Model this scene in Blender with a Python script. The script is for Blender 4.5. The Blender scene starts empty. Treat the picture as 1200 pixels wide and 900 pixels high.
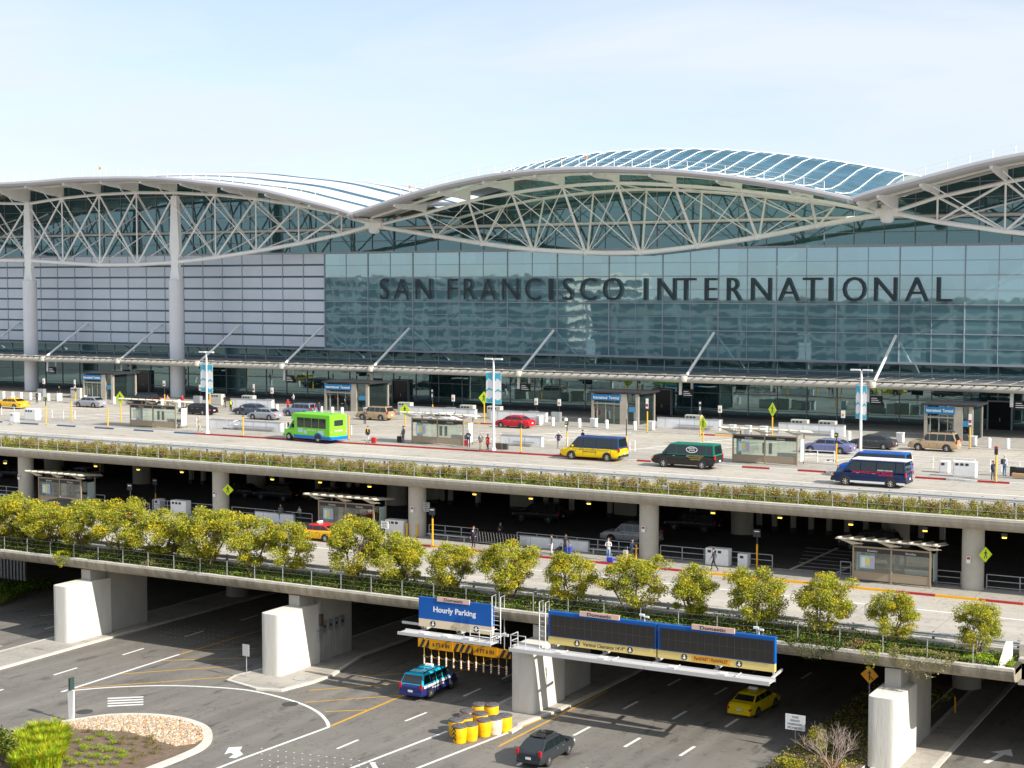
import bpy, bmesh, math, random
from mathutils import Vector, Matrix
R=math.radians; PI=math.pi
random.seed(7)
scn=bpy.context.scene; COL=scn.collection
# ---------------------------------------------------------------- camera (world: X along the terminal, Y towards it, Z up, metres)
F=1800.; PITCH=math.atan(113/F); PHI=math.atan(F/3189.); CZ=28.0
Z2,Z1=6.3,11.8            # arrivals road deck, departures road deck
cd=bpy.data.cameras.new('camera'); cam=bpy.data.objects.new('camera',cd); COL.objects.link(cam)
cd.sensor_width=36; cd.lens=F/1200*36; cd.clip_start=1; cd.clip_end=6000
cam.location=(0,0,CZ); cam.rotation_euler=(PI/2-PITCH,0,PHI); scn.camera=cam
FW=Vector((-math.sin(PHI)*math.cos(PITCH),math.cos(PHI)*math.cos(PITCH),-math.sin(PITCH)))
RT=Vector((math.cos(PHI),math.sin(PHI),0)); UP=RT.cross(FW)
def ray(x,y): return FW*F+RT*(x-600)+UP*(450-y)
def at(x,y,z=0.):
    "point of the level plane z seen at photo pixel x,y"
    r=ray(x,y); return Vector((0,0,CZ))+r*((z-CZ)/r.z)
def atY(x,y,Y):
    "point of the upright plane Y seen at photo pixel x,y"
    r=ray(x,y); return Vector((0,0,CZ))+r*(Y/r.y)
def colX(x,Y,z):
    "X of the point with given Y and z in photo column x"
    d=600.
    lo,hi=0.,1200.
    for _ in range(40):
        m=(lo+hi)/2
        if atY(x,m,Y).z>z: lo=m
        else: hi=m
    return atY(x,lo,Y).x
# ---------------------------------------------------------------- materials
MATS={}
def mat(name,c,rough=.6,metal=0.,var=0.,scale=2.,bump=0.,spec=.5,c2=None,bscale=None,stretch=None,coat=0.):
    if name in MATS: return MATS[name]
    m=bpy.data.materials.new(name); m.use_nodes=True; nt=m.node_tree; N=nt.nodes; L=nt.links
    b=N['Principled BSDF']; b.inputs['Base Color'].default_value=(*c,1); b.inputs['Roughness'].default_value=rough
    b.inputs['Metallic'].default_value=metal; b.inputs['Specular IOR Level'].default_value=spec
    if coat: b.inputs['Coat Weight'].default_value=coat; b.inputs['Coat Roughness'].default_value=.05
    if var or bump:
        tc=N.new('ShaderNodeTexCoord'); mp=N.new('ShaderNodeMapping'); L.new(tc.outputs['Object'],mp.inputs[0])
        if stretch: mp.inputs['Scale'].default_value=stretch
        no=N.new('ShaderNodeTexNoise'); no.inputs['Scale'].default_value=scale; no.inputs['Detail'].default_value=6; no.inputs['Roughness'].default_value=.6
        L.new(mp.outputs[0],no.inputs['Vector'])
        if var:
            cr=N.new('ShaderNodeValToRGB'); cr.color_ramp.elements[0].position=.3; cr.color_ramp.elements[1].position=.7
            a=[max(0,v*(1-var)) for v in c]; d=c2 or [min(1,v*(1+var)) for v in c]
            cr.color_ramp.elements[0].color=(*a,1); cr.color_ramp.elements[1].color=(*d,1)
            L.new(no.outputs['Fac'],cr.inputs[0]); L.new(cr.outputs[0],b.inputs['Base Color'])
        if bump:
            n2=N.new('ShaderNodeTexNoise'); n2.inputs['Scale'].default_value=bscale or scale*6; n2.inputs['Detail'].default_value=3
            L.new(mp.outputs[0],n2.inputs['Vector'])
            bp=N.new('ShaderNodeBump'); bp.inputs['Strength'].default_value=bump; bp.inputs['Distance'].default_value=.05
            L.new(n2.outputs['Fac'],bp.inputs['Height']); L.new(bp.outputs[0],b.inputs['Normal'])
    MATS[name]=m; return m
def emis(name,c,s):
    m=mat(name,c); b=m.node_tree.nodes['Principled BSDF']; b.inputs['Emission Color'].default_value=(*c,1); b.inputs['Emission Strength'].default_value=s; return m
def road_mat(name,c,streak,joint=None,dark=.6,spots=True):
    "road surface: large tone patches, tyre streaks along one axis, small dark stains, optional slab joints"
    m=bpy.data.materials.new(name); m.use_nodes=True; nt=m.node_tree; N=nt.nodes; L=nt.links
    b=N['Principled BSDF']; b.inputs['Roughness'].default_value=.85
    tc=N.new('ShaderNodeTexCoord')
    def noise(scale,sc,det=5,pos=(.35,.7)):
        mp=N.new('ShaderNodeMapping'); mp.inputs['Scale'].default_value=sc; L.new(tc.outputs['Object'],mp.inputs[0])
        no=N.new('ShaderNodeTexNoise'); no.inputs['Scale'].default_value=scale; no.inputs['Detail'].default_value=det; L.new(mp.outputs[0],no.inputs['Vector'])
        mr=N.new('ShaderNodeMapRange'); mr.inputs['From Min'].default_value=pos[0]; mr.inputs['From Max'].default_value=pos[1]; L.new(no.outputs['Fac'],mr.inputs['Value']); return mr.outputs[0]
    def mul(a,bv):
        mm=N.new('ShaderNodeMath'); mm.operation='MULTIPLY'; L.new(a,mm.inputs[0])
        if isinstance(bv,float): mm.inputs[1].default_value=bv
        else: L.new(bv,mm.inputs[1])
        return mm.outputs[0]
    def rng(a,lo,hi):
        mr=N.new('ShaderNodeMapRange'); L.new(a,mr.inputs['Value']); mr.inputs['To Min'].default_value=lo; mr.inputs['To Max'].default_value=hi; return mr.outputs[0]
    f=rng(noise(.12,(1,1,1)),.88,1.1)
    f=mul(f,rng(noise(.6,(.06,1.4,1) if streak=='x' else (1.4,.06,1)),dark+.18,1.06))
    f=mul(f,rng(noise(25,(1,1,1),2),.88,1.1))
    if spots: f=mul(f,rng(noise(.9,(.35,1.3,1) if streak=='x' else (1.3,.35,1),8,(.60,.68)),1.,dark))
    # hairline cracks and sealed joints: the narrow band where a slow noise crosses its middle
    for sc_,wd_ in ((.16,.0035),(.45,.0045)):
        cn=N.new('ShaderNodeTexNoise'); cn.inputs['Scale'].default_value=sc_; cn.inputs['Detail'].default_value=5; cn.inputs['Roughness'].default_value=.62; L.new(tc.outputs['Object'],cn.inputs['Vector'])
        cs=N.new('ShaderNodeMath'); cs.operation='COMPARE'; L.new(cn.outputs['Fac'],cs.inputs[0]); cs.inputs[1].default_value=.5; cs.inputs[2].default_value=wd_
        f=mul(f,rng(cs.outputs[0],1.,.72))
    if joint:
        for ax,per in joint:
            sp=N.new('ShaderNodeSeparateXYZ'); L.new(tc.outputs['Object'],sp.inputs[0])
            d=N.new('ShaderNodeMath'); d.operation='PINGPONG'; L.new(sp.outputs[ax],d.inputs[0]); d.inputs[1].default_value=per/2
            g=N.new('ShaderNodeMath'); g.operation='GREATER_THAN'; L.new(d.outputs[0],g.inputs[0]); g.inputs[1].default_value=.03
            f=mul(f,rng(g.outputs[0],.68,1.))
    cm=N.new('ShaderNodeMix'); cm.data_type='RGBA'; cm.blend_type='MULTIPLY'; cm.inputs[0].default_value=1
    cm.inputs[6].default_value=(*c,1); L.new(f,cm.inputs[7]); L.new(cm.outputs[2],b.inputs['Base Color'])
    bn=N.new('ShaderNodeTexNoise'); bn.inputs['Scale'].default_value=30; L.new(tc.outputs['Object'],bn.inputs['Vector'])
    bp=N.new('ShaderNodeBump'); bp.inputs['Strength'].default_value=.25; bp.inputs['Distance'].default_value=.02; L.new(bn.outputs['Fac'],bp.inputs['Height']); L.new(bp.outputs[0],b.inputs['Normal'])
    MATS[name]=m; return m
def glass_wall(name,tint,refl,dif,bump=.35,fac=.5):
    "mirror-coated curtain wall glass, each sheet slightly wavy"
    m=bpy.data.materials.new(name); m.use_nodes=True; nt=m.node_tree; N=nt.nodes; L=nt.links; N.clear()
    o=N.new('ShaderNodeOutputMaterial'); g=N.new('ShaderNodeBsdfGlossy'); d=N.new('ShaderNodeBsdfDiffuse'); mx=N.new('ShaderNodeMixShader')
    g.inputs['Color'].default_value=(*refl,1); g.inputs['Roughness'].default_value=.02
    tc=N.new('ShaderNodeTexCoord')
    # a sheet-by-sheet tone: cells as large as one pane
    sp=N.new('ShaderNodeSeparateXYZ'); L.new(tc.outputs['Object'],sp.inputs[0])
    def fl(out,per,off):
        a=N.new('ShaderNodeMath'); a.operation='ADD'; L.new(out,a.inputs[0]); a.inputs[1].default_value=off
        b_=N.new('ShaderNodeMath'); b_.operation='DIVIDE'; L.new(a.outputs[0],b_.inputs[0]); b_.inputs[1].default_value=per
        c_=N.new('ShaderNodeMath'); c_.operation='FLOOR'; L.new(b_.outputs[0],c_.inputs[0]); return c_.outputs[0]
    cx=N.new('ShaderNodeCombineXYZ'); L.new(fl(sp.outputs[0],3.735,130.7),cx.inputs[0]); L.new(fl(sp.outputs[2],1.69,-19.3+169),cx.inputs[2])
    wn=N.new('ShaderNodeTexWhiteNoise'); L.new(cx.outputs[0],wn.inputs['Vector'])
    mr=N.new('ShaderNodeMapRange'); L.new(wn.outputs['Value'],mr.inputs['Value']); mr.inputs['To Min'].default_value=.8; mr.inputs['To Max'].default_value=1.15
    cm=N.new('ShaderNodeMix'); cm.data_type='RGBA'; cm.blend_type='MULTIPLY'; cm.inputs[0].default_value=1; cm.inputs[6].default_value=(*dif,1); L.new(mr.outputs[0],cm.inputs[7]); L.new(cm.outputs[2],d.inputs['Color'])
    # waviness: noise that jumps from sheet to sheet
    va=N.new('ShaderNodeVectorMath'); va.operation='SCALE'; va.inputs['Scale'].default_value=3.1; L.new(wn.outputs['Color'],va.inputs[0])
    vb=N.new('ShaderNodeVectorMath'); vb.operation='ADD'; L.new(va.outputs[0],vb.inputs[0]); L.new(tc.outputs['Object'],vb.inputs[1])
    no=N.new('ShaderNodeTexNoise'); no.inputs['Scale'].default_value=.42; no.inputs['Detail'].default_value=1.2; L.new(vb.outputs[0],no.inputs['Vector'])
    bp=N.new('ShaderNodeBump'); bp.inputs['Strength'].default_value=bump; bp.inputs['Distance'].default_value=.18; L.new(no.outputs['Fac'],bp.inputs['Height'])
    L.new(bp.outputs[0],g.inputs['Normal'])
    mx.inputs[0].default_value=fac; L.new(d.outputs[0],mx.inputs[1]); L.new(g.outputs[0],mx.inputs[2]); L.new(mx.outputs[0],o.inputs[0])
    MATS[name]=m; return m
# ---------------------------------------------------------------- mesh helper
def rootloc(p):
    v=Vector((0,0,0))
    while p is not None: v+=p.location; p=p.parent
    return v
class MB:
    def __init__(s): s.v=[]; s.f=[]; s.m=[]; s.mats=[]; s.sm=[]
    def mi(s,m):
        if m is None: return 0
        if m not in s.mats: s.mats.append(m)
        return s.mats.index(m)
    def add(s,vs,fs,m=None,smooth=False):
        k=len(s.v); s.v+= [tuple(v) for v in vs]; i=s.mi(m)
        for f in fs: s.f.append([a+k for a in f]); s.m.append(i); s.sm.append(smooth)
        return s
    def box(s,x0,x1,y0,y1,z0,z1,m=None):
        vs=[(x0,y0,z0),(x1,y0,z0),(x1,y1,z0),(x0,y1,z0),(x0,y0,z1),(x1,y0,z1),(x1,y1,z1),(x0,y1,z1)]
        return s.add(vs,[(0,3,2,1),(4,5,6,7),(0,1,5,4),(1,2,6,5),(2,3,7,6),(3,0,4,7)],m)
    def quad(s,a,b,c,d,m=None): return s.add([a,b,c,d],[(0,1,2,3)],m)
    def bar(s,a,b,w,h,m=None):
        "square bar a to b, w sideways, h upright"
        a=Vector(a); b=Vector(b); d=(b-a).normalized(); up=Vector((0,0,1)) if abs(d.z)<.95 else Vector((0,1,0))
        r=d.cross(up).normalized()*w/2; u=r.cross(d).normalized()*h/2
        vs=[a-r-u,a+r-u,a+r+u,a-r+u,b-r-u,b+r-u,b+r+u,b-r+u]
        return s.add(vs,[(0,1,2,3),(7,6,5,4),(0,4,5,1),(1,5,6,2),(2,6,7,3),(3,7,4,0)],m)
    def tube(s,pts,r,n=8,m=None,cap=True,smooth=True):
        pts=[Vector(p) for p in pts]; rr=r if isinstance(r,(list,tuple)) else [r]*len(pts); rings=[]
        for i,p in enumerate(pts):
            d=(pts[min(i+1,len(pts)-1)]-pts[max(i-1,0)]).normalized()
            up=Vector((0,0,1)) if abs(d.z)<.9 else Vector((1,0,0))
            a=d.cross(up).normalized(); b=a.cross(d)
            rings.append([p+(a*math.cos(2*PI*k/n)+b*math.sin(2*PI*k/n))*rr[i] for k in range(n)])
        vs=[v for q in rings for v in q]; fs=[]
        for i in range(len(pts)-1):
            for k in range(n): fs.append((i*n+k,i*n+(k+1)%n,(i+1)*n+(k+1)%n,(i+1)*n+k))
        s.add(vs,fs,m,smooth)
        if cap: s.add(rings[0],[tuple(range(n))],m); s.add(rings[-1],[tuple(range(n))[::-1]],m)
        return s
    def prism(s,poly,z0,z1,m=None,sides=True,mtop=None):
        "plan polygon raised from z0 to z1"
        n=len(poly); a=sum(poly[i][0]*poly[(i+1)%n][1]-poly[(i+1)%n][0]*poly[i][1] for i in range(n))
        if a<0: poly=poly[::-1]
        bt=[(p[0],p[1],z0) for p in poly]; tp=[(p[0],p[1],z1) for p in poly]
        s.add(tp,[tuple(range(n))],mtop or m)
        if sides:
            s.add(bt,[tuple(range(n))[::-1]],m); s.add(bt+tp,[(i,(i+1)%n,n+(i+1)%n,n+i) for i in range(n)],m)
        return s
    def extr(s,poly,o,u,w,d,m=None):
        "outline poly (2D) in the plane o + a*u + b*w, thickened by vector d"
        o=Vector(o);u=Vector(u);w=Vector(w);d=Vector(d); n=len(poly)
        A=[o+u*p[0]+w*p[1] for p in poly]; B=[v+d for v in A]
        s.add(A,[tuple(range(n))],m); s.add(B,[tuple(range(n))[::-1]],m); s.add(A+B,[(i,n+i,n+(i+1)%n,(i+1)%n) for i in range(n)],m)
        return s
    def lathe(s,prof,c=(0,0,0),n=16,m=None,smooth=True):
        "profile [(r,z)] turned about the upright axis through c"
        vs=[(c[0]+r*math.cos(2*PI*k/n),c[1]+r*math.sin(2*PI*k/n),c[2]+z) for r,z in prof for k in range(n)]
        fs=[(i*n+k,i*n+(k+1)%n,(i+1)*n+(k+1)%n,(i+1)*n+k) for i in range(len(prof)-1) for k in range(n)]
        s.add(vs,fs,m,smooth); s.add(vs[-n:],[tuple(range(n))],m); s.add(vs[:n],[tuple(range(n))[::-1]],m); return s
    def split(s,name,m=None,parent=None,limit=100,**k):
        "every separate piece becomes a part of its own (past the limit the rest share one part)"
        par=list(range(len(s.v)))
        def fd(a):
            while par[a]!=a: par[a]=par[par[a]]; a=par[a]
            return a
        seen={}
        for i,v in enumerate(s.v):
            q=(round(v[0],3),round(v[1],3),round(v[2],3))
            if q in seen: par[fd(i)]=fd(seen[q])
            else: seen[q]=i
        for f in s.f:
            for a in f[1:]: par[fd(a)]=fd(f[0])
        gr={}
        for i,f in enumerate(s.f): gr.setdefault(fd(f[0]),[]).append(i)
        out=[]; gl=list(gr.values()); gl.sort(key=lambda g:-len(g))
        if len(gl)>limit: gl=gl[:limit-1]+[[i for g in gl[limit-1:] for i in g]]
        for g in gl:
            mb=MB(); mb.mats=s.mats[:]; ix={}
            for i in g:
                ff=[]
                for a in s.f[i]:
                    if a not in ix: ix[a]=len(mb.v); mb.v.append(s.v[a])
                    ff.append(ix[a])
                mb.f.append(ff); mb.m.append(s.m[i]); mb.sm.append(s.sm[i])
            o=mb.build(name,m,parent,**k); out.append(o)
        if len(gr)>limit: out[-1]['kind']='stuff'
        return out
    def build(s,name,m=None,parent=None,bevel=0.,fix=False,seg=2):
        me=bpy.data.meshes.new(name); o=Vector((0,0,0)) if parent is None else rootloc(parent)
        s2=[(v[0]-o.x,v[1]-o.y,v[2]-o.z) for v in s.v]
        me.from_pydata(s2,[],s.f)
        ms=s.mats[:]
        if not ms: ms=[m]
        for q in ms: me.materials.append(q)
        me.polygons.foreach_set('material_index',s.m); me.polygons.foreach_set('use_smooth',s.sm); me.update()
        if bevel or fix:
            bm=bmesh.new(); bm.from_mesh(me)
            bmesh.ops.remove_doubles(bm,verts=bm.verts,dist=.0004)
            if fix: bmesh.ops.recalc_face_normals(bm,faces=bm.faces)
            if bevel:
                es=[e for e in bm.edges if len(e.link_faces)==2 and e.calc_face_angle(0)>.35]
                bmesh.ops.bevel(bm,geom=es,offset=bevel,segments=seg,affect='EDGES',profile=.6,clamp_overlap=True)
            bm.to_mesh(me); bm.free()
        ob=bpy.data.objects.new(name,me); COL.objects.link(ob)
        if parent is not None: ob.parent=parent
        return ob
def thing(name,label,cat,loc=(0,0,0),rz=0.,group=None):
    o=bpy.data.objects.new(name,None); COL.objects.link(o); o.location=loc; o.rotation_euler=(0,0,rz); o.empty_display_size=.3
    o['label']=label; o['category']=cat
    if group: o['group']=group
    return o
def tag(o,label,cat,group=None,kind=None):
    o['label']=label; o['category']=cat
    if group: o['group']=group
    if kind: o['kind']=kind
    return o
def struct(mb,name,m=None,label=None,cat=None,**k):
    o=mb.build(name,m,None,**k); o['kind']='structure'; o['label']=label or name.replace('_',' '); o['category']=cat or name.split('_')[-1]; return o
def kids(o): return KIDS.get(o.name) or [c for c in bpy.data.objects if c.parent==o]
KIDS={}
def dup(root,loc,rz=0.,label=None,group=None,scale=None):
    "copy of a thing with copies of its parts and their parts"
    r=root.copy(); COL.objects.link(r); r.location=loc; r.rotation_euler=(0,0,rz)
    if scale: r.scale=scale if isinstance(scale,tuple) else (scale,)*3
    if label: r['label']=label
    if group: r['group']=group
    def rec(src,dst):
        if src.name not in KIDS: KIDS[src.name]=[c for c in bpy.data.objects if c.parent==src]
        for c in KIDS[src.name]:
            d=c.copy(); COL.objects.link(d); d.parent=dst; rec(c,d)
    rec(root,r); return r
_used=set()
class Once:
    "first placement moves the prototype itself, later ones copy it"
    def __init__(s,o): s.o=o; s.first=True
    def put(s,loc,rz=0.,label=None,group=None,scale=None):
        if s.first:
            s.first=False; o=s.o; o.location=loc; o.rotation_euler=(0,0,rz)
            if scale: o.scale=scale if isinstance(scale,tuple) else (scale,)*3
            if label: o['label']=label
            if group: o['group']=group
            return o
        return dup(s.o,loc,rz,label,group,scale)
def text_mb(body,size=1.,extr=.01,bold=0.,xs=1.,spacing=1.,align='CENTER'):
    "lettering as mesh data in its own XY plane"
    c=bpy.data.curves.new('lettering','FONT'); c.body=body; c.size=size; c.extrude=extr; c.offset=bold; c.align_x=align; c.space_character=spacing; c.resolution_u=3
    o=bpy.data.objects.new('lettering',c); COL.objects.link(o)
    dg=bpy.context.evaluated_depsgraph_get(); me=bpy.data.meshes.new_from_object(o.evaluated_get(dg))
    bpy.data.objects.remove(o); vs=[v.co.copy() for v in me.vertices]; fs=[tuple(p.vertices) for p in me.polygons]
    bpy.data.meshes.remove(me); return vs,fs
def put_text(mb,body,o,u,w,size,m=None,extr=.01,bold=0.,spacing=1.,fit=None,align='CENTER'):
    "lettering placed at o with reading direction u and up direction w; fit=(width,height) stretches it"
    vs,fs=text_mb(body,size,extr,bold,spacing=spacing,align=align); o=Vector(o);u=Vector(u).normalized();w=Vector(w).normalized();n=u.cross(w)
    if fit and vs:
        x0=min(v.x for v in vs);x1=max(v.x for v in vs);y0=min(v.y for v in vs);y1=max(v.y for v in vs)
        for v in vs: v.x=(v.x-(x0+x1)/2)/(x1-x0)*fit[0]; v.y=(v.y-(y0+y1)/2)/(y1-y0)*fit[1]
    mb.add([o+u*v.x+w*v.y+n*v.z for v in vs],fs,m); return mb
# common materials
WHITE=mat('white_paint',(.78,.78,.78),.5,var=.05,scale=3)
STEEL=mat('painted_steel',(.62,.61,.6),.45,var=.06,scale=1.5)
GALV=mat('galvanised_steel',(.42,.44,.46),.45,metal=.5,var=.1,scale=4)
DARK=mat('dark_metal',(.03,.03,.035),.5)
BLACK=mat('black_rubber',(.015,.015,.016),.8)
CONC=mat('concrete',(.40,.375,.33),.85,var=.12,scale=.7,bump=.3,bscale=9)
CONCL=mat('pale_concrete',(.62,.6,.56),.8,var=.07,scale=.6,bump=.2,bscale=9)
SIDEW=road_mat('pavement_concrete',(.40,.375,.33),'x',[(0,3.),(1,3.)],.75)
YEL=mat('yellow_paint',(.85,.42,.01),.45)
RED=mat('red_paint',(.42,.03,.03),.6,var=.2,scale=3)
# ---------------------------------------------------------------- light and sky
SD=Vector((1.6,-.22,1.)).normalized(); ELV=math.asin(SD.z); AZ=math.atan2(SD.x,SD.y)
w=bpy.data.worlds.new('World'); scn.world=w; w.use_nodes=True; nt=w.node_tree; N=nt.nodes; L=nt.links
bg=N['Background']; sky=N.new('ShaderNodeTexSky'); sky.sky_type='NISHITA'; sky.sun_disc=False; sky.sun_elevation=ELV; sky.sun_rotation=AZ
sky.altitude=0; sky.air_density=1.; sky.dust_density=.5; sky.ozone_density=1.5
tc=N.new('ShaderNodeTexCoord'); mp=N.new('ShaderNodeMapping'); mp.inputs['Scale'].default_value=(1,1,5.5); mp.inputs['Location'].default_value=(.8,.3,0); L.new(tc.outputs['Generated'],mp.inputs[0])
no=N.new('ShaderNodeTexNoise'); no.inputs['Scale'].default_value=2.6; no.inputs['Detail'].default_value=7; no.inputs['Roughness'].default_value=.55; no.inputs['Distortion'].default_value=.5; L.new(mp.outputs[0],no.inputs['Vector'])
cr=N.new('ShaderNodeValToRGB'); cr.color_ramp.elements[0].position=.38; cr.color_ramp.elements[1].position=.64; cr.color_ramp.elements[0].color=(.42,.42,.42,1); cr.color_ramp.elements[1].color=(.97,.97,.97,1); L.new(no.outputs['Fac'],cr.inputs[0])
mx=N.new('ShaderNodeMix'); mx.data_type='RGBA'; L.new(cr.outputs[0],mx.inputs[0]); L.new(sky.outputs[0],mx.inputs[6]); mx.inputs[7].default_value=(5.05,5.5,6.1,1)
L.new(mx.outputs[2],bg.inputs[0]); bg.inputs[1].default_value=.115
sl=bpy.data.lights.new('sun','SUN'); sl.energy=5.0; sl.angle=R(.55); sl.color=(1,.93,.82); so=bpy.data.objects.new('sun',sl); COL.objects.link(so)
so.rotation_euler=SD.to_track_quat('Z','Y').to_euler(); so.location=(200,-40,160)
scn.view_settings.view_transform='Standard'; scn.view_settings.look='None'; scn.view_settings.exposure=.55; scn.view_settings.gamma=1
scn.render.engine='CYCLES'; scn.cycles.max_bounces=8; scn.cycles.transmission_bounces=6; scn.cycles.transparent_max_bounces=12
# ---------------------------------------------------------------- ground level
ASPH=road_mat('asphalt',(.205,.19,.168),'y',None,.6)
MARK=mat('road_paint_white',(.72,.72,.70),.7,var=.12,scale=6)
MARKY=mat('road_paint_yellow',(.62,.33,.02),.7,var=.15,scale=6)
g=MB(); g.quad((-2500,-2500,0),(2500,-2500,0),(2500,2500,0),(-2500,2500,0)); struct(g,'ground',ASPH,'grey asphalt ground under and around the decks')
KERB=mat('kerb_concrete',(.56,.53,.47),.85,var=.12,scale=1.5)
def P(pts,z=0.): return [tuple(at(x,y,z)[:2]) for x,y in pts]
def kerbed(name,poly,label,m=None,h=.14,kw=.3):
    "raised pavement with a kerb stone round it"
    c=Vector((sum(p[0] for p in poly)/len(poly),sum(p[1] for p in poly)/len(poly)))
    n=len(poly); a=sum(poly[i][0]*poly[(i+1)%n][1]-poly[(i+1)%n][0]*poly[i][1] for i in range(n))
    if a<0: poly=poly[::-1]
    inner=[]
    for i in range(n):
        p0=Vector(poly[i-1]);p=Vector(poly[i]);p1=Vector(poly[(i+1)%n])
        d0=(p-p0).normalized(); d1=(p1-p).normalized(); nn=Vector((-(d0.y+d1.y),(d0.x+d1.x))); 
        nn=nn.normalized() if nn.length>.01 else Vector((-d0.y,d0.x)); s_=max(.4,nn.dot(Vector((-d0.y,d0.x))))
        inner.append(tuple(p+nn*kw/s_))
    mb=MB(); vs=[(p[0],p[1],0) for p in poly]+[(p[0],p[1],h) for p in poly]+[(p[0],p[1],h) for p in inner]
    mb.add(vs,[(i,(i+1)%n,n+(i+1)%n,n+i) for i in range(n)]+[(n+i,n+(i+1)%n,2*n+(i+1)%n,2*n+i) for i in range(n)],KERB)
    mb.add([(p[0],p[1],h-.004) for p in inner],[tuple(range(n))],m or SIDEW)
    return struct(mb,name,None,label,'pavement')
kerbed('pavement',[(-93.9,68),(-91.6,82),(-91.9,130),(-92.,176),(-87.3,176),(-87.5,92),(-87.35,78.5),(-86.8,68)],'long paved median carrying the leftmost pier')
kerbed('pavement',P([(265,799),(275,793),(300,787),(345,775)])+[(-70.9,95),(-70.9,176),(-66.3,176),(-66.5,95)]+P([(392,792),(368,801),(330,811),(300,809)]),'paved median with rounded end carrying the second pier from the left')
kerbed('pavement',[(-50.8,86.0),(-50.9,95),(-50.9,176),(-46.2,176),(-46.2,95),(-46.3,90),(-47.0,84.6)]+P([(612,853),(600,860),(588,856)]),'paved median carrying the pier beside the gantry signs')
kerbed('pavement',[(-22.6,62),(-21.4,80),(-21.6,90),(-21.6,176),(-24.,176),(-24.,91),(-25.,88),(-25.,62)],'narrow pavement right of the bright pier at the right')
# planted strip left of the right-hand pier
SOIL=mat('soil',(.16,.11,.075),.95,var=.3,scale=3,bump=.5,bscale=20)
g=MB(); pl=[(-31.4,60),(-30.3,84),(-30.2,176),(-24.3,176),(-25.4,90),(-25.3,60)]; g.prism(pl,0,.16,KERB,mtop=SOIL); struct(g,'planting_strip',None,'planted strip between the tunnel road and the right pier','ground')
# markings: thin sheets 4-8 mm above the asphalt
def line(mb,a,b,w,z=.006,m=None):
    a=Vector((a[0],a[1],z));b=Vector((b[0],b[1],z)); n=Vector((-(b-a).y,(b-a).x,0)).normalized()*w/2
    mb.quad(a-n,b-n,b+n,a+n,m) if True else 0
def poly_line(mb,pts,w,z=.006,m=None):
    pts=[Vector((p[0],p[1])) for p in pts]; ns=[]
    for i in range(len(pts)):
        d=(pts[min(i+1,len(pts)-1)]-pts[max(i-1,0)]).normalized(); ns.append(Vector((-d.y,d.x))*w/2)
    A=[p-n for p,n in zip(pts,ns)];B=[p+n for p,n in zip(pts,ns)]
    for i in range(len(pts)-1): mb.quad((*A[i],z),(*A[i+1],z),(*B[i+1],z),(*B[i],z),m)
def smooth(pts,k=6):
    out=[]; P_=[Vector(p) for p in pts]
    for i in range(len(P_)-1):
        a=P_[max(i-1,0)];b=P_[i];c=P_[i+1];d=P_[min(i+2,len(P_)-1)]
        for j in range(k):
            t=j/k; out.append(.5*((2*b)+(c-a)*t+(2*a-5*b+4*c-d)*t*t+(-a+3*b-3*c+d)*t**3))
    out.append(P_[-1]); return out
mk=MB(); W_=.2
for x in (-43.15,-39.35,-35.7):
    for y in range(63,170,7): 
        sft={-43.15:0,-39.35:-.6,-35.7:-.6}[x]
        line(mk,(x+(.03*(y-84)*.6),y+.3+sft),(x+.03*.6*(y-82),y+2.5+sft),.22)
for y0 in (58.2,65,72,79,86,93,100,107,114): line(mk,(-82.8,y0+.2),(-82.9,y0+2.6),.22)
for a in ((395,877.5,420,867),(475,845,500,835),(543,816,563,807),(588,796,600,790)):
    line(mk,at(a[0],a[1]),at(a[2],a[3]),.2)
for pts in ([(0,757.5),(2,757)],[(47,722),(67,719)],[(52,737),(68,733)]): line(mk,at(*pts[0]),at(*pts[1]),.16)
line(mk,at(72,811),at(210,767),.26); 
poly_line(mk,smooth(P([(86,809),(140,805),(200,803.5),(260,806),(300,810.5),(345,822),(370,833),(382,844),(385.5,852)])),.24)
line(mk,at(385.5,852),at(280,890.5),.22); line(mk,at(280,890.5),at(200,922),.22)
line(mk,at(416,898.5),at(524,857),.22); line(mk,at(491,899.5),at(602,856),.22); line(mk,at(416,898.5),at(360,922),.2); line(mk,at(491,899.5),at(440,922),.2)
line(mk,at(436,893.5),at(443,905),.3)
for k in range(4): # word painted on the road, worn to bars
    line(mk,at(126,818.5+k*3),at(168,816.8+k*2.9),.3)
for (cx,cy) in ((0,0),):
    for r in range(4):
        for c in range(16):
            p=at(188+c*5.6,730+r*5+c*.8+ (c//5)*.0); line(mk,p,(p.x+.1,p.y,0),.09)
            p=at(306+c*9.5,877+r*6.5+c*1.2); line(mk,p,(p.x+.1,p.y,0),.09)
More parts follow.
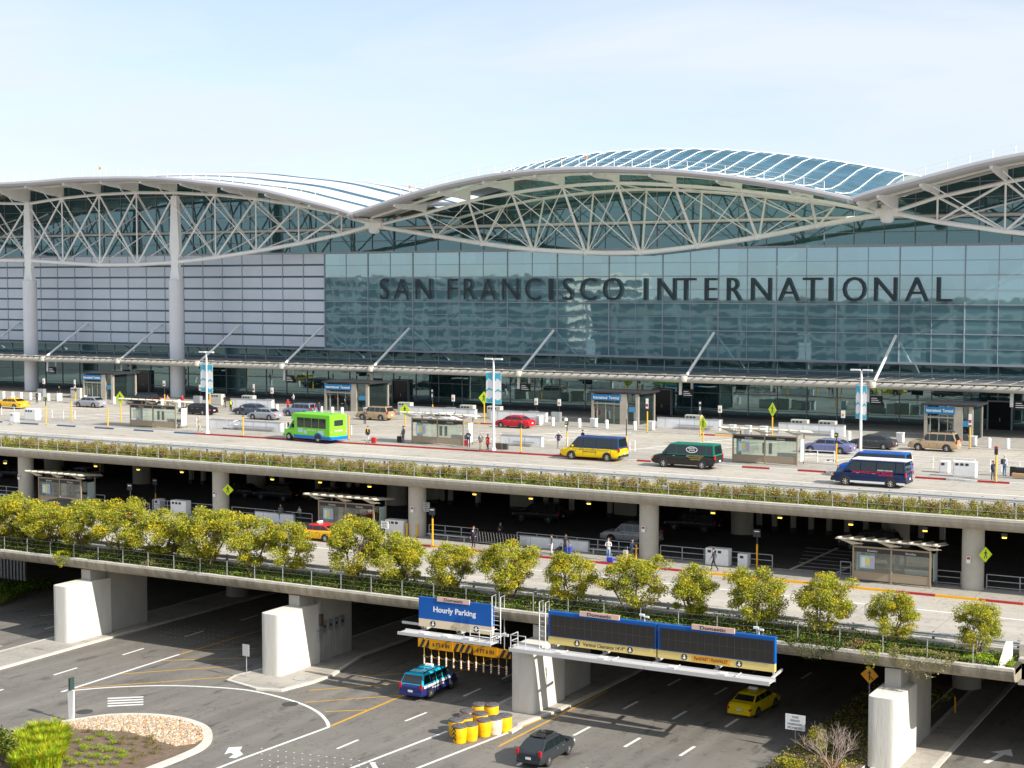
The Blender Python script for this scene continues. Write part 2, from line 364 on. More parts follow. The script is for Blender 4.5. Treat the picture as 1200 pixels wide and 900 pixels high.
# arrow on the left turning road, arrow far right
def arrow(mb,o,ang,s):
    poly=[(-.12,-1.3),(.12,-1.3),(.12,.35),(.5,.35),(0,1.3),(-.5,.35),(-.12,.35)]
    c,sn=math.cos(ang),math.sin(ang); mb.add([(o[0]+(x*c-y*sn)*s,o[1]+(x*sn+y*c)*s,.006) for x,y in poly],[tuple(range(7))])
arrow(mk,at(1170,886),R(-12),1.4)
A=P([(263,884),(268,876),(284,875),(281,880),(285,884),(276,888.5),(268,888),(274,884),(270,882),(265,883.5)]); mk.add([(x,y,.006) for x,y in A],[tuple(range(len(A)))])
struct(mk,'road_markings_white',MARK,'white lane lines, arrows and bars on the asphalt','road marking')
mk=MB(); YW=.14
line(mk,at(387.5,851),at(472.5,815),.2); line(mk,at(472.5,815),(-57.9,130,0),.18)
for a in ((381,834,430,832),(358,823,470,815),(362,809,470,801),(420,793,480,789),(85,807,285,792),(140,790,280,780),(190,774,290,771),(225,762,300,760)):
    line(mk,at(a[0],a[1]),at(a[2],a[3]),YW)
line(mk,at(210,767),(-78.3,130,0),.16); line(mk,(-46.0,95),(-46.1,80),.16); line(mk,at(596,858.5),at(636,842),.16)
struct(mk,'road_markings_yellow',MARKY,'yellow hatching and edge lines on the asphalt','road marking')
# traffic island lower left
isl=smooth(P([(-25,878),(0,864),(40,852),(85,845),(130,839),(175,838.5),(215,843),(243,853),(249,866),(240,878),(215,890),(175,906),(120,930)]),5)
isl=[tuple(p) for p in isl]+[tuple(at(-60,930)[:2])]
kerbed('traffic_island',isl,'kerbed traffic island in the lower left corner',SOIL,.15,.55)
STONE=mat('stones',(.46,.36,.24),.9,var=.35,scale=2.)
def inpoly(x,y,poly):
    c=False; j=len(poly)-1
    for i in range(len(poly)):
        if (poly[i][1]>y)!=(poly[j][1]>y) and x<(poly[j][0]-poly[i][0])*(y-poly[i][1])/(poly[j][1]-poly[i][1])+poly[i][0]: c=not c
        j=i
    return c
def scatter(poly,n,rnd):
    x0=min(p[0] for p in poly);x1=max(p[0] for p in poly);y0=min(p[1] for p in poly);y1=max(p[1] for p in poly); out=[]
    while len(out)<n:
        x=rnd.uniform(x0,x1);y=rnd.uniform(y0,y1)
        if inpoly(x,y,poly): out.append((x,y))
    return out
rn=random.Random(3)
stp=P([(22,862),(50,853),(90,847),(130,841.5),(175,841),(212,846),(236,855),(240,866),(228,874),(205,877),(150,860),(95,857)])
st=MB(); sm_=[mat('pebble_tan',(.50,.38,.24),.9),mat('pebble_pale',(.62,.54,.43),.9),mat('pebble_rust',(.42,.24,.12),.9),mat('pebble_grey',(.36,.33,.29),.9)]
for x,y in scatter(stp,4200,rn):
    r=rn.uniform(.05,.12); a=rn.uniform(0,PI); h=.15+rn.uniform(.02,.09); vs=[(x+r*math.cos(a+k*PI/2.5)*rn.uniform(.7,1.2),y+r*math.sin(a+k*PI/2.5)*rn.uniform(.7,1.2),.14) for k in range(5)]
    vs+=[(x+(v[0]-x)*.55,y+(v[1]-y)*.55,h) for v in vs]
    st.add(vs,[(k,(k+1)%5,5+(k+1)%5,5+k) for k in range(5)]+[(5,6,7,8,9)],rn.choice(sm_))
o=st.build('stones'); tag(o,'tan stones spread round the rounded end of the traffic island','stones',kind='stuff')
# ---------------------------------------------------------------- decks
DECKR=road_mat('deck_concrete',(.46,.425,.365),'x',[(0,6.)],.74,spots=True)
XL,XR=-215.,12.
def deck(name,label,yedge,z,ytop0,yback,rd):
    mb=MB()
    # nose of the slab: rounded lip, fascia curving back underneath
    prof=[(yedge+.5,z-.0),(yedge+.1,z+.02),(yedge,z-.08),(yedge+.03,z-.35),(yedge+.2,z-.62),(yedge+.6,z-.85),(yedge+1.6,z-.98),(yback,z-1.0),(yback,z-.01),(ytop0,z-.01)]
    n=len(prof); A=[(XL,y,zz) for y,zz in prof];B=[(XR if z>8 else -19.0 if False else XR,y,zz) for y,zz in prof]
    mb.add(A+B,[(i,(i+1)%n,n+(i+1)%n,n+i) for i in range(n-1)]+[(n-1,0,n,2*n-1)],CONC)
    mb.add(A,[tuple(range(n))],CONC); mb.add(B,[tuple(range(n))[::-1]],CONC)
    return struct(mb,name,None,label,'deck',fix=True)
CONC=mat('deck_edge_concrete',(.34,.31,.26),.85,var=.16,scale=1.1,bump=.3,bscale=9,stretch=(1.6,1,.25))
deck('upper_deck','concrete departures deck slab with rounded front lip',109.2,Z1,113.,178.4,None)
# the arrivals deck stops short at the right, where a retaining structure takes over
mb=MB(); ye=88.7; z=Z2
prof=[(ye+.45,z+.05),(ye+.1,z+.03),(ye,z-.05),(ye+.03,z-.25),(ye+.14,z-.5),(ye+.4,z-.72),(ye+1.1,z-.86),(180.,z-.9),(180.,z-.01),(ye+.45,z-.01)]
XE=colX(1188,88.7,Z2)
n=len(prof); A=[(XL,y,q) for y,q in prof];B=[(XE,y,q) for y,q in prof]
mb.add(A+B,[(i,(i+1)%n,n+(i+1)%n,n+i) for i in range(n)],mat('weathered_concrete',(.33,.29,.22),.9,var=.38,scale=1.0,bump=.4,stretch=(1.8,1,.35)))
mb.add(A,[tuple(range(n))]); mb.add(B,[tuple(range(n))[::-1]])
struct(mb,'lower_deck',None,'concrete arrivals deck slab with weathered curved lip','deck',fix=True)
mb=MB(); mb.box(XE+.004,XR,90.9,180,Z2-.95,Z2-.01,CONC); struct(mb,'lower_deck_extension',None,'plain end of the arrivals deck at the right','deck')
def sheet(name,x0,x1,y0,y1,z,m,label,cat): 
    s=MB(); s.quad((x0,y0,z),(x1,y0,z),(x1,y1,z),(x0,y1,z)); return struct(s,name,m,label,cat)
sheet('upper_outer_road',XL,XR,113.6,130.0,Z1+.004,DECKR,'sunlit concrete outer roadway of the departures deck','road')
sheet('upper_inner_road',XL,XR,136.9,156.6,Z1+.004,DECKR,'sunlit concrete inner roadway beside the terminal kerb','road')
sheet('lower_outer_road',XL,XR,93.2,107.7,Z2+.004,DECKR,'concrete outer roadway of the arrivals deck','road')
DR2=road_mat('shade_darkened_asphalt',(.10,.095,.09),'x',None,.6)  # colour darkened to carry the shade under the deck
sheet('lower_inner_road',XL,XR,112.,150.,Z2+.004,DR2,'asphalt roadway with its colour darkened for the shade under the departures deck','road')
def raised(name,y0,y1,z,label,x0=XL,x1=XR,h=.15):
    mb=MB(); mb.box(x0,x1,y0,y1,z-.02,z+h-.004,KERB); mb.quad((x0,y0+.18,z+h),(x1,y0+.18,z+h),(x1,y1-.18,z+h),(x0,y1-.18,z+h),SIDEW); return struct(mb,name,None,label,'pavement')
UI=raised('upper_island',130.,136.9,Z1,'raised kerbside island with shelters on the departures deck')
raised('terminal_pavement',156.6,178.2,Z1,'pavement along the terminal doors')
raised('lower_island',107.7,112.,Z2,'raised island with shelters on the arrivals deck')
raised('lower_far_pavement',150.,178.2,Z2,'pavement in the shade along the arrivals hall')
# painted kerb faces (real colour bands on the kerb stones)
def kerbpaint(name,y,z,segs,label,h=.15,w=.2):
    cols={'r':RED,'w':MARK,'y':YEL,'b':mat('blue_kerb',(.05,.12,.25),.6)}
    mb=MB()
    for x0,x1,c in segs: mb.box(x0,x1,y-.008,y+w,z+.004,z+h+.006,cols[c])
    return struct(mb,name,None,label,'kerb')
sg=[]; x=colX(905,107.7,Z2)-3*8; i=0
while x<-19: sg.append((x,x+3.,'r' if i%2 else 'y')); x+=3.; i+=1
x=colX(475,107.7,Z2)
xx=sg[0][0]; 
while xx>x: sg.append((xx-3,xx,'r' if i%2 else 'y')); xx-=3; i+=1
kerbpaint('painted_kerb',107.7,Z2,sg,'kerb painted in red and yellow bands along the arrivals island')
sg=[]; a=colX(228,130,Z1); b=colX(700,130,Z1); sg.append((a,b,'r')); x=b+1.5; i=0
while x<XR: sg.append((x,x+2.6,'r' if i%2 else 'w')); x+=2.6; i+=1
x=a
while x>-170: sg.append((x-3,x,'b' if i%2 else 'w')); x-=3; i+=1
kerbpaint('painted_kerb',130.,Z1,sg,'kerb painted red, white and blue along the departures island')
sg=[(colX(820,156.6,Z1),colX(838,156.6,Z1),'r'),(colX(838,156.6,Z1),colX(858,156.6,Z1),'y'),(colX(563,156.6,Z1),colX(580,156.6,Z1),'r'),(colX(545,156.6,Z1),colX(562,156.6,Z1),'y')]
kerbpaint('painted_kerb',156.6,Z1,[(a,b,c) for a,b,c in sg],'short red and yellow stretches of the terminal kerb')
mk=MB()
for x in [XL+i*.01 for i in ()]: pass
mk.quad((XL,122.6,Z1+.01),(XR,122.6,Z1+.01),(XR,122.9,Z1+.01),(XL,122.9,Z1+.01))
x=XL
while x<XR:
    for y in (141.,144.8,148.6,152.4): mk.quad((x,y,Z1+.01),(x+2.,y,Z1+.01),(x+2.,y+.14,Z1+.01),(x,y+.14,Z1+.01))
    x+=8
mk.quad((XL,102.7,Z2+.01),(XR,102.7,Z2+.01),(XR,102.96,Z2+.01),(XL,102.96,Z2+.01))
mk.quad((XL,93.9,Z2+.01),(XR,93.9,Z2+.01),(XR,94.02,Z2+.01),(XL,94.02,Z2+.01))
# crossings: zebra bars on the inner roads
for px0 in (150,640,830,1000):
    cx=colX(px0,146,Z1)
    for k in range(2): mk.bar((cx+k*5.5-6,137.6,Z1+.0105),(cx+k*5.5,156,Z1+.0105),.3,.002)
    for k in range(5): mk.bar((cx-4.8+k*1.,141+k*3,Z1+.0105),(cx-.2+k*1.,141+k*3,Z1+.0105),.35,.002)
for k in range(7):
    a=at(935+k*9,668+0*k,Z2+.01); mk.bar(tuple(at(932+k*2,667-k*4.2,Z2+.011)),tuple(at(990+k*1.5,672-k*4.2,Z2+.011)),.22,.002)
mk.bar(tuple(at(925,668,Z2+.012)),tuple(at(982,642,Z2+.012)),.3,.002); mk.bar(tuple(at(975,674,Z2+.012)),tuple(at(1003,660,Z2+.012)),.3,.002)
struct(mk,'deck_markings',MARK,'white lane and crossing lines on both decks','road marking')
# ---------------------------------------------------------------- columns and piers
COLM=mat('column_concrete',(.50,.47,.41),.85,var=.08,scale=.8,bump=.2,bscale=8)
cxs=[(32,'first column from the left under the departures deck'),(260,'column with a yellow diamond sign, second from the left'),(490,'column behind the small bench, third from the left'),(761,'fourth column from the left, in front of a silver van'),(1140,'rightmost of the tall deck columns, beside the right shelter')]
def column(x,y,z0,z1,r,label,grp):
    t=thing('deck_column',label,'column',(x,y,z0),0,grp)
    MB().lathe([(r,0.02),(r,(z1-z0)*.5),(r,z1-z0-.01)],(x,y,z0),24,COLM).build('shaft',COLM,t); MB().lathe([(r+.05,0),(r+.05,.02),(r,.03)],(x,y,z0-.01),24,COLM).build('base',COLM,t); return t
for px,lb in cxs:
    x=colX(px,111.4,Z2+.15)
    column(x,111.3,Z2+.15,Z1-.93,.78,lb+', round pale concrete','columns at the front of the departures deck')
for px in (-60,): column(colX(px,111.4,Z2)-20,111.3,Z2+.15,Z1-.93,.78,'round concrete column beyond the left edge','columns at the front of the departures deck')
bk=[colX(280,150,Z2),colX(665,150,Z2),colX(860,150,Z2)]
for px,lb in ((62,'far left of them'),(166,'behind the roadway left of the diamond-signed column'),(300,'behind the silver sedan in the shade'),(465,'behind the third front column'),(870,'between the fourth column and the right shelter'),(1052,'above the right shelter roof')):
    x=colX(px,127.5,8.5); column(x,127.5,Z2+.01,Z1-.95,1.0,'inner round column in the shade, '+lb,'columns inside the arrivals roadway')
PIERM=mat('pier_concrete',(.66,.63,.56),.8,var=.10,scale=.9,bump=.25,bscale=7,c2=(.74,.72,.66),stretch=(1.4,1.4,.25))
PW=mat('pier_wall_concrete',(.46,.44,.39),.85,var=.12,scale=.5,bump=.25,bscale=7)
piers=[(-89.7,86.5,'leftmost pier, bright rounded block'),(-68.85,86.4,'second pier from the left, with grey boxes on its side'),(-48.35,86.8,'third pier, carrying the ladder and gantry signs'),(-24.5,86.8,'rightmost pier, tall and bright, beside the bare shrub')]
PIER=[]
for i,(x,y0,lb) in enumerate(piers):
    x+=.1; hw=.88; zt=(4.6,4.6,4.5,4.3)[i]
    t=thing('bridge_pier',lb,'pier',(x,y0+2,.1),0,'piers carrying the arrivals deck')
    foot=[(x+hw,91.2),(x+hw,y0+.5)]
    for k in range(1,24):
        a=PI*k/24; foot.append((x+hw*math.copysign(abs(math.cos(a))**.4,math.cos(a)),y0+.5-.5*math.sin(a)**.6))
    foot+=[(x-hw,y0+.5),(x-hw,91.2)]
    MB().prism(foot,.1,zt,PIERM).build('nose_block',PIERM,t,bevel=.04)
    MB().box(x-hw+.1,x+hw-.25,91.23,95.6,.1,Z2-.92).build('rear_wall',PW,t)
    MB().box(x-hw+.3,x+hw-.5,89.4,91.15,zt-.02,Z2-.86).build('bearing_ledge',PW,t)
    PIER.append(t)
    for j,yy in enumerate((108.,126.,144.,162.)):
        if i<4:
            t2=thing('support_column','round column in the dark of the road passage, row %s behind the %s pier'%(('nearest','second','third','farthest')[j],('leftmost','second','third','rightmost')[i]),'column',(x,yy,.1),0,'columns inside the road passages')
            MB().lathe([(1.,0),(1.,Z2-1.02)],(x,yy,.1),20).build('shaft',COLM,t2)
# service boxes on pier 2
x=-68.75+.88
for (y,z,w_,h_,lb,c_) in ((91.2,2.9,.35,.9,'brown service box above the grey ones',mat('brown_box',(.09,.06,.045),.6)),(91.0,1.9,.5,.7,'pale electrical box low on the pier wall',GALV),):
    t=thing('electrical_box',lb+' of the second pier','electrical box',(x+.1,y,z))
    MB().box(x,x+.22,y-w_/2,y+w_/2,z,z+h_).build('case',c_,t,bevel=.02); MB().box(x+.222,x+.235,y-w_/2+.06,y+w_/2-.06,z+.07,z+h_-.07).build('cover',c_,t); MB().tube([(x+.05,y,z+h_),(x+.05,y,4.8)],.03).build('conduit',GALV,t)
for k in range(4):
    y=92.0+k*.75
    t=thing('meter_box','grey meter box on the rear wall of the second pier, number %s from the front'%('one','two','three','four')[k],'electrical box',(x-.25,y,2.2),0,'meter boxes in a row')
    MB().box(x-.34,x-.14,y-.27,y+.27,2.2+.1*(k%2),3.1).build('case',GALV,t,bevel=.02); MB().tube([(x-.24,y,.12),(x-.24,y,2.2)],.025).build('conduit',GALV,t); MB().box(x-.139,x-.12,y-.1,y+.1,2.6,2.8).build('window',DARK,t)
# back walls of both shaded levels
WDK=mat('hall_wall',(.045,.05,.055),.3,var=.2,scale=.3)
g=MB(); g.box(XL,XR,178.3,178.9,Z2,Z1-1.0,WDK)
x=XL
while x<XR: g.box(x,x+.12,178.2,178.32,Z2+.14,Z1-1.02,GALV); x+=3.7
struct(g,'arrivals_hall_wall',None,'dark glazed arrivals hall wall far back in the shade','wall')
g=MB(); g.box(XL,XR,180.2,181,0,Z2-.9,mat('tunnel_wall',(.08,.08,.08),.9)); struct(g,'passage_blackout_wall',None,'wall added behind the road passages to keep them dark','wall')  # closing wall added so the road passages stay dark
g=MB(); g.box(XL,XL+.5,90,180,0,Z2-.91,CONC); g.box(XR-.5,XR,91,180,0,Z2-.96,CONC); g.box(XL-.1,XL+.4,113,178,Z2,Z1-1.01,CONC); struct(g,'abutment_walls',None,'end walls closing the decks outside the view','wall')
# row of pale half-height posts inside the arrivals level, lamps on the ceiling
t0=None
for k,px in enumerate((26,72,118,170,224,238,330,372,390,512,528,560,622,640,652,670,715,812,890,908,930,951,972,993,1015,1037,1060,1080,1105)):
    x=colX(px,130,9.3)
    t=thing('arrivals_pillar','pale square pillar in the shaded row along the arrivals pavement','pillar',(x,130,Z2),0,'square pillars in the shaded arrivals level')
    MB().box(x-.2,x+.2,129.8,130.2,Z2+.012,Z1-1.01).build('shaft',COLM,t); MB().box(x-.24,x+.24,129.76,130.24,Z2+.012,Z2+.45).build('base',DARK,t)
for a,b,lb in ((500,521,'left'),(598,620,'middle'),(720,746,'right')):
    x0=colX(a,130.4,8.);x1=colX(b,130.4,8.); t=thing('wall_panel','pale wall panel between the shaded pillars, %s one'%lb,'wall',((x0+x1)/2,130.4,Z2)); MB().box(x0,x1,130.3,130.5,Z2+.012,Z1-1.01).build('panel',COLM,t); MB().box(x0,x1,130.27,130.53,Z2+.012,Z2+.3).build('base',DARK,t)
LAMP=emis('lamp_glow',(1,.60,.07),2.)
for i,(px,py) in enumerate(((6,543.5),(112,547),(162,551),(213,554),(319,562.5),(375,566),(433,571),(556,580),(622,585),(690,591),(835.5,602),(914,607.5),(997,615.5),(1084,623),(1177,631))):
    p=at(px,py,10.45)
    t=thing('ceiling_lamp','small glowing yellow lamp under the departures deck','lamp',(p.x,p.y,10.45),0,'yellow lamps under the departures deck')
    MB().box(p.x-.15,p.x+.15,p.y-.06,p.y+.06,10.45,10.55).build('diffuser',LAMP,t); MB().box(p.x-.2,p.x+.2,p.y-.1,p.y+.1,10.56,10.8).build('housing',DARK,t)
# end structure at the right: stepped parapets and the white sloping wing wall
RG=mat('retaining_concrete',(.44,.41,.36),.9,var=.15,scale=.7,bump=.3)
t=thing('retaining_wall','stepped concrete parapet ending the planter at the right edge','wall',(XE+1,91,Z2))
MB().box(XE-.3,XR,91.6,92.5,Z2-1.3,Z2+.95).build('upper_parapet',RG,t,bevel=.03); MB().box(XE-.2,XR,90.9,91.58,Z2-1.3,Z2+.25).build('lower_parapet',RG,t,bevel=.03)

MB().extr([(0,0),(2.4,0),(2.4,1.05),(2.0,1.05)],(XE-.95,88.95,Z2+.06),(0,1,0),(0,0,1),(.35,0,0)).build('wing_wall',PIERM,t)
# ---------------------------------------------------------------- the terminal
CX=-83.4                                  # the middle of the building; everything is mirrored about it
T=thing('airport_terminal','long glass airport terminal with wing shaped roofs, white trusses and dark lettering','terminal',(CX,178,Z1))
YG=177.5; YU=184.; YB=178.2; ZA,ZB=19.3,32.8; MOD=3.735
GL=glass_wall('wall_glass',0,(.60,.80,.90),(.15,.30,.345),.04,.40)
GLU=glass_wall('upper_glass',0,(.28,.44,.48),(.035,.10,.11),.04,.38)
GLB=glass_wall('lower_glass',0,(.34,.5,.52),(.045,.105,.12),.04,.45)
FR=mat('mullion_grey',(.30,.33,.37),.5)
PAN=mat('lavender_panel',(.62,.67,.76),.38,metal=.2,var=.05,scale=.25)
XP=-130.75; XP2=XR
g=MB(); g.quad((XP,YG,ZA),(XR,YG,ZA),(XR,YG,ZB),(XP,YG,ZB)); g.build('glass_wall',GL,T)
g=MB(); g.box(XL,XP,YG+.05,YG+.25,ZA,ZB,mat('teal_strip',(.05,.12,.14),.2)); g.build('glass_strips',None,T)
# opaque panels on the left: 8 rows of long sheets with thin teal gaps
g=MB(); rh=(ZB-ZA)/8; x=XP
while x>XL:
    for r in range(8): g.box(x-MOD+.03,x-.03,YG-.03,YG+.04,ZA+r*rh+.26,ZA+(r+1)*rh-.02)
    x-=MOD
g.build('cladding_panels',PAN,T)
g=MB(); x=XP; k=0
while x<=XP2+.1:
    wd=.11 if k%2==0 else .06; g.box(x-wd/2,x+wd/2,YG-.12 if k%2==0 else YG-.07,YG-.004,ZA,ZB); x+=MOD; k+=1
for r in range(9):
    wd=.12 if r%2==0 else .06; z=ZA+r*rh; g.box(XP,XP2,YG-.10 if r%2==0 else YG-.06,YG-.006,z-wd/2,z+wd/2)
x=XP; k=0
while x>XL: g.box(x-.05,x+.05,YG-.09,YG-.035,ZA,ZB); x-=MOD
g.box(XL,XR,YG-.15,YG-.02,ZB-.02,ZB+.22); g.box(XL,XR,YG-.15,YG-.02,ZA-.2,ZA-.07)
g.build('wall_mullions',FR,T)
g=MB(); g.box(XL,XR,YG,YU+.3,ZB+.0,ZB+.2); g.box(XL,XR,YG+.02,YB+.3,ZA-.2,ZA-.0); g.build('wall_ledges',mat('ledge_grey',(.2,.21,.23),.6),T)
UPW=1
UM=1
def upper():
  g=MB(); x=XP-MOD*22; k=0
  while x<XR:
    g.box(x-.05,x+.05,YU-.10,YU-.004,ZB,UZ(x)); x+=MOD
  for z in (34.7,36.7,38.6,40.4,42.2):
    x=XL
    while x<XR:
        if UZ(x)>z and UZ(x+2)>z: g.box(x,x+2,YU-.08,YU-.006,z-.05,z+.05)
        x+=2
  g.build('upper_mullions',FR,T)
  g=MB(); x=XL
  while x<XR: g.quad((x,YU,ZB),(x+1,YU,ZB),(x+1,YU,UZ(x+1)),(x,YU,UZ(x))); x+=1
  g.build('upper_glass_wall',GLU,T,fix=True)
g=MB(); g.quad((XL,YB,Z1),(XR,YB,Z1),(XR,YB,ZA),(XL,YB,ZA)); g.build('lower_glass_wall',GLB,T)
g=MB(); x=XP-MOD*24
while x<XR: g.box(x-.05,x+.05,YB-.10,YB-.004,Z1+.15,ZA); x+=MOD
for z in (13.0,14.9,18.0,19.1): g.box(XL,XR,YB-.08,YB-.006,z-.04,z+.04)
g.build('lower_mullions',FR,T)
g=MB(); g.box(XL,XR,YB-.2,YB-.11,Z1+.15,Z1+.5); g.build('plinth',DARK,T)
# body behind the glass so the building has depth
g=MB(); g.box(XL,XR,YU+.4,262,Z1,36.,mat('building_body',(.3,.32,.34),.8)); g.build('hall_block',None,T)
# --- trusses
ST=mat('truss_white',(.88,.87,.85),.4,var=.05,scale=.6)
LT=[(-189.6,40.3),(-183.4,41.0),(-176.2,41.65),(-168.5,42.0),(-161,42.05),(-153.5,41.8),(-146,41.3),(-138.6,40.5),(-131.1,39.4),(-123.8,38.0),(-119.2,36.6)]
LB=[(-189.8,32.7),(-183.4,32.2),(-176.2,31.8),(-168.5,31.4),(-161,31.4),(-153.5,31.7),(-146,32.3),(-138.6,33.15),(-131.1,34.1),(-123.8,35.3),(-119.2,36.3)]
LT=[(2*-168.5-x,z) for x,z in LT[:3:-1]][:5]+LT[1:] if False else LT
# extend beyond the left edge by symmetry about X=-168.5
EXT=[(2*-168.5-x,z) for x,z in LT if x>-153][::-1]; EXB=[(2*-168.5-x,z) for x,z in LB if x>-153][::-1]
LT=EXT+LT[1:]; LB=EXB+LB[1:]
RT_=[(2*CX-x,z) for x,z in LT if x>-160][::-1]; RB_=[(2*CX-x,z) for x,z in LB if x>-160][::-1]
YT=172.
def lens(name,T_,B_,X0,X1,label):
    ch=MB(); ch.tube([(x,YT,z) for x,z in T_],.23,8); ch.tube([(x,YT,z) for x,z in B_],.29,8); ch.build('truss_chord',ST,T)
    web=MB(); thin=MB()
    for i in range(1,len(T_)-1):
        t=T_[i];b=B_[i]
        if t[1]-b[1]<1.2: continue
        col=abs(t[0]+183.4)<1 or abs(t[0]+153.5)<1
        if not col: web.tube([(t[0],YT,t[1]),(b[0],YT,b[1])],.12,8)
        if i+1<len(T_)-1:
            t2=T_[i+1];b2=B_[i+1]
            big=t[0]<-168 and t[0]>-190
            for (p,q,s_) in ((t,b2,big or t[0]>-60),(t2,b,True)):
                if s_: web.tube([(p[0],YT,p[1]),(q[0],YT,q[1])],.145,8)
                else:
                    for d in (-.13,.13): thin.tube([(p[0]+d,YT-.1,p[1]),(q[0]+d,YT-.1,q[1])],.055,6)
            # rear bracing back to the upper wall
            thin.tube([(b[0],YT+.2,b[1]),(t2[0],YU-.6,t2[1]-1.2)],.11,6)
            thin.tube([(t[0]+.6,YT-4.6,t[1]+.9),(b2[0],YT,b2[1]+.2)],.07,6)
    web.split('truss_web',ST,T,45); thin.split('truss_bracing',ST,T,45)
lens('left',LT,LB,0,0,''); lens('right',RT_,RB_,0,0,'')
g=MB(); g.tube([(XL,YU-1.2,36.4),(XR,YU-1.2,36.4)],.22,8); g.tube([(-118,YT+.1,36.45),(-48.8,YT+.1,36.45)],.001,4) if False else None
g.build('rear_tube',ST,T)
# centre lens, three chords: two above (front and rear), one below between them
CT=[(-117.4,36.5),(-110.3,37.8),(-103.6,39.15),(-97.1,40.05),(-89.8,40.65),(-82.2,40.8),(-74.6,40.3),(-66.2,39.4),(-57.5,38.1),(-49.8,36.5)]
YBt=175.6
cb=[(453,264.5),(511,276.5),(566,285.5),(625,292.5),(687,296),(751,296),(817.5,288.5),(888,278),(958,264.5),(1022,250)]
CBt=[tuple(atY(x,y,YBt)) for x,y in cb]; CBt[0]=(-117.6,YT,36.2); CBt[-1]=(-49.4,YT,36.2)
ch=MB(); ch.tube(smooth([Vector((x,YT,z)) for x,z in CT],3),.22,8); ch.tube(smooth([Vector(p) for p in CBt],3),.31,8)
ch.tube(smooth([Vector((x,180.5,z-.3)) for x,z in CT[1:-1]],3),.2,8); ch.build('truss_chord',ST,T)
web=MB(); thin=MB()
for i in range(1,len(CBt)-1):
    b=Vector(CBt[i]); t=CT[i] ; 
    tf=Vector((t[0],YT,t[1])); tr=Vector((t[0]+.1,180.5,t[1]-.4))
    web.tube([tf,b-Vector((.15,0,-.1))],[.15,.18],8); web.tube([tr,b+Vector((.2,0,.1))],[.12,.16],8)
    web.lathe([(.1,-.35),(.42,-.3),(.42,.25),(.15,.4)],tuple(b),8)
    for j in (i-1,i+1):
        if 0<j<len(CT)-1:
            q=CT[j]; thin.tube([Vector((q[0],YT,q[1]-.1)),b+Vector((.25 if j>i else -.25,0,.1))],.075,6); thin.tube([Vector((q[0],180.5,q[1]-.5)),b+Vector((.3 if j>i else -.3,.1,.1))],.06,6)
    web.bar((t[0],YT,t[1]),(t[0],180.5,t[1]-.3),.16,.16)
web.split('truss_web',ST,T,9); thin.split('truss_bracing',ST,T,9)
for x in (-118.4,-48.6):
    g=MB(); g.lathe([(.45,-1.15),(.75,-.9),(.75,.9),(.45,1.1)],(x,YT,36.4),16); g.box(x-1.3,x+1.3,YT-.45,YT+.45,35.95,36.9); g.build('truss_joint',ST,T,bevel=.05)
# facade columns: fat round shaft, tapering plated head
CW=mat('facade_column_white',(.74,.75,.78),.45,var=.04,scale=.5)
for x in (-183.4,-153.5,-13.3):
    g=MB(); g.lathe([(1.08,.15),(1.08,17.2),(1.08,17.3),(.95,17.35)],(x,YT,Z1),28)
    for z in (4.,8.,12.,16.2): g.lathe([(1.09,0),(1.095,.01),(1.095,.05),(1.09,.06)],(x,YT,Z1+z),28)
    g.build('column_shaft',CW,T)
    g=MB(); z0=Z1+17.3; zt=41.3
    prof=[(.95,z0),(.62,z0+1.9),(.72,z0+2.6),(.6,z0+3.),(.9,z0+4.6),(.86,z0+6.),(.5,zt)]
    vs=[];fs=[]
    for r,z in prof:
        vs+=[(x-r,YT-.35,z),(x+r,YT-.35,z),(x+r,YT+.35,z),(x-r,YT+.35,z)]
    for i in range(len(prof)-1):
        for k in range(4): fs.append((4*i+k,4*i+(k+1)%4,4*i+4+(k+1)%4,4*i+4+k))
    g.add(vs,fs)
    for z in (z0+5.5,z0+8.,z0+10.5): g.box(x-.45,x+.45,YT-.42,YT+.42,z,z+.12)
    g.build('column_head',ST,T)
# --- roofs
FA=[(-180.7,43.2),(-173.6,43.8),(-166.6,44.0),(-159.9,43.9),(-153.4,43.7),(-147.1,43.3),(-141.0,42.6),(-132.1,41.45),(-125.0,39.9),(-119.4,38.6),(-116.2,37.65)]
FA=[(2*-168.5-x,z) for x,z in FA if x>-156][::-1]+FA[1:]
FCp=[(-117.2,37.6),(-112.7,38.7),(-107.5,40.0),(-102.4,41.0),(-97.4,41.75),(-92.6,42.2),(-86.7,42.4),(-81.0,42.3),(-76.6,42.05),(-71.2,41.6),(-65.9,40.9),(-59.8,39.9),(-54.9,38.9),(-50.1,37.75)]
FRt=[(2*CX-x-.2,z+.05) for x,z in FA if x>-158][::-1]
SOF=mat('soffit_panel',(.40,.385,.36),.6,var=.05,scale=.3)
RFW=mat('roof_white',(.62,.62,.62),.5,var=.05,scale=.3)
FAS=mat('fascia_metal',(.50,.50,.53),.42,metal=.2,var=.04,scale=.3)
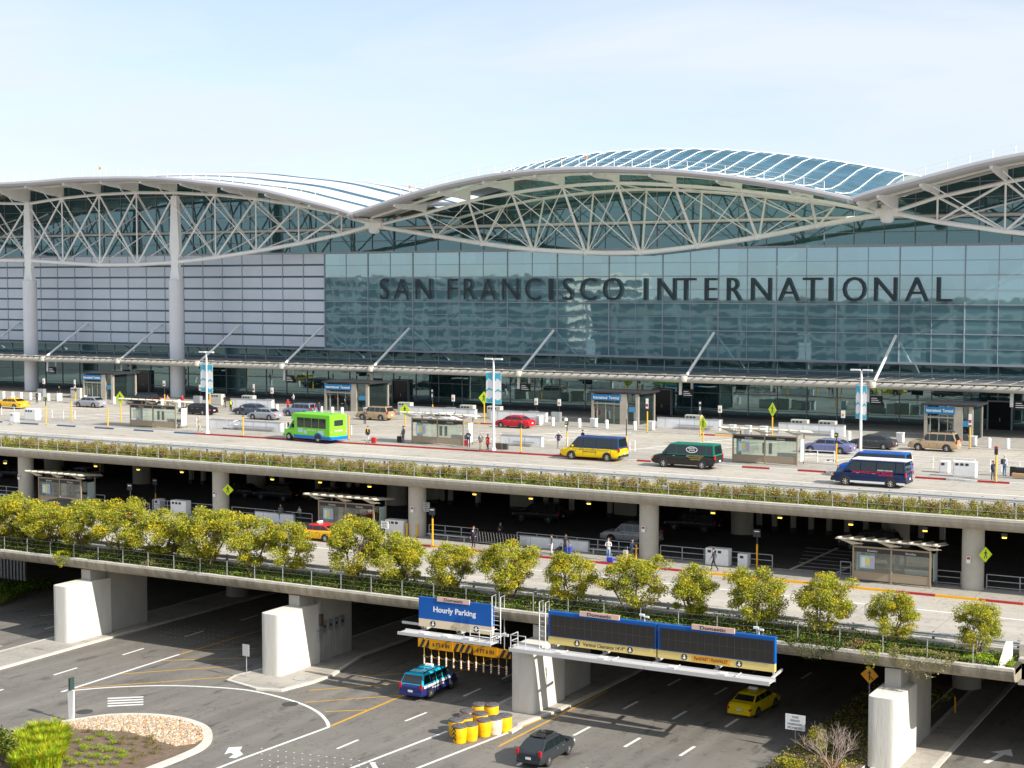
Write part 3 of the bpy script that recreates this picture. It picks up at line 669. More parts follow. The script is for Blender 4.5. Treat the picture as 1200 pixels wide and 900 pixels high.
def vglass():
    m=bpy.data.materials.new('skylight_glass'); m.use_nodes=True; nt=m.node_tree; N=nt.nodes; L=nt.links; N.clear()
    o=N.new('ShaderNodeOutputMaterial'); gl=N.new('ShaderNodeBsdfGlossy'); gl.inputs['Color'].default_value=(.42,.68,.86,1); gl.inputs['Roughness'].default_value=.06
    tr=N.new('ShaderNodeBsdfTranslucent'); tr.inputs['Color'].default_value=(.85,.9,.6,1); d=N.new('ShaderNodeBsdfDiffuse'); d.inputs['Color'].default_value=(.03,.12,.19,1)
    tcn=N.new('ShaderNodeTexCoord'); nz=N.new('ShaderNodeTexNoise'); nz.inputs['Scale'].default_value=.35; L.new(tcn.outputs['Object'],nz.inputs['Vector'])
    mr=N.new('ShaderNodeMapRange'); L.new(nz.outputs['Fac'],mr.inputs['Value']); mr.inputs['From Min'].default_value=.35; mr.inputs['From Max'].default_value=.65; mr.inputs['To Min'].default_value=.22; mr.inputs['To Max'].default_value=.5
    m1=N.new('ShaderNodeMixShader'); m1.inputs[0].default_value=.42; L.new(d.outputs[0],m1.inputs[1]); L.new(tr.outputs[0],m1.inputs[2])
    m2=N.new('ShaderNodeMixShader'); L.new(mr.outputs[0],m2.inputs[0]); L.new(m1.outputs[0],m2.inputs[1]); L.new(gl.outputs[0],m2.inputs[2]); L.new(m2.outputs[0],o.inputs[0]); return m
VG=vglass()
def rise(y,amp):
    t=min(1,max(0,(y-169.)/19.)); return amp*(t*t*(3-2*t)*.9+.1*max(0,min(1,(y-188)/30)))
def roof(prof,amp,yrow,gx=None,strips=None):
    prof=[tuple(p) for p in smooth([Vector(p) for p in prof],4)]
    YF=164.
    f=MB()    # front edge beam
    pr=[(YF,-.05),(YF-.06,-.32),(YF+.25,-.6),(YF+.9,-.72),(YF+.9,.0),(YF+.15,.03)]
    n=len(pr)
    for i in range(len(prof)-1):
        (x0,z0),(x1,z1)=prof[i],prof[i+1]; A=[(x0,y,z0+d) for y,d in pr]; B=[(x1,y,z1+d) for y,d in pr]
        f.add(A+B,[(k,(k+1)%n,n+(k+1)%n,n+k) for k in range(n)],None,False)
    f.build('roof_fascia',FAS,T)
    s=MB(); sof=MB(); vg=MB(); bars=MB()
    ys=[164.9,166.2]+yrow
    for i in range(len(prof)-1):
        (x0,z0),(x1,z1)=prof[i],prof[i+1]
        for j in range(len(ys)-1):
            ya,yb=ys[j],ys[j+1]; ra,rb=rise(ya,amp),rise(yb,amp)
            gls=(gx and gx[0]<=x0 and x1<=gx[1] and j>=1) or (strips and (j%2==1) and j>=3 and x0>strips[0] and x1<strips[1])
            (vg if gls else s).quad((x0,ya,z0+ra),(x1,ya,z1+ra),(x1,yb,z1+rb),(x0,yb,z0+rb))
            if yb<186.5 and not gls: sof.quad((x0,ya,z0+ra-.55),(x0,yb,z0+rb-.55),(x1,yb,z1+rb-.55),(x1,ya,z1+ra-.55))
    s.build('roof_sheet',RFW,T)
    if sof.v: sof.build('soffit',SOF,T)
    if vg.v:
        vg.split('skylight',VG,T)
    # skylight bars
    if gx:
        b=MB(); xx=[p for p in prof if gx[0]<=p[0]<=gx[1]]
        x=gx[0]+1
        def zf(x):
            for i in range(len(prof)-1):
                if prof[i][0]<=x<=prof[i+1][0]:
                    t=(x-prof[i][0])/(prof[i+1][0]-prof[i][0]); return prof[i][1]*(1-t)+prof[i+1][1]*t
        while x<gx[1]:
            z=zf(x); yy=[166.2,169,172,175,178,182,186,192,200]
            for k in range(len(yy)-1): b.bar((x,yy[k],z+rise(yy[k],amp)+.12),(x,yy[k+1],z+rise(yy[k+1],amp)+.12),.07,.1)
            x+=2.3
        b.build('skylight_bars',WHITE,T)
        b=MB()
        for yk in (170.,174.,178.5,184.):
            for i in range(len(xx)-1):
                (x0,z0),(x1,z1)=xx[i],xx[i+1]; b.bar((x0,yk,z0+rise(yk,amp)+.03),(x1,yk,z1+rise(yk,amp)+.03),.07,.06)
        b.split('glazing_bar',mat('glazing_bar',(.25,.4,.5),.4),T)
    return prof
ystd=[168.,170.5,173.,176.,180.,184.,188.,193.,198.,204.,210.,218.,226.,236.,248.,262.]
yl=[168.,172,173.4,177.5,179.,184.,186,192,194.5,202,205,215,219,232,238,262.]
pl_=roof(FA,2.2,yl,None,(-166,-117.5)); pc_=roof(FCp,4.3,ystd,(-109,-49.5)); pr_=roof(FRt,2.2,ystd)
upperz=[]
# soffit of the centre roof towards its ends is closed; ribs under all roofs
def zof(prof,x):
    for i in range(len(prof)-1):
        if prof[i][0]<=x<=prof[i+1][0]:
            t=(x-prof[i][0])/(prof[i+1][0]-prof[i][0]); return prof[i][1]*(1-t)+prof[i+1][1]*t
    return None
def UZ(x):
    for p,am in ((pl_,2.2),(pc_,4.3),(pr_,2.2)):
        z=zof(p,x)
        if z: return min(z+rise(YU,am)-.15,z+.9)
    return 38.
upper()
rib=MB()
for prof,top,amp in ((pl_,LT,2.2),(pc_,CT,4.3),(pr_,RT_,2.2)):
    for tx,tz in top:
        z=zof(prof,tx)
        if z is None: z=zof(prof,tx+1.5) or zof(prof,tx-1.5)
        if z is None: continue
        # wing-shaped bracket from the chord out under the front edge
        zc=tz+.1
        rib.extr([(164.7,z-.62),(172.3,z+rise(172.3,amp)-.5),(172.3,zc),(169.5,zc+.25),(166.4,z-1.25),(164.7,z-.95)],(tx-.16,0,0),(0,1,0),(0,0,1),(.32,0,0))
        rib.tube([(tx,172,tz),(tx,172,z+rise(172,amp)-.3)],.16,8)
    for yk in (168.2,175.):
        for i in range(0,len(prof)-1):
            (x0,z0),(x1,z1)=prof[i],prof[i+1]; rib.bar((x0,yk,z0+rise(yk,amp)-.62),(x1,yk,z1+rise(yk,amp)-.62),.35,.25)
rib.split('roof_bracket',ST,T)
# rail along the roof front
ra=MB()
for prof,lo,hi in ((pl_,-214,-121),(pc_,-112,-52),(pr_,-45,10)):
    x=lo; pts=[]
    while x<hi:
        z=zof(prof,x)
        if z is not None: ra.tube([(x,165.2,z),(x,165.2,z+1.05)],.04,5); pts.append((x,165.2,z))
        x+=2.33
    for dz in (.55,1.05):
        for a,b in zip(pts,pts[1:]): ra.tube([(a[0],a[1],a[2]+dz),(b[0],b[1],b[2]+dz)],.014,4,cap=False)
ra.split('roof_rail',WHITE,T,3)
for px,py in ((117,197),(687,184),(480,219)): 
    p=atY(px,py,166 if px!=480 else 190)
    g=MB(); g.tube([(p.x,p.y,p.z-1.6),(p.x,p.y,p.z-.2)],.05); g.build('beacon_mast',WHITE,T); g=MB(); g.lathe([(.13,-.25),(.16,0),(.1,.22)],tuple(p),10); g.build('beacon',mat('beacon_orange',(.75,.16,.05),.4),T)
# --- lettering, one mesh per letter, each fitted to where it stands
LETM=mat('letter_bronze',(.028,.038,.046),.28,metal=.3)
px=[('S',134,166),('A',183,238),('N',260,315),('F',373,405),('R',430,470),('A',488,542),('N',565,622),('C',645,700),('I',728,740),('S',777,812),('C',838,895),('O',918,987),('I',1062,1072),('N',1110,1172),('T',1175,1241),
    ('E',1276,1316),('R',1354,1406),('N',1439,1508),('A',1534,1608),('T',1621,1687),('I',1712,1725),('O',1761,1842),('N',1872,1950),('A',1980,2062),('L',2092,2145)]
for c,a,b in px:
    xa=atY(400+a/3,340,177.1).x; xb=atY(400+b/3,340,177.1).x
    g=MB(); h=2.78; put_text(g,c,((xa+xb)/2,177.14,27.8),(1,0,0),(0,0,1),1,None,.035,-.008,fit=(xb-xa,h+(.12 if c in 'SCO' else 0)))
    g.build('sign_letter',LETM,T)
# --- canopy over the kerb
CN=mat('canopy_cream',(.46,.44,.39),.5,var=.06,scale=.4); CND=mat('canopy_top_grey',(.13,.13,.14),.6,var=.1,scale=.4)
zc=17.55
g=MB(); g.box(XL,XR,168.6,178.1,zc-.12,zc); g.build('canopy_roof',CND,T)
g=MB(); g.tube([(XL,168.2,zc-.45),(XR,168.2,zc-.45)],.36,10); g.box(XL,XR,168.25,168.7,zc+.0,zc+.1); 
g.build('canopy_front_beam',CN,T)
g=MB(); x=XL+1.2
while x<XR:
    g.box(x-.3,x+.3,168.3,168.9,zc+.1,zc+.14)
    g.box(x-.03,x+.03,168.7,178.,zc+.001,zc+.04); x+=2.49
g.build('canopy_ribs',CN,T)
g=MB(); x=XL+.5
while x<XR: g.box(x-.09,x+.09,167.76,167.9,zc-.16,zc-.06); x+=1.245
g.build('canopy_lamps',DARK,T)
g=MB()
k=0
sx=[-206.4,-191.6,-176.7,-161.4,-146.3,-131.2,-116.4,-93.9,-71.5,-48.9,-26.3,-4]
for x in sx: g.tube([(x,YG-.1,22.4),(x+.05,168.8,zc+.05)],.17,8)
g.split('canopy_strut',mat('strut_white',(.9,.9,.9),.4),T)
g=MB()
for x in sx:
    g.lathe([(.55,-.3),(.6,0),(.4,.35)],(x,168.1,zc-.35),8); g.bar((x,168.5,zc-.5),(x,178,zc-.35),.3,.45)
g.split('canopy_bracket',CN,T)
# --- entrance porches with blue signs
BLUE=mat('sign_blue',(.012,.16,.36),.4)
WT=mat('letter_white',(.85,.85,.85),.5)
STL=mat('brushed_steel',(.50,.45,.38),.35,metal=.4,var=.1,scale=1)
GDK=glass_wall('door_glass',0,(.3,.38,.38),(.02,.03,.03),.05,.4)
for i,(pxl,pxr,xlab) in enumerate(((97,132,'at the left, behind the silver sedan'),(380,431,'behind the people near the blue-grey and gold wagons'),(693,748,'behind the white bollards in the middle'),(1083,1140,'behind the tan off-roader at the right'))):
    yf=163.; x0=colX(pxl,yf,15); x1=colX(pxr,yf,15); zt=Z1+3.75; z0=Z1+.15
    t=thing('entrance_porch','glass entrance porch with blue sign, '+xlab,'entrance',((x0+x1)/2,yf,z0))
    g=MB()
    for x in (x0,x1-.35): g.box(x,x+.35,yf,yf+.35,z0,zt)
    g.box(x0+(x1-x0)*.62,x0+(x1-x0)*.62+.9,yf-.1,yf+.45,z0,zt-.05)
    for x in (x0+.02,x1-.32): g.box(x,x+.3,167.6,167.9,z0,zt)
    g.split('post',STL,t); 
    MB().box(x0-.3,x1+.5,yf-.2,168.,zt,zt+.22).build('roof',DARK,t,bevel=.03)
    g=MB(); g.box(x0+.36,x0+(x1-x0)*.62-.01,yf+.1,yf+.16,z0,zt-1.0); g.box(x0+(x1-x0)*.62+.92,x1-.36,yf+.1,yf+.16,z0,zt); g.box(x1-.2,x1-.14,yf+.36,168,z0,zt); g.box(x0+.1,x0+.16,yf+.36,168,z0,zt); g.build('glass',GDK,t)
    g=MB()
    for f_ in (.12,.3,.48): g.box(x0+(x1-x0)*f_,x0+(x1-x0)*f_+.08,yf+.04,yf+.09,z0,zt-1.)
    g.box(x0+.36,x0+(x1-x0)*.62,yf+.02,yf+.2,z0+2.3,z0+2.45); g.build('door_frames',STL,t)
    sg=MB().box(x0+.1,x0+(x1-x0)*.64,yf-.16,yf-.04,zt-.85,zt-.12).build('sign',BLUE,t)
    g=MB(); put_text(g,'International  Terminal',((x0+.1+x0+(x1-x0)*.64)/2,yf-.165,zt-.5),(1,0,0),(0,0,1),1,None,.004,.008,fit=((x1-x0)*.55,.34)); g.build('lettering',WT,sg)
    sg=MB().box(x0+(x1-x0)*.8,x1-.4,yf+.0,yf+.04,z0+1.5,z0+2.1).build('notice',mat('notice_blue',(.05,.25,.45),.4),t)
# side doors in the glass wall and their frames
for px0 in (168,470,776,1172):
    x=colX(px0,177.9,14); t=thing('side_door','dark double door in the terminal glass, right of the porch near photo column %s'%({168:'one',470:'two',776:'three',1172:'four'}[px0]),'door',(x,177.9,Z1+.15))
    t['label']={168:'dark glazed side door behind the first departures shelter',470:'dark glazed side door between the gold wagon and the diamond sign',776:'dark glazed side door right of the middle entrance porch',1172:'dark glazed side door at the far right of the terminal front'}[px0]
    g=MB(); 
    for dx in (-1.4,1.25): g.box(x+dx,x+dx+.15,177.6,178.05,Z1+.15,Z1+3.3)
    g.box(x-1.4,x+1.4,177.6,178.05,Z1+3.3,Z1+3.45); g.build('frame',FR,t); MB().box(x-1.24,x+1.24,177.8,177.9,Z1+.16,Z1+3.29).build('leaves',mat('door_black',(.01,.012,.015),.2),t); MB().box(x-.04,x+.04,177.74,177.8,Z1+1.1,Z1+1.5).build('handle',STL,t)
# hanging signs below the canopy
for i,px0 in enumerate((58,145,336,439,611,801,1021,1190)):
    x=colX(px0,169.5,16); t=thing('hanging_sign','black direction sign hanging under the canopy, '+('leftmost','left of the first shelter','above the blue-grey wagon','above the gold wagon','above the red sedan','above the dark green van','beside the right banner pole','at the right edge of the photo')[i],'sign',(x,169.5,15))
    g=MB(); g.box(x-.55,x-.2,169.4,169.6,15.2,zc-.12); g.box(x+.75,x+1.,169.9,170.1,15.9,zc-.12); g.build('hanger',WHITE,t); sg=MB().box(x-.1,x+1.3,169.4,169.55,14.9,15.9).build('panel',BLACK,t)
    g=MB()
    for k in range(3): g.box(x+.05,x+1.1-.2*k,169.38,169.397,15.15+.22*k,15.23+.22*k)
    g.build('lettering',WT,sg)
# unseen buildings behind the camera, added and sized for the reflections in the glass
for (x0,x1,y0,y1,zt,cb,lab,nm) in ((-190,40,-75,-22,25.,(.42,.38,.30),'open-sided beige parking garage opposite the terminal','parking_garage'),(-330,-215,-120,-60,31.,(.5,.46,.38),'tall beige hotel block opposite the terminal, at the left','hotel_building'),(-5,75,-190,-120,62.,(.45,.42,.35),'unseen beige office block added for the reflections in the terminal glass','reflection_office')):
    t=thing(nm,lab,'building',((x0+x1)/2,(y0+y1)/2,0)); m1=mat(nm+'_wall',cb,.85,var=.1,scale=.2)
    g=MB(); nlev=int(zt/3.1)
    for k in range(nlev+1): g.box(x0,x1,y0,y1,k*3.1-.9 if k else .001,k*3.1+.35)
    x=x0
    while x<x1: g.box(x,x+1.0,y1-.7,y1+.1,.001,nlev*3.1); g.box(x,x+1.,y0-.1,y0+.7,.001,nlev*3.1); x+=9.
    g.build('floors',m1,t); MB().box(x0+1.5,x1-1.5,y0+1.5,y1-1.5,.01,nlev*3.1-.2).build('interior',mat('garage_dark',(.03,.035,.04),.7),t)
# ---------------------------------------------------------------- vehicles (local: front towards +X, wheels on z=0)
def paint(name,c,metal=.25): return mat('paint_'+name,c,.4,metal=metal,coat=.22,var=.04,scale=1.2,spec=.3)
AUTOG=mat('car_glass',(.012,.018,.02),.06,spec=.8)
CHROME=mat('bright_metal',(.7,.7,.7),.22,metal=.9)
TAIL=mat('tail_lamp_red',(.5,.012,.015),.25); HEADL=mat('headlamp_clear',(.72,.74,.76),.12,metal=.2); AMB=mat('amber_lens',(.85,.28,.02),.3)
PLATE=mat('number_plate',(.7,.7,.72),.5); TRIM=mat('dark_trim',(.025,.025,.028),.6)
TYRE=mat('tyre',(.02,.02,.021),.85)
def vehicle(name,label,cat,L,W,H,wb,r,prof,cab,body,roofm=None,gc=.22,splits=(),rimm=None,bump=None,stripe=None,rack=False,skipwin=(),lampz=None,crown=.04,rearvert=False,group=None,sill=None,taxi=False):
    t=thing(name,label,cat,(0,0,0),0,group); roofm=roofm or body; rimm=rimm or CHROME
    P_=[(x*L,z) for x,z in prof]
    def zt(x):
        for (a,za),(b,zb) in zip(P_,P_[1:]):
            if a<=x<=b: return za+(zb-za)*(x-a)/(b-a)
        return P_[-1][1]
    def hw(x): return W/2*(1-.13*abs(2*x/L)**7)
    mb=MB(); xs=sorted(set([-.5,-.49,-.47,-.44,-.4,-.33,-.25,-.15,-.05,.05,.15,.25,.33,.4,.44,.47,.49,.5]+[p[0] for p in prof])); rings=[]
    for f in xs:
        x=f*L; z1=zt(x); w_=hw(x); zb=gc+(.14*max(0,abs(f)-.44)/.06)
        e=.0 if abs(f)<.485 else .05
        hh=[( .80,zb),(.97,zb+.05),(1.,zb+.18),(1.,zb+(z1-zb)*.55),(.975,z1-.12),(.93,z1-.035),(.80,z1-e),(.45,z1+.015-e),(0,z1+.02-e)]
        ring=[(x,w_*a,z) for a,z in hh]+[(x,-w_*a,z) for a,z in hh[-2::-1]]
        rings.append(ring)
    n=len(rings[0]); vs=[v for q in rings for v in q]; fs=[]
    for i in range(len(rings)-1):
        for k in range(n): fs.append((i*n+k,(i+1)*n+k,(i+1)*n+(k+1)%n,i*n+(k+1)%n))
    mb.add(vs,fs,body,True); mb.add(rings[0],[tuple(range(n))],body); mb.add(rings[-1],[tuple(range(n))[::-1]],body)
    # dark wheel arches, sills
    ax=(-wb/2-.02*L*0,wb/2)
    for x in ax:
        for s in (-1,1):
            y=s*(hw(x)+.004); c=[(x+(r+.07)*math.cos(a),y,r+(r+.07)*math.sin(a)) for a in [PI*k/14 for k in range(15)]]
            c=[(x-(r+.07),y,gc)]+c[::-1]+[(x+(r+.07),y,gc)]
            c=[p for p in c if p[2]<zt(x)-.05]
            mb.add(c,[tuple(range(len(c)))],TRIM)
    bo=mb.build('body',None,t,fix=True)
    rb,rr,fr,fb=[q*L for q in cab[:4]]; belt,wb_,wt_=cab[4],cab[5]*W/2,cab[6]*W/2; zr=H
    g=MB(); k=.03
    vs=[(rb,-wb_,belt-k),(fb,-wb_,belt-k),(fb,wb_,belt-k),(rb,wb_,belt-k),(rr,-wt_,zr-.03),(fr,-wt_,zr-.03),(fr,wt_,zr-.03),(rr,wt_,zr-.03),((rr*.8+fr*.2),0,zr+crown-.03),((rr*.2+fr*.8),0,zr+crown-.03)]
    g.add(vs,[(0,1,5,4),(2,3,7,6),(1,2,6,9,5) if False else (1,2,6,5),(3,0,4,7),(4,5,9,8),(6,7,8,9),(5,6,9),(7,4,8)],roofm)
    g.build('cabin',None,t,bevel=.07,fix=True)
    def sd(z): return wb_+(wt_-wb_)*(z-belt)/(zr-belt)
    def xr(z): return rb+(rr-rb)*(z-belt)/(zr-belt)
    def xf(z): return fb+(fr-fb)*(z-belt)/(zr-belt)
    z0,z1=belt+.05,zr-.13; 
    edges=[None]+[s*L for s in splits]+[None]
    for i in range(len(edges)-1):
        if i in skipwin: continue
        a0=(edges[i]+.04 if edges[i] is not None else None); b0=(edges[i+1]-.04 if edges[i+1] is not None else None)
        q=[(a0 if a0 is not None else xr(z0)+.13,z0),(b0 if b0 is not None else xf(z0)-.16,z0),(b0 if b0 is not None else xf(z1)-.10,z1),(a0 if a0 is not None else xr(z1)+.13,z1)]
        for s in (-1,1):
            w=MB(); A=[(x,s*(sd(z)+.012),z) for x,z in q]; B=[(x,s*(sd(z)-.03),z) for x,z in q]
            w.add(A+B,[(0,1,2,3),(7,6,5,4),(0,4,5,1),(1,5,6,2),(2,6,7,3),(3,7,4,0)]); w.build('side_window',AUTOG,t,fix=True)
    for nm,fx,sg in (('windscreen',xf,1),('rear_window',xr,-1)):
        za,zb=belt+(.06 if sg>0 else .1),zr-.12; w=MB()
        A=[(fx(za)+sg*.012,-sd(za)+.12,za),(fx(za)+sg*.012,sd(za)-.12,za),(fx(zb)+sg*.012,sd(zb)-.1,zb),(fx(zb)+sg*.012,-sd(zb)+.1,zb)]
        B=[(p[0]-sg*.04,p[1],p[2]) for p in A]; w.add(A+B,[(0,1,2,3),(7,6,5,4),(0,4,5,1),(1,5,6,2),(2,6,7,3),(3,7,4,0)]); w.build(nm,AUTOG,t,fix=True)
    for x in ax:
        for s in (-1,1):
            y=s*(hw(x)-.10); w=MB(); 
            prf=[(r*.62,-.11),(r*.9,-.11),(r,-.07),(r,.07),(r*.9,.11),(r*.62,.11)]
            nn=20; vs=[(x+q*math.cos(2*PI*k/nn),y+o,r+q*math.sin(2*PI*k/nn)) for q,o in prf for k in range(nn)]
            w.add(vs,[(i*nn+k,i*nn+(k+1)%nn,(i+1)*nn+(k+1)%nn,(i+1)*nn+k) for i in range(5) for k in range(nn)]+[(5*nn+k,5*nn+(k+1)%nn,(k+1)%nn,k) for k in range(nn)],None,True)
            ty=w.build('wheel',TYRE,t,fix=True)
            w=MB(); yo=y+s*.10
            w.add([(x+r*.63*math.cos(2*PI*k/nn),yo-s*.05,r+r*.63*math.sin(2*PI*k/nn)) for k in range(nn)],[tuple(range(nn))],DARK)
            for k in range(7):
                a=2*PI*k/7; w.bar((x,yo,r),(x+r*.62*math.cos(a),yo-s*.01,r+r*.62*math.sin(a)),.07,.03,rimm)
            w.tube([(x,yo-s*.03,r),(x,yo+s*.012,r)],r*.17,8,rimm)
            rg=[(x+q*math.cos(2*PI*k/nn),yo-s*.005,r+q*math.sin(2*PI*k/nn)) for q in (r*.56,r*.66) for k in range(nn)]
            w.add(rg,[(k,(k+1)%nn,nn+(k+1)%nn,nn+k) for k in range(nn)],rimm); w.build('rim',None,ty)
    zl=lampz or (zt(-.45*L)-.28); zf_=zt(.46*L)-.16; x1=L/2
    for s in (-1,1):
        g=MB(); g.box(-x1-.012,-x1+.10,s*W*.42-.09,s*W*.42+.09,zl-.13,zl+(.22 if rearvert else .05)); g.build('tail_lamp',TAIL,t,bevel=.02)
        g=MB(); g.box(x1-.16,x1+.015,s*W*.36-.17,s*W*.36+.15,zf_-.12,zf_+.04); g.build('headlamp',HEADL,t,bevel=.02)
        xm=fb-.42; g=MB(); g.box(xm-.05,xm+.09,s*(sd(belt)+.05),s*(sd(belt)+.05)+s*.2,belt+.02,belt+.17) if s>0 else g.box(xm-.05,xm+.09,s*(sd(belt)+.05)-.2,s*(sd(belt)+.05),belt+.02,belt+.17); g.build('mirror',body,t,bevel=.03)
    g=MB(); g.box(-x1-.06,-x1+.2,-W*.44,W*.44,gc+.08,gc+.3); g.build('rear_bumper',bump or body,t,bevel=.04)
    g=MB(); g.box(x1-.2,x1+.05,-W*.43,W*.43,gc+.05,gc+.27); g.build('front_bumper',bump or body,t,bevel=.04)
    g=MB(); g.box(x1-.06,x1+.02,-W*.2,W*.2,gc+.33,zf_+.02); g.build('grille',TRIM,t)
    g=MB(); g.box(-x1-.075,-x1-.04,-.17,.17,gc+.34,gc+.48); g.build('number_plate',PLATE,t)
    if sill:
        g=MB()
        for s in (-1,1): g.box(-wb/2+r+.12,wb/2-r-.12,s*(W/2+.006)-.008,s*(W/2+.006)+.008,gc-.02,gc+.13)
        g.build('sill_trim',sill,t)
    for s in (-1,1):
        for f in splits[-2:]:
            g=MB(); g.box(f*L+.08,f*L+.28,s*(hw(0)+.01)-.015,s*(hw(0)+.01)+.015,belt-.14,belt-.1); g.build('door_handle',CHROME,t)
    g=MB()
    for f in splits:
        x=f*L
        for s in (-1,1):
            zs=[gc+.2,gc+(belt-gc)*.55,belt-.14]
            ys=[hw(x)*1.0,hw(x)*1.0,hw(x)*.975]
            for (za,ya),(zb_,yb) in zip(list(zip(zs,ys)),list(zip(zs,ys))[1:]): g.add([(x-.012,s*(ya+.004),za),(x+.012,s*(ya+.004),za),(x+.012,s*(yb+.004),zb_),(x-.012,s*(yb+.004),zb_)],[(0,1,2,3)])
    if splits: g.split('door_seam',TRIM,t)
    if rack:
        for s in (-1,1):
            g=MB(); g.bar((rr+.15,s*(wt_-.12),zr+.06),(fr-.15,s*(wt_-.12),zr+.06),.05,.05); g.box(rr+.2,rr+.28,s*(wt_-.12)-.02,s*(wt_-.12)+.02,zr-.03,zr+.05); g.box(fr-.3,fr-.22,s*(wt_-.12)-.02,s*(wt_-.12)+.02,zr-.03,zr+.05); g.build('roof_rail',DARK,t)
    if taxi:
        g=MB(); xm=(rr+fr)/2+.1; g.box(xm-.12,xm+.12,-.32,.32,zr+.01,zr+.2); g.build('roof_sign',WT,t,bevel=.05)
    return t
PSED=[(-.5,.82),(-.47,.98),(-.30,1.02),(-.1,.97),(.22,.95),(.40,.84),(.48,.66),(.5,.58)]
PSUV=[(-.5,.95),(-.48,1.08),(-.1,1.06),(.22,1.04),(.42,.98),(.48,.82),(.5,.7)]
PVAN=[(-.5,1.05),(-.49,1.12),(0,1.12),(.24,1.12),(.32,1.1),(.46,.98),(.49,.8),(.5,.7)]
def sedan(label,cat,c,L=4.75,W=1.82,H=1.45,group=None,**k):
    return vehicle('sedan' if cat!='taxi' else 'taxi',label,cat,L,W,H,L*.575,.325,PSED,(-.40,-.22,.10,.27,.96,.93,.70),paint(*c),splits=(-.17,.0),gc=.2,taxi=(cat=='taxi'),group=group,**k)
def suv(label,c,L=4.7,W=1.85,H=1.72,name='suv',**k):
    cab=k.pop('cab',(-.485,-.42,.11,.25,1.05,.94,.76))
    return vehicle(name,label,k.pop('cat','SUV'),L,W,H,L*.575,.36,PSUV,cab,paint(*c),splits=(-.26,-.10,.06)if L>4.4 else (-.22,.0),gc=.26,lampz=.95,rearvert=True,rack=True,**k)
def van(label,cb,cr_,L=5.75,W=2.02,H=2.08,**k):
    return vehicle('shuttle_van',label,'van',L,W,H,L*.60,.37,PVAN,(-.492,-.47,.20,.34,1.16,.96,.80),paint(*cb),paint(*cr_),gc=.28,splits=k.pop('splits',(-.36,-.11,.10)),lampz=.98,rearvert=True,crown=.06,**k)
UPZ=Z1+.012
def drive(t,px,py,z,rz=PI,label=None):
    p=at(px,py,z); t.location=(p.x,p.y,z); t.rotation_euler=(0,0,rz); return t
# px,py = where the middle of its footprint is seen
# inner roadway by the terminal kerb (front wheels towards the left of the picture)
drive(sedan('yellow taxi cut by the left edge of the photo','taxi',('taxi_yellow',(.75,.42,.01),0)),14,478.5,UPZ)
drive(sedan('silver sedan at the kerb by the leftmost entrance','car',('silver',(.33,.35,.39)),L=4.8),106,477,UPZ)
drive(suv('dark SUV seen behind the leftmost departures shelter',('black',(.015,.016,.02))),168,475.5,UPZ)
drive(sedan('black limousine right of the leftmost departures shelter','car',('black',(.015,.016,.02)),L=5.3),232,485.5,UPZ)
drive(sedan('dark blue sedan left of the silver one near the white barrier','car',('slate_blue',(.07,.09,.14)),L=4.8),294,486,UPZ)
drive(sedan('small silver sedan overlapping the dark blue sedan','car',('silver',(.33,.35,.39)),L=4.4),311,491.5,UPZ)
drive(suv('pale blue-grey compact SUV above the green bus',('ice_blue',(.20,.25,.36)),L=4.45,H=1.68),352,487.5,UPZ)
drive(suv('gold SUV with its driver door open',('gold',(.42,.31,.18)),L=4.75),440,492,UPZ)
drive(sedan('white car half hidden behind the middle departures shelter','car',('white',(.7,.7,.7),0),L=4.4),520,497,UPZ)
drive(sedan('red sedan parked at the terminal kerb','car',('red',(.50,.012,.025),.1),L=4.6),603,501,UPZ)
drive(sedan('lavender blue old sedan with a vinyl roof, right of the right shelter','car',('lavender',(.17,.19,.36)),L=5.2,roofm=paint('lavender_roof',(.20,.22,.38)),rimm=CHROME),970,530.5,UPZ)
drive(sedan('dark grey sedan parked in front of the tan off-roader','car',('graphite',(.05,.055,.06)),L=4.8),1022,525.5,UPZ)
drive(suv('tan boxy off-roader parked by the rightmost entrance',('tan',(.45,.33,.20)),L=4.85,W=1.95,H=1.85),1095,528,UPZ)
# people and doors open on the gold SUV are added below
# outer roadway
v=van('yellow shuttle van with dark blue upper half and lettering',('van_yellow',(.80,.56,.0),0),('van_blue',(.015,.05,.17),0),bump=TRIM); drive(v,697,537.5,UPZ); V1=v; v.location=(0,0,0)
v=van('dark brown and green shuttle van with a white oval emblem',('van_brown',(.022,.020,.018),.1),('van_green',(.0,.17,.11),0),bump=CHROME); drive(v,805,547,UPZ); V2=v; v.location=(0,0,0)
v=van('navy shuttle van with white roof and red lettering',('van_navy',(.006,.02,.075),.1),('van_navy',(.006,.02,.075),.1),H=2.0,bump=TRIM); drive(v,1021,568.5,UPZ); V3=v; v.location=(0,0,0)
v=van('bright blue shuttle van partly hidden behind the navy one',('van_azure',(.01,.10,.42),.1),('van_azure',(.01,.10,.42),.1),H=2.1,bump=TRIM); drive(v,1023,558.5,UPZ); V4=v
def vtext(v,body,x,z,w,h,m,y=None,bold=.01):
    "lettering on the side of a van that faces the camera (local +Y), read from front to rear"
    g=MB(); put_text(g,body,(x,(y or 1.02),z),(-1,0,0),(0,0,1),1,None,.003,bold,fit=(w,h)); g.build('lettering',m,v)
INK=mat('ink_navy',(.01,.02,.08),.5); INKR=mat('ink_red',(.75,.02,.07),.5); INKG=mat('ink_gold',(.5,.36,.08),.5)
vtext(V1,'www. EastBayBayAirportShuttle.com',-.2,.98,3.6,.13,INK); vtext(V1,'AIRPORT',1.55,.78,.7,.09,INK); vtext(V1,'1-888-000-0000' if False else 'AIRPORT SHUTTLE',-.1,.78,1.3,.1,INK)
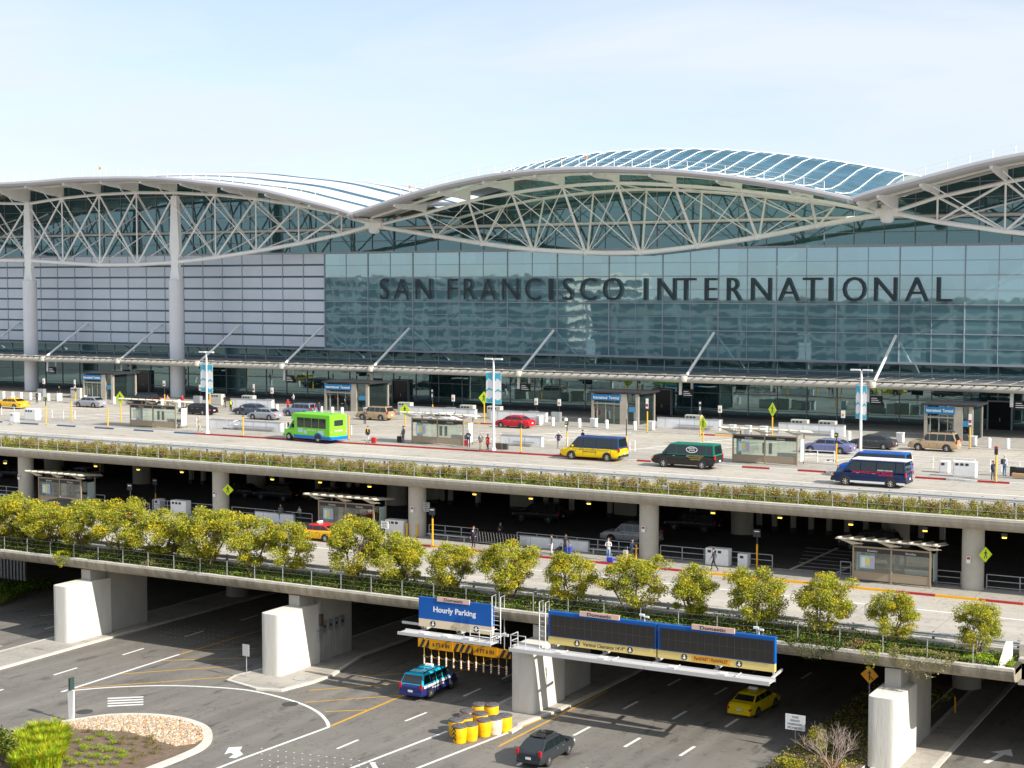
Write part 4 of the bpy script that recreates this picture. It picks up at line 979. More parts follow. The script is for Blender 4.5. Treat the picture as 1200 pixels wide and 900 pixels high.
o=MB(); o.lathe([(.5,0),(.52,.01)],(0,0,0),24); 
def oval(v,x,z,a,b,m,y,m2=None):
    g=MB(); n=28; A=[(x+a*math.cos(2*PI*k/n),y,z+b*math.sin(2*PI*k/n)) for k in range(n)]; B=[(x+a*.86*math.cos(2*PI*k/n),y,z+b*.8*math.sin(2*PI*k/n)) for k in range(n)]
    g.add(A+B,[(k,(k+1)%n,n+(k+1)%n,n+k) for k in range(n)]); return g.build('emblem_ring',m,v)
oval(V2,-.82,1.60,.52,.26,WT,.955); vtext(V2,'AIRPORT',-.82,1.71,.62,.10,WT,.955); vtext(V2,'VAN',-.82,1.55,.5,.14,WT,.965)
for k,(s_,w_) in enumerate((('DOOR TO DOOR SERVICE',1.5),('TO AND FROM THE AIRPORT',1.25),('RESERVATIONS',.9))): vtext(V2,s_,-1.15,1.1-.15*k,w_,.09,INKG)
vtext(V3,'SAN FRANCISCO CITY SHUTTLE',-.35,1.12,3.1,.16,INKR,1.015); vtext(V3,'RESERVATIONS',-1.3,1.3,1.15,.09,WT,.975); vtext(V3,'AIRPORT SERVICE',-1.35,.95,1.1,.1,INKR)
g=MB(); g.box(-2.84,1.3,-.78,.78,1.99,2.09); g.build('roof_cap',WHITE,V3,bevel=.04)
g=MB(); g.box(-1.3,1.35,1.005,1.02,.30,.44); g.box(-2.8,-2.2,1.0,1.015,.30,.44); g.build('sill_band',WHITE,V3)
V4.location=(0,0,0)
for v in (V1,V2,V3,V4):
    for s in (-1,1):
        g=MB(); g.box(2.68,2.86,s*.8-.12,s*.8+.12,.72,.86); g.build('turn_signal',AMB,v,bevel=.02)
for v_,px_,py_ in ((V1,696,538.5),(V2,805,547.5),(V3,1021,569)):
    drive(v_,px_,py_,UPZ); v_.scale=(1.08,)*3
drive(V4,1025,559,UPZ); V4.scale=(1.06,)*3
# green shuttle bus
def bus():
    t=thing('shuttle_bus','lime green shuttle bus with blue skirt on the outer roadway','bus')
    G1=paint('lime',(.20,.66,.03),0); B1=paint('bus_blue',(.0,.16,.55),0)
    L=6.9;W=2.35
    b=MB(); b.box(-3.45,1.65,-W/2,W/2,.55,2.86); bo=b.build('body',G1,t,bevel=.14,seg=3)
    b=MB(); b.add([(1.6,-1.1,2.1),(2.3,-1.0,2.2),(2.3,1.0,2.2),(1.6,1.1,2.1),(1.6,-1.1,2.84),(2.05,-.95,2.8),(2.05,.95,2.8),(1.6,1.1,2.84)],[(0,3,2,1),(4,5,6,7),(0,1,5,4),(1,2,6,5),(2,3,7,6),(3,0,4,7)]); b.build('front_cap',G1,t,bevel=.1,fix=True)
    b=MB(); b.add([(1.5,-1.0,.5),(3.4,-.92,.5),(3.4,.92,.5),(1.5,1.0,.5),(1.5,-1.0,1.3),(3.36,-.85,1.12),(3.36,.85,1.12),(1.5,1.0,1.3)],[(0,3,2,1),(4,5,6,7),(0,1,5,4),(1,2,6,5),(2,3,7,6),(3,0,4,7)]); b.build('hood',G1,t,bevel=.12,fix=True)
    b=MB(); b.add([(1.5,-.98,1.25),(2.75,-.93,1.2),(2.75,.93,1.2),(1.5,.98,1.25),(1.5,-.9,2.15),(2.15,-.8,2.15),(2.15,.8,2.15),(1.5,.9,2.15)],[(0,3,2,1),(4,5,6,7),(0,1,5,4),(1,2,6,5),(2,3,7,6),(3,0,4,7)]); b.build('driver_cab',G1,t,bevel=.05,fix=True)
    for s in (-1,1):
        b=MB(); b.add([(1.7,s*.985,1.33),(2.5,s*.955,1.3),(2.1,s*.865,2.0),(1.7,s*.90,2.0)],[(0,1,2,3)]); b.add([(1.7,s*.94,1.33),(2.5,s*.90,1.3),(2.1,s*.82,2.0),(1.7,s*.84,2.0)],[(0,1,2,3)]); b.build('cab_window',AUTOG,t)
        for k in range(4):
            b=MB(); b.box(-2.85+k*1.02,-1.9+k*1.02,s*(W/2+.004)-.02,s*(W/2+.004)+.02,1.45,2.42); b.build('passenger_window',AUTOG,t,bevel=.015)
    b=MB(); b.add([(2.74,-.8,1.28),(2.74,.8,1.28),(2.2,.7,2.08),(2.2,-.7,2.08)],[(0,1,2,3)]); b.add([(2.70,-.8,1.28),(2.70,.8,1.28),(2.16,.7,2.08),(2.16,-.7,2.08)],[(3,2,1,0)]); b.build('windscreen',AUTOG,t)
    b=MB(); b.box(-3.475,-3.43,-.62,.62,1.72,2.3); b.build('rear_window',AUTOG,t,bevel=.06)
    b=MB(); b.box(-3.49,1.68,-W/2-.02,W/2+.02,.36,.70); b.build('skirt',B1,t,bevel=.03); b=MB(); b.box(-3.62,-3.44,-1.15,1.15,.38,.66); b.build('rear_bumper',B1,t,bevel=.04)
    b=MB(); b.box(3.38,3.52,-.95,.95,.42,.66); b.build('front_bumper',CHROME,t,bevel=.04); b=MB(); b.box(3.37,3.42,-.55,.55,.72,1.02); b.build('grille',TRIM,t)
    r=.4
    for x,rr in ((-1.75,0),(2.55,0)):
        for s in (-1,1):
            y=s*(W/2-.12 if x<0 else .9)
            b=MB(); b.lathe([(r*.5,-.13),(r*.92,-.13),(r,-.09),(r,.09),(r*.92,.13),(r*.5,.13)],(0,0,0),20); b.v=[(x+v[0],y+v[2],r+v[1]) for v in b.v]; wh=b.build('wheel',TYRE,t,fix=True)
            b=MB(); b.lathe([(r*.55,-.01),(r*.5,.01),(r*.2,.02)],(0,0,0),16); b.v=[(x+v[0],y+s*(.125+v[2]),r+v[1]) for v in b.v]; b.build('rim',GALV,wh,fix=True)
            if x<0:
                b=MB(); n=14; A=[(x+.62*math.cos(PI*k/n),s*(W/2+.025),.42+.6*math.sin(PI*k/n)) for k in range(n+1)]; b.add(A,[tuple(range(n+1))],B1); b.add([(p[0]*1+(x-p[0])*.2,p[1]+s*.004,.42+(p[2]-.42)*.8) for p in A],[tuple(range(n+1))],TRIM); b.build('wheel_arch',None,t)
    for s in (-1,1):
        b=MB(); b.box(3.3,3.42,s*.7-.15,s*.7+.15,.74,.98); b.build('headlamp',HEADL,t,bevel=.02)
        for z in (.95,1.15): 
            b=MB(); b.box(-3.47,-3.43,s*1.0-.06,s*1.0+.06,z-.06,z+.06); b.build('tail_lamp',TAIL if z<1 else AMB,t)
        b=MB(); b.tube([(2.3,s*.95,1.6),(2.4,s*1.25,1.65)],.02,5); b.box(2.33,2.4,s*1.25-.1,s*1.25+.1,1.4,1.85); b.build('mirror',TRIM,t)
        b=MB(); b.box(-3.46,-3.42,s*1.0-.05,s*1.0+.05,2.68,2.76); b.build('marker_lamp',TAIL,t)
    W2=mat('bus_decal',(.45,.68,.78),.5)
    b=MB(); y=W/2+.006
    b.box(.35,1.05,y-.004,y+.004,.95,1.32); b.box(-2.55,-1.75,y-.004,y+.004,.82,1.25); b.box(-.2,.2,y-.004,y+.004,.86,1.2); b.split('decal',W2,t)
    b=MB(); put_text(b,'AIRPORT SHUTTLE',(-.9,y,1.22),(-1,0,0),(0,0,1),1,None,.003,.01,fit=(1.2,.14)); put_text(b,'FREE PARKING',(-3.475,0,1.25),(0,-1,0),(0,0,1),1,None,.003,.01,fit=(1.1,.16)); b.build('lettering',WT,t)
    b=MB(); b.box(-3.0,-2.7,-.4,.4,2.87,2.95); b.build('roof_vent',G1,t,bevel=.02)
    return t
b_=drive(bus(),368,517.,UPZ,PI-R(9)); b_.scale=(1.06,)*3
# arrivals deck
LOZ=Z2+.012
def aty(px,Y,z): return Vector((colX(px,Y,z),Y,z))
def parkY(t,px,Y,z,rz=PI): p=aty(px,Y,z); t.location=p; t.rotation_euler=(0,0,rz); return t
t=parkY(sedan('yellow taxi with red roof stopped before the middle lower shelter','taxi',('taxi_yellow',(.75,.42,.01),0),roofm=paint('taxi_red',(.55,.02,.02),0)),373,106.2,LOZ)
t=parkY(sedan('dark sedan with bright tail lamps behind the trees by the left lower shelter','car',('black',(.015,.016,.02))),68,106.2,LOZ)
t=parkY(sedan('black sedan behind the trees right of the left lower shelter','car',('black',(.015,.016,.02)),L=4.6),136,106.2,LOZ)
for px,py,lab,c,kind in ((740,636,'silver minivan behind the fourth column','silver',0),(632,611,'black SUV in the shade below the yellow van','black',1),(812,622,'black SUV in the shade beside the silver minivan','black',1),
    (325,586,'black SUV in the shade left of the gold-beige sedan','black',1),(383,587,'gold-beige sedan in the shade above the middle lower shelter','gold',2),(95,562,'grey sedan in the shade above the left lower shelter','silver',2),
    (18,560,'dark car in the shade left of the first column','black',2),(281,582,'black sedan with lit tail lamps right of the diamond-signed column','black',2),(1020,645,'dark grey SUV half hidden by the right lower shelter','graphite',1)):
    cc={'silver':(.42,.44,.46),'black':(.012,.012,.014),'gold':(.30,.26,.17),'graphite':(.05,.055,.06)}[c]
    nm={'gold':'beige'}.get(c,c)
    if kind==0: t=suv(lab,(nm+'_s',cc),L=5.1,W=1.95,H=1.75,name='minivan',cat='minivan')
    elif kind==1: t=suv(lab,(nm+'_s',cc),L=4.9)
    else: t=sedan(lab,'car',(nm+'_s',cc))
    drive(t,px,py,LOZ)
# ground level
WB=paint('navy',(.02,.03,.12)); 
t=suv('blue minivan taxi with a cyan roof heading under the deck',('mini_navy',(.035,.05,.26)),L=5.0,W=1.96,H=1.78,name='minivan',cat='minivan',roofm=paint('cyan',(.0,.45,.66),0),cab=(-.485,-.40,.16,.32,1.06,.94,.76),bump=paint('mini_navy',(.025,.035,.16)))
g=MB()
for s in (-1,1): g.box(-2.3,1.4,s*.955-.012,s*.955+.03*s*0+.012,.86,1.02)
g.build('side_stripe',WHITE,t)
g=MB(); g.box(-.1,.14,-.3,.3,1.82,2.0); g.build('roof_sign',WT,t,bevel=.04); g=MB(); put_text(g,'2281',(-1.45,0,1.825),(0,-1,0),(1,0,0),1,None,.003,.02,fit=(1.1,.42)); g.build('lettering',WT,t)
g=MB(); put_text(g,'Airport Taxi',(-.5,-.995,.72),(1,0,0),(0,0,1),1,None,.003,.015,fit=(1.6,.2)); g.build('lettering',WT,t)
drive(t,503,811,.01,R(92))
t=sedan('yellow taxi with green patches driving under the deck','taxi',('taxi_yellow2',(.78,.58,.0),0),L=4.8); drive(t,884,832.5,.01,R(86))
GP=mat('taxi_green',(.0,.18,.07),.4)
g=MB(); 
for s in (-1,1): g.extr([(-2.1,.42),(-1.0,.42),(-1.05,.8),(-1.6,.86),(-2.25,.66)],(0,s*.915,0),(1,0,0),(0,0,1),(0,s*.008,0))
g.build('green_patch',GP,t)
t=suv('dark grey SUV at the bottom edge heading for the tunnel',('suv_grey',(.035,.042,.05)),L=4.73,W=1.85,H=1.62,cab=(-.485,-.27,.10,.31,1.0,.94,.72)); t.location=(0,0,0)
g=MB(); g.box(-1.2,-.4,-.42,.42,1.68,1.70); g.box(-.25,.4,-.42,.42,1.685,1.705); g.build('sunroof',AUTOG,t); drive(t,640,889,.01,R(91)); t.scale=(.96,)*3
# ---------------------------------------------------------------- plants
def leafmat(name,c,tl=.3,var=.25):
    m=bpy.data.materials.new(name); m.use_nodes=True; nt=m.node_tree; N=nt.nodes; L=nt.links; N.clear()
    o=N.new('ShaderNodeOutputMaterial'); d=N.new('ShaderNodeBsdfDiffuse'); t=N.new('ShaderNodeBsdfTranslucent'); mx=N.new('ShaderNodeMixShader'); mx.inputs[0].default_value=tl
    tc=N.new('ShaderNodeTexCoord'); no=N.new('ShaderNodeTexNoise'); no.inputs['Scale'].default_value=3.5; L.new(tc.outputs['Object'],no.inputs['Vector'])
    cr=N.new('ShaderNodeValToRGB'); cr.color_ramp.elements[0].position=.3; cr.color_ramp.elements[1].position=.7
    cr.color_ramp.elements[0].color=(*[v*(1-var) for v in c],1); cr.color_ramp.elements[1].color=(*[v*(1+var) for v in c],1); L.new(no.outputs['Fac'],cr.inputs[0])
    L.new(cr.outputs[0],d.inputs[0]); L.new(cr.outputs[0],t.inputs[0]); L.new(d.outputs[0],mx.inputs[1]); L.new(t.outputs[0],mx.inputs[2]); L.new(mx.outputs[0],o.inputs[0]); MATS[name]=m; return m
LY=leafmat('leaf_yellow',(.66,.53,.035)); LG=leafmat('leaf_yellowgreen',(.41,.43,.05)); LD=leafmat('leaf_green',(.18,.22,.04)); LO=leafmat('leaf_olive',(.25,.23,.07)); LR=leafmat('leaf_russet',(.36,.19,.08)); LB_=leafmat('leaf_bright',(.20,.38,.015)); LK=leafmat('leaf_dark',(.03,.065,.016)); LT_=leafmat('leaf_tan',(.45,.36,.2))
BARK=mat('bark',(.17,.13,.10),.9,var=.25,scale=5)
def leaf(mb,c,s,rn,m,up=.0):
    a=Vector((rn.gauss(0,1),rn.gauss(0,1),rn.gauss(0,1)+up)).normalized(); b=a.orthogonal().normalized(); b=Matrix.Rotation(rn.uniform(0,2*PI),3,a)@b; d=a.cross(b)
    c=Vector(c); l=b*s; w_=d*s*.45
    mb.quad(c-l,c+w_*.9-l*.1,c+l,c-w_*.9+l*.1,m)
def clump(mb,c,r,n,rn,mats,wts,s=(.07,.13)):
    for i in range(n):
        d=Vector((rn.gauss(0,1),rn.gauss(0,1),rn.gauss(0,1))).normalized(); k=rn.random()**.45
        leaf(mb,Vector(c)+Vector((d.x*r[0],d.y*r[1],d.z*r[2]))*k,rn.uniform(*s),rn,rn.choices(mats,wts)[0],.3)
def make_tree(seed):
    rn=random.Random(seed); t=thing('street_tree','','tree'); h=4.0
    cr=MB(); tr=MB(); tips=[]
    for st in range(rn.choice((3,4,4))):
        a=rn.uniform(0,2*PI); b0=Vector((.1*math.cos(a),.1*math.sin(a),0)); top=Vector((rn.uniform(.45,.95)*math.cos(a),rn.uniform(.4,.9)*math.sin(a),rn.uniform(1.5,2.0)))
        mid=(b0+top)/2+Vector((rn.uniform(-.1,.1),rn.uniform(-.1,.1),.1)); tr.tube([b0-Vector((0,0,.15)),mid,top],[.07,.055,.04],7)
        for k in range(5):
            e=top+Vector((rn.uniform(-.8,.8),rn.uniform(-.8,.8),rn.uniform(.2,1.6))); tr.tube([top,(top+e)/2+Vector((0,0,.1)),e],[.035,.025,.01],5); tips.append(e)
    for k in range(32):
        th=rn.uniform(0,2*PI); z=rn.uniform(-1,1); rr=math.sqrt(1-z*z)*rn.uniform(.55,1.)
        tips.append(Vector((1.6*rr*math.cos(th),1.5*rr*math.sin(th),2.2+1.45*z)))
    for e in tips:
        yel=rn.random(); wt=(.55,.3,.1,.05) if yel<.2 else (.14,.60,.14,.12) if yel<.8 else (.04,.42,.28,.26)
        r=rn.uniform(.26,.58); clump(cr,e,(r,r,r*.85),rn.randint(240,380),rn,(LY,LG,LD,LO),wt,(.045,.085))
    for k in range(700):
        th=rn.uniform(0,2*PI); z=rn.uniform(-1,1); rr=math.sqrt(1-z*z)*rn.random()**.5
        leaf(cr,(1.5*rr*math.cos(th),1.4*rr*math.sin(th),2.45+1.2*z),rn.uniform(.06,.11),rn,rn.choice((LG,LD,LO)))
    tr.build('trunk',BARK,t,fix=False); cr.build('crown',None,t); return t
def make_shrub(seed,wts,h=1.0,nm='hedge_shrub',s=(.045,.085),n=520,mats=(LG,LO,LR,LT_,LD)):
    rn=random.Random(seed); t=thing(nm,'','shrub'); cr=MB(); tr=MB()
    for k in range(9):
        a=rn.uniform(0,2*PI); e=Vector((.5*math.cos(a)*rn.random(),.5*math.sin(a)*rn.random(),rn.uniform(.35,.75)*h)); tr.tube([(0,0,-.02),e*.5,e],[.02,.015,.007],4)
        clump(cr,e,(.38,.38,.30*h),n//9,rn,mats,wts,s)
    tr.build('stems',BARK,t); cr.build('foliage',None,t); return t
TR=[Once(make_tree(s)) for s in (11,12,13,14,15)]
tl=[(-2,588,1.),(22,583,1.),(54,592,1.05),(97,592,1.),(143,594,1.05),(190,600,1.05),(243,602,1.05),(297,612,.95),(341,618,1.0),(414,616,1.05),(466,627,1.1),(530,641,1.),(597,638,1.),(667,653,1.0),(742,655,1.),(812,669,1.),(887,668,1.05),(965,681,1.),(1047,698,1.),(1145,712,1.)]
tlb=['at the left edge of the photo','second from the left edge','third from the left edge, below the left lower shelter','in front of the gap right of the left lower shelter','fifth from the left edge','with a forked pale trunk, sixth from the left','just left of the diamond-signed column','just right of the diamond-signed column','in front of the yellow and red taxi, left side','tall one in front of the middle lower shelter','left of the third deck column, below its foot','standing alone above the blue hourly sign','dense one right of the hourly sign ladder','above the left end of the long gantry sign','yellow flecked, below the fourth deck column','above the middle of the long gantry sign','above the right end of the long gantry sign','first one right of the long gantry sign','split sparse crown below the right lower shelter','last one at the right end of the planter']
rn=random.Random(5)
for i,(px,py,k) in enumerate(tl):
    z=atY(px,py,91.).z; h=z-Z2; x=atY(px,py,91.).x; s=h/3.75
    if i<8: k*=1.15
    TR[i%5].put((x,91.0+rn.uniform(-.2,.2),Z2+.05),rn.uniform(0,6),('yellow-green street tree '+tlb[i]) ,'trees in the planter on the arrivals deck edge',(s*1.2*k*rn.uniform(.92,1.1),s*1.15*k,s*rn.uniform(1.,1.1)))
hs=[Once(make_shrub(31,(.20,.34,.24,.06,.16))),Once(make_shrub(32,(.08,.26,.42,.12,.12))),Once(make_shrub(33,(.34,.28,.14,.04,.20))),Once(make_shrub(34,(.12,.34,.30,.10,.14),1.1))]
x=-131.; c=0
while x<-17:
    for row,yy in enumerate((110.45,111.9)):
        c+=1; hs[rn.randrange(4)].put((x+rn.uniform(-.25,.25)+row*.6,yy+rn.uniform(-.2,.2),Z1+.02),rn.uniform(0,6),'low brownish green hedge shrub in the planter on the departures deck edge','hedge shrubs along the departures deck edge',rn.uniform(.84,1.08))
    x+=1.12
g=MB(); g.box(XL,XR,109.72,113.2,Z1-.3,Z1+.06,mat('bed_green',(.10,.12,.02),.95,var=.5,scale=1.2,bump=.5)); g.box(XL,XR,113.21,113.5,Z1-.2,Z1+.22,KERB); struct(g,'planter_bed',None,'soil bed of the departures deck hedge','ground')
g=MB(); rn=random.Random(8)
for i in range(14000): leaf(g,(rn.uniform(-128,-17),109.75+rn.random()**1.6*3.,Z1+rn.uniform(.07,.2)),rn.uniform(.05,.1),rn,rn.choices((LB_,LG,LO,LR),(.35,.2,.2,.25))[0],1.)
tag(g.build('grass'),'bright low grass under the departures deck hedge','grass',kind='stuff')
PALE=mat('sunlit_lip',(.62,.59,.53),.8,var=.14,scale=1.2,bump=.2)  # pale tone paints sunlight onto the top of both deck lips
g=MB(); g.box(XL,XR,109.26,109.7,Z1+.0,Z1+.075); struct(g,'planter_kerb',PALE,'kerb along the departures deck lip, paled to stand for sunlight','kerb')
g=MB(); g.box(XL,XE-.05,88.76,89.11,Z2-.0,Z2+.10); struct(g,'planter_kerb',PALE,'kerb along the arrivals deck lip, paled to stand for sunlight','kerb')
# ground cover on the arrivals planter
g=MB(); g.box(XL,XE,89.12,92.25,Z2-.3,Z2+.08,mat('planter_soil',(.05,.055,.025),.95,var=.5,scale=1.5,bump=.5)); struct(g,'planter_bed',None,'soil bed of the arrivals deck planter','ground')
g=MB()
for i in range(52000):
    x=rn.uniform(-106,XE-.4); y=rn.uniform(89.1,92.2); q=math.sin(x*.37+1.3*math.sin(x*.13))*.5+.5; bh=.18+1.1*q*rn.random()*min(1,(y-88.9)*1.1)
    m=rn.choices((LK,LD,LB_,LR,LG),(.38,.32,.17 if q<.5 else .06,.05,.08))[0]
    leaf(g,(x,y,Z2+.08+bh*rn.random()),rn.uniform(.05,.11),rn,m,.6)
tag(g.build('ground_cover'),'dark and bright green ground cover under the planter trees','ground cover',kind='stuff')
# trailing plants over the lip
for k,(px,col,lab,wd,dr) in enumerate(((75,(LY,LG,LB_),'small bright trailing plant over the lip above the leftmost pier',.9,.7),(955,(LK,LD),'dark ivy trailing over the lip left of the merge sign',1.8,.75),(1022,(LD,LG),'narrow strand of ivy over the lip above the merge sign',.6,.9),(1082,(LO,LD,LT_),'large olive trailing bush over the lip above the rightmost pier',2.0,1.0),(1000,(LR,LT_),'rust coloured dry plant on the lip left of the ivy strand',1.2,.1),(168,(LR,LT_),'rust coloured dry plant among the ground cover near the left trees',1.,.0),(1150,(LB_,LG),'bright green patch of low plants by the wing wall',1.6,.05))):
    x=colX(px,88.9,Z2+.2); g=MB(); t=thing('trailing_plant',lab,'plant',(x,89.,Z2+.05))
    for i in range(int(700*wd)):
        u=rn.uniform(-1,1); f=rn.random(); yy=89.6-f*1.05; zz=Z2+.5-.35*abs(u)*rn.random() if f<.85 else Z2+.3-dr*rn.random()*(1-abs(u)**1.5)*1.5
        if dr<.2: yy=89.3+rn.random()*1.2; zz=Z2+.1+rn.random()*.5*(1-abs(u))
        elif f>=.85 or rn.random()<.4: yy=88.6-rn.random()*.25; zz=Z2+.35-dr*rn.random()*(1-abs(u)**1.6)*1.5
        leaf(g,(x+u*wd,yy,zz),rn.uniform(.05,.1),rn,rn.choice(col),.2)
    g.build('foliage',None,t); s_=MB()
    for q in range(4): s_.tube([(x+rn.uniform(-.3,.3)*wd,89.2,Z2+.05),(x+rn.uniform(-.6,.6)*wd,88.9,Z2+.3),(x+rn.uniform(-.6,.6)*wd,88.62,Z2+.15)],.012,4)
    s_.build('stems',BARK,t)
# plants on the traffic island
mounds=[Once(make_shrub(51,(.6,.2,0,.1,.1),.55,'mound_plant',(.04,.07),300,(LB_,LG,LR,LY,LD))),Once(make_shrub(52,(.5,.2,.1,.1,.1),.5,'mound_plant',(.04,.06),300,(LO,LK,LR,LT_,LD)))]
for kind,lst,lab in ((0,((85,862),(92,870),(108,868),(117,863),(128,867),(134,872),(98,881),(103,877),(112,879),(122,882),(132,880),(144,882),(144,887),(143,890),(92,886),(105,889),(115,888),(128,890),(100,895),(120,896),(136,896),(88,897),(108,899),(80,893)),'low lime green mound plant in the bed of the traffic island'),
    (1,((55,858),(63,857),(80,857),(103,858),(118,860),(147,866),(155,873),(160,866),(172,870),(172,876),(178,872),(186,878),(180,883),(157,881),(168,886),(156,890),(155,895),(141,872),(176,866)),'low dark grey-green mound plant in the bed of the traffic island')):
    for px,py in lst:
        p=at(px,py,.15); mounds[kind].put((p.x,p.y,.14),rn.uniform(0,6),lab,('lime','dark')[kind]+' mound plants on the traffic island',rn.uniform(.5,.75))
# tall yellow grass, as tufts, and a dark conifer-like shrub at the edge
def make_tuft(seed):
    rn=random.Random(seed); t=thing('ornamental_grass','','grass tuft'); g=MB()
    for i in range(420):
        a=rn.uniform(0,2*PI); r0=rn.random()*.25; l=rn.uniform(.45,.95); o=rn.uniform(.15,.6); b=Vector((r0*math.cos(a),r0*math.sin(a),0)); m=b+Vector((math.cos(a)*o*.35,math.sin(a)*o*.35,l*.7)); e=b+Vector((math.cos(a)*o,math.sin(a)*o,l)); w_=Vector((-math.sin(a),math.cos(a),0))*.022
        mm=rn.choices((LB_,LY,LG),(.5,.25,.25))[0]; g.quad(b-w_,b+w_,m+w_,m-w_,mm); g.add([m-w_,m+w_,e],[(0,1,2)],mm)
    g.build('blades',None,t); g=MB(); g.lathe([(.2,0),(.12,.12)],(0,0,0),8); g.build('base',LK,t); return t
tf=[Once(make_tuft(3)),Once(make_tuft(4))]
GZ=[(22,872),(32,868),(42,866),(52,864),(62,865),(72,867),(28,880),(38,877),(48,875),(58,874),(68,873),(74,878),(30,890),(40,887),(50,885),(60,883),(70,886),(24,897),(36,897),(48,894),(60,893),(20,903),(30,905),(42,904),(54,902),(66,899),(14,880),(18,888)]
for i,(px,py) in enumerate(GZ):
    p=at(px,py,.15); tf[i%2].put((p.x,p.y,.14),rn.uniform(0,6),'tuft of yellow-green ornamental grass at the lower left corner','grass tufts on the traffic island',rn.uniform(.95,1.35))
g=make_shrub(61,(.1,.3,.0,.1,.5),2.2,'evergreen_shrub',(.06,.1),2600,(LG,LK,LR,LO,LD)); p=at(3,893,.15); g.location=(p.x,p.y,.1); g.scale=(1.6,1.6,1.0); g['label']='dark evergreen shrub at the lower left edge of the photo'; g['category']='shrub'
# dark green strip at far left under the deck, with low plants
g=MB(); q=[tuple(at(0,832-60,0)[:2])]
pl=P([(-40,745),(-40,712),(28,697),(30,699),(0,712)])
g=MB(); pb=[(-140,84),(-104,96),(-100,112),(-140,112)]
pl=P([(0,711),(31,698),(60,692),(60,684),(0,688)]); g.prism([(p[0],p[1]) for p in pl],0,.2,SOIL); struct(g,'roadside_verge',None,'grassy verge in the shade at the far left','ground')
g=MB()
for x,y in scatter(pl,5000,rn): leaf(g,(x,y,.2+rn.random()*.45),rn.uniform(.06,.13),rn,rn.choice((LK,LD,LB_)),.5)
tag(g.build('verge_plants'),'green verge plants in the shade at the far left','plants',kind='stuff')
# planting strip at the right: bare shrub, golden shrub, low plants
g=MB()
for x,y in scatter([(-31.2,62),(-30.2,84),(-30.1,105),(-24.4,105),(-25.5,90),(-25.4,62)],16000,rn):
    leaf(g,(x,y,.16+rn.random()**2*.4),rn.uniform(.05,.11),rn,rn.choices((LK,LD,LG,LT_,LY),(.3,.25,.2,.15,.1))[0],.5)
tag(g.build('ground_cover'),'mixed low plants on the strip left of the rightmost pier','ground cover',kind='stuff')
t=thing('bare_shrub','leafless pinkish shrub with spreading branches in front of the rightmost pier','shrub',tuple(at(975,903,.16)))
tw=MB(); BW=mat('bare_wood',(.36,.29,.25),.8,var=.2,scale=4); b0=at(975,903,.16)
def twig(p,d,l,r,k):
    e=p+d*l; tw.tube([p,(p+e)/2+Vector((rn.uniform(-.04,.04),)*3)*l,e],[r,r*.8,r*.6],5,cap=False)
    if k:
        for q in range(3 if k>1 else 2):
            nd=(d+Vector((rn.uniform(-.7,.7),rn.uniform(-.7,.7),rn.uniform(-.15,.45)))).normalized(); twig(e,nd,l*rn.uniform(.6,.85),r*.62,k-1)
for k in range(7):
    a=2*PI*k/7; twig(b0+Vector((0,0,-.05)),Vector((math.cos(a)*.8,math.sin(a)*.6,rn.uniform(.7,1.3))).normalized(),rn.uniform(.7,.95),.035,4)
tw.build('branches',BW,t); g=MB(); clump(g,b0+Vector((-.1,.2,.35)),(.9,.5,.35),150,rn,(leafmat('leaf_red',(.40,.05,.04)),LR),(.6,.4),(.04,.08)); g.build('red_leaves',None,t)
t=make_shrub(71,(.25,.2,.0,.35,.2),1.9,'golden_shrub',(.05,.09),2200,(LG,LY,LR,LO,LD)); p=at(957,886,.16); t.location=p; t.scale=(.95,.95,.95); t['label']='upright golden green shrub left of the bare one'; t['category']='shrub'
t=make_shrub(72,(.25,.3,.0,.3,.15),.8,'golden_shrub',(.05,.09),1500,(LG,LY,LR,LO,LD)); p=at(925,903,.16); t.location=p; t.scale=(1.3,1,1); t['label']='low golden green shrub at the bottom edge under the white sign'; t['category']='shrub'
t=thing('stone_stump','small wooden block post at the foot of the rightmost pier','post',tuple(at(1034,897,.1))); p=at(1034,897,.1); MB().extr([(-.3,0),(.3,0),(.3,1.0),(.05,1.25),(-.3,1.1)],(p.x,p.y,.1),(1,0,0),(0,0,1),(0,.3,0)).build('block',mat('block_brown',(.2,.16,.12),.85,var=.3,scale=5),t,bevel=.02); MB().box(p.x-.36,p.x+.36,p.y-.06,p.y+.36,.1,.2).build('foot',KERB,t)
# ---------------------------------------------------------------- fences and rails
def fence(name,label,y,z,x0,x1,step,h,rail,post_m=GALV,off=0.,rails=(1.,),r=.035):
    t=thing(name,label,'fence',((x0+x1)/2,y,z)); g=MB(); x=x0
    while x<=x1: g.tube([(x,y,z),(x,y,z+h)],r,6); x+=step
    g.split('post',post_m,t); g=MB()
    for f in rails: g.tube([(x0,y-.03,z+h*f),(x1,y-.03,z+h*f)],rail,5)
    g.split('rail',post_m,t); return t
fence('wire_fence','wire fence with thin steel posts on the departures deck lip',109.42,Z1+.02,-129,-16,2.62,1.05,.012,rails=(.98,.5))
t=fence('wire_fence','low wire fence with thin steel posts on the arrivals deck lip',88.98,Z2+.05,-101,XE-1,2.62,1.15,.006,rails=(.98,.66,.34))
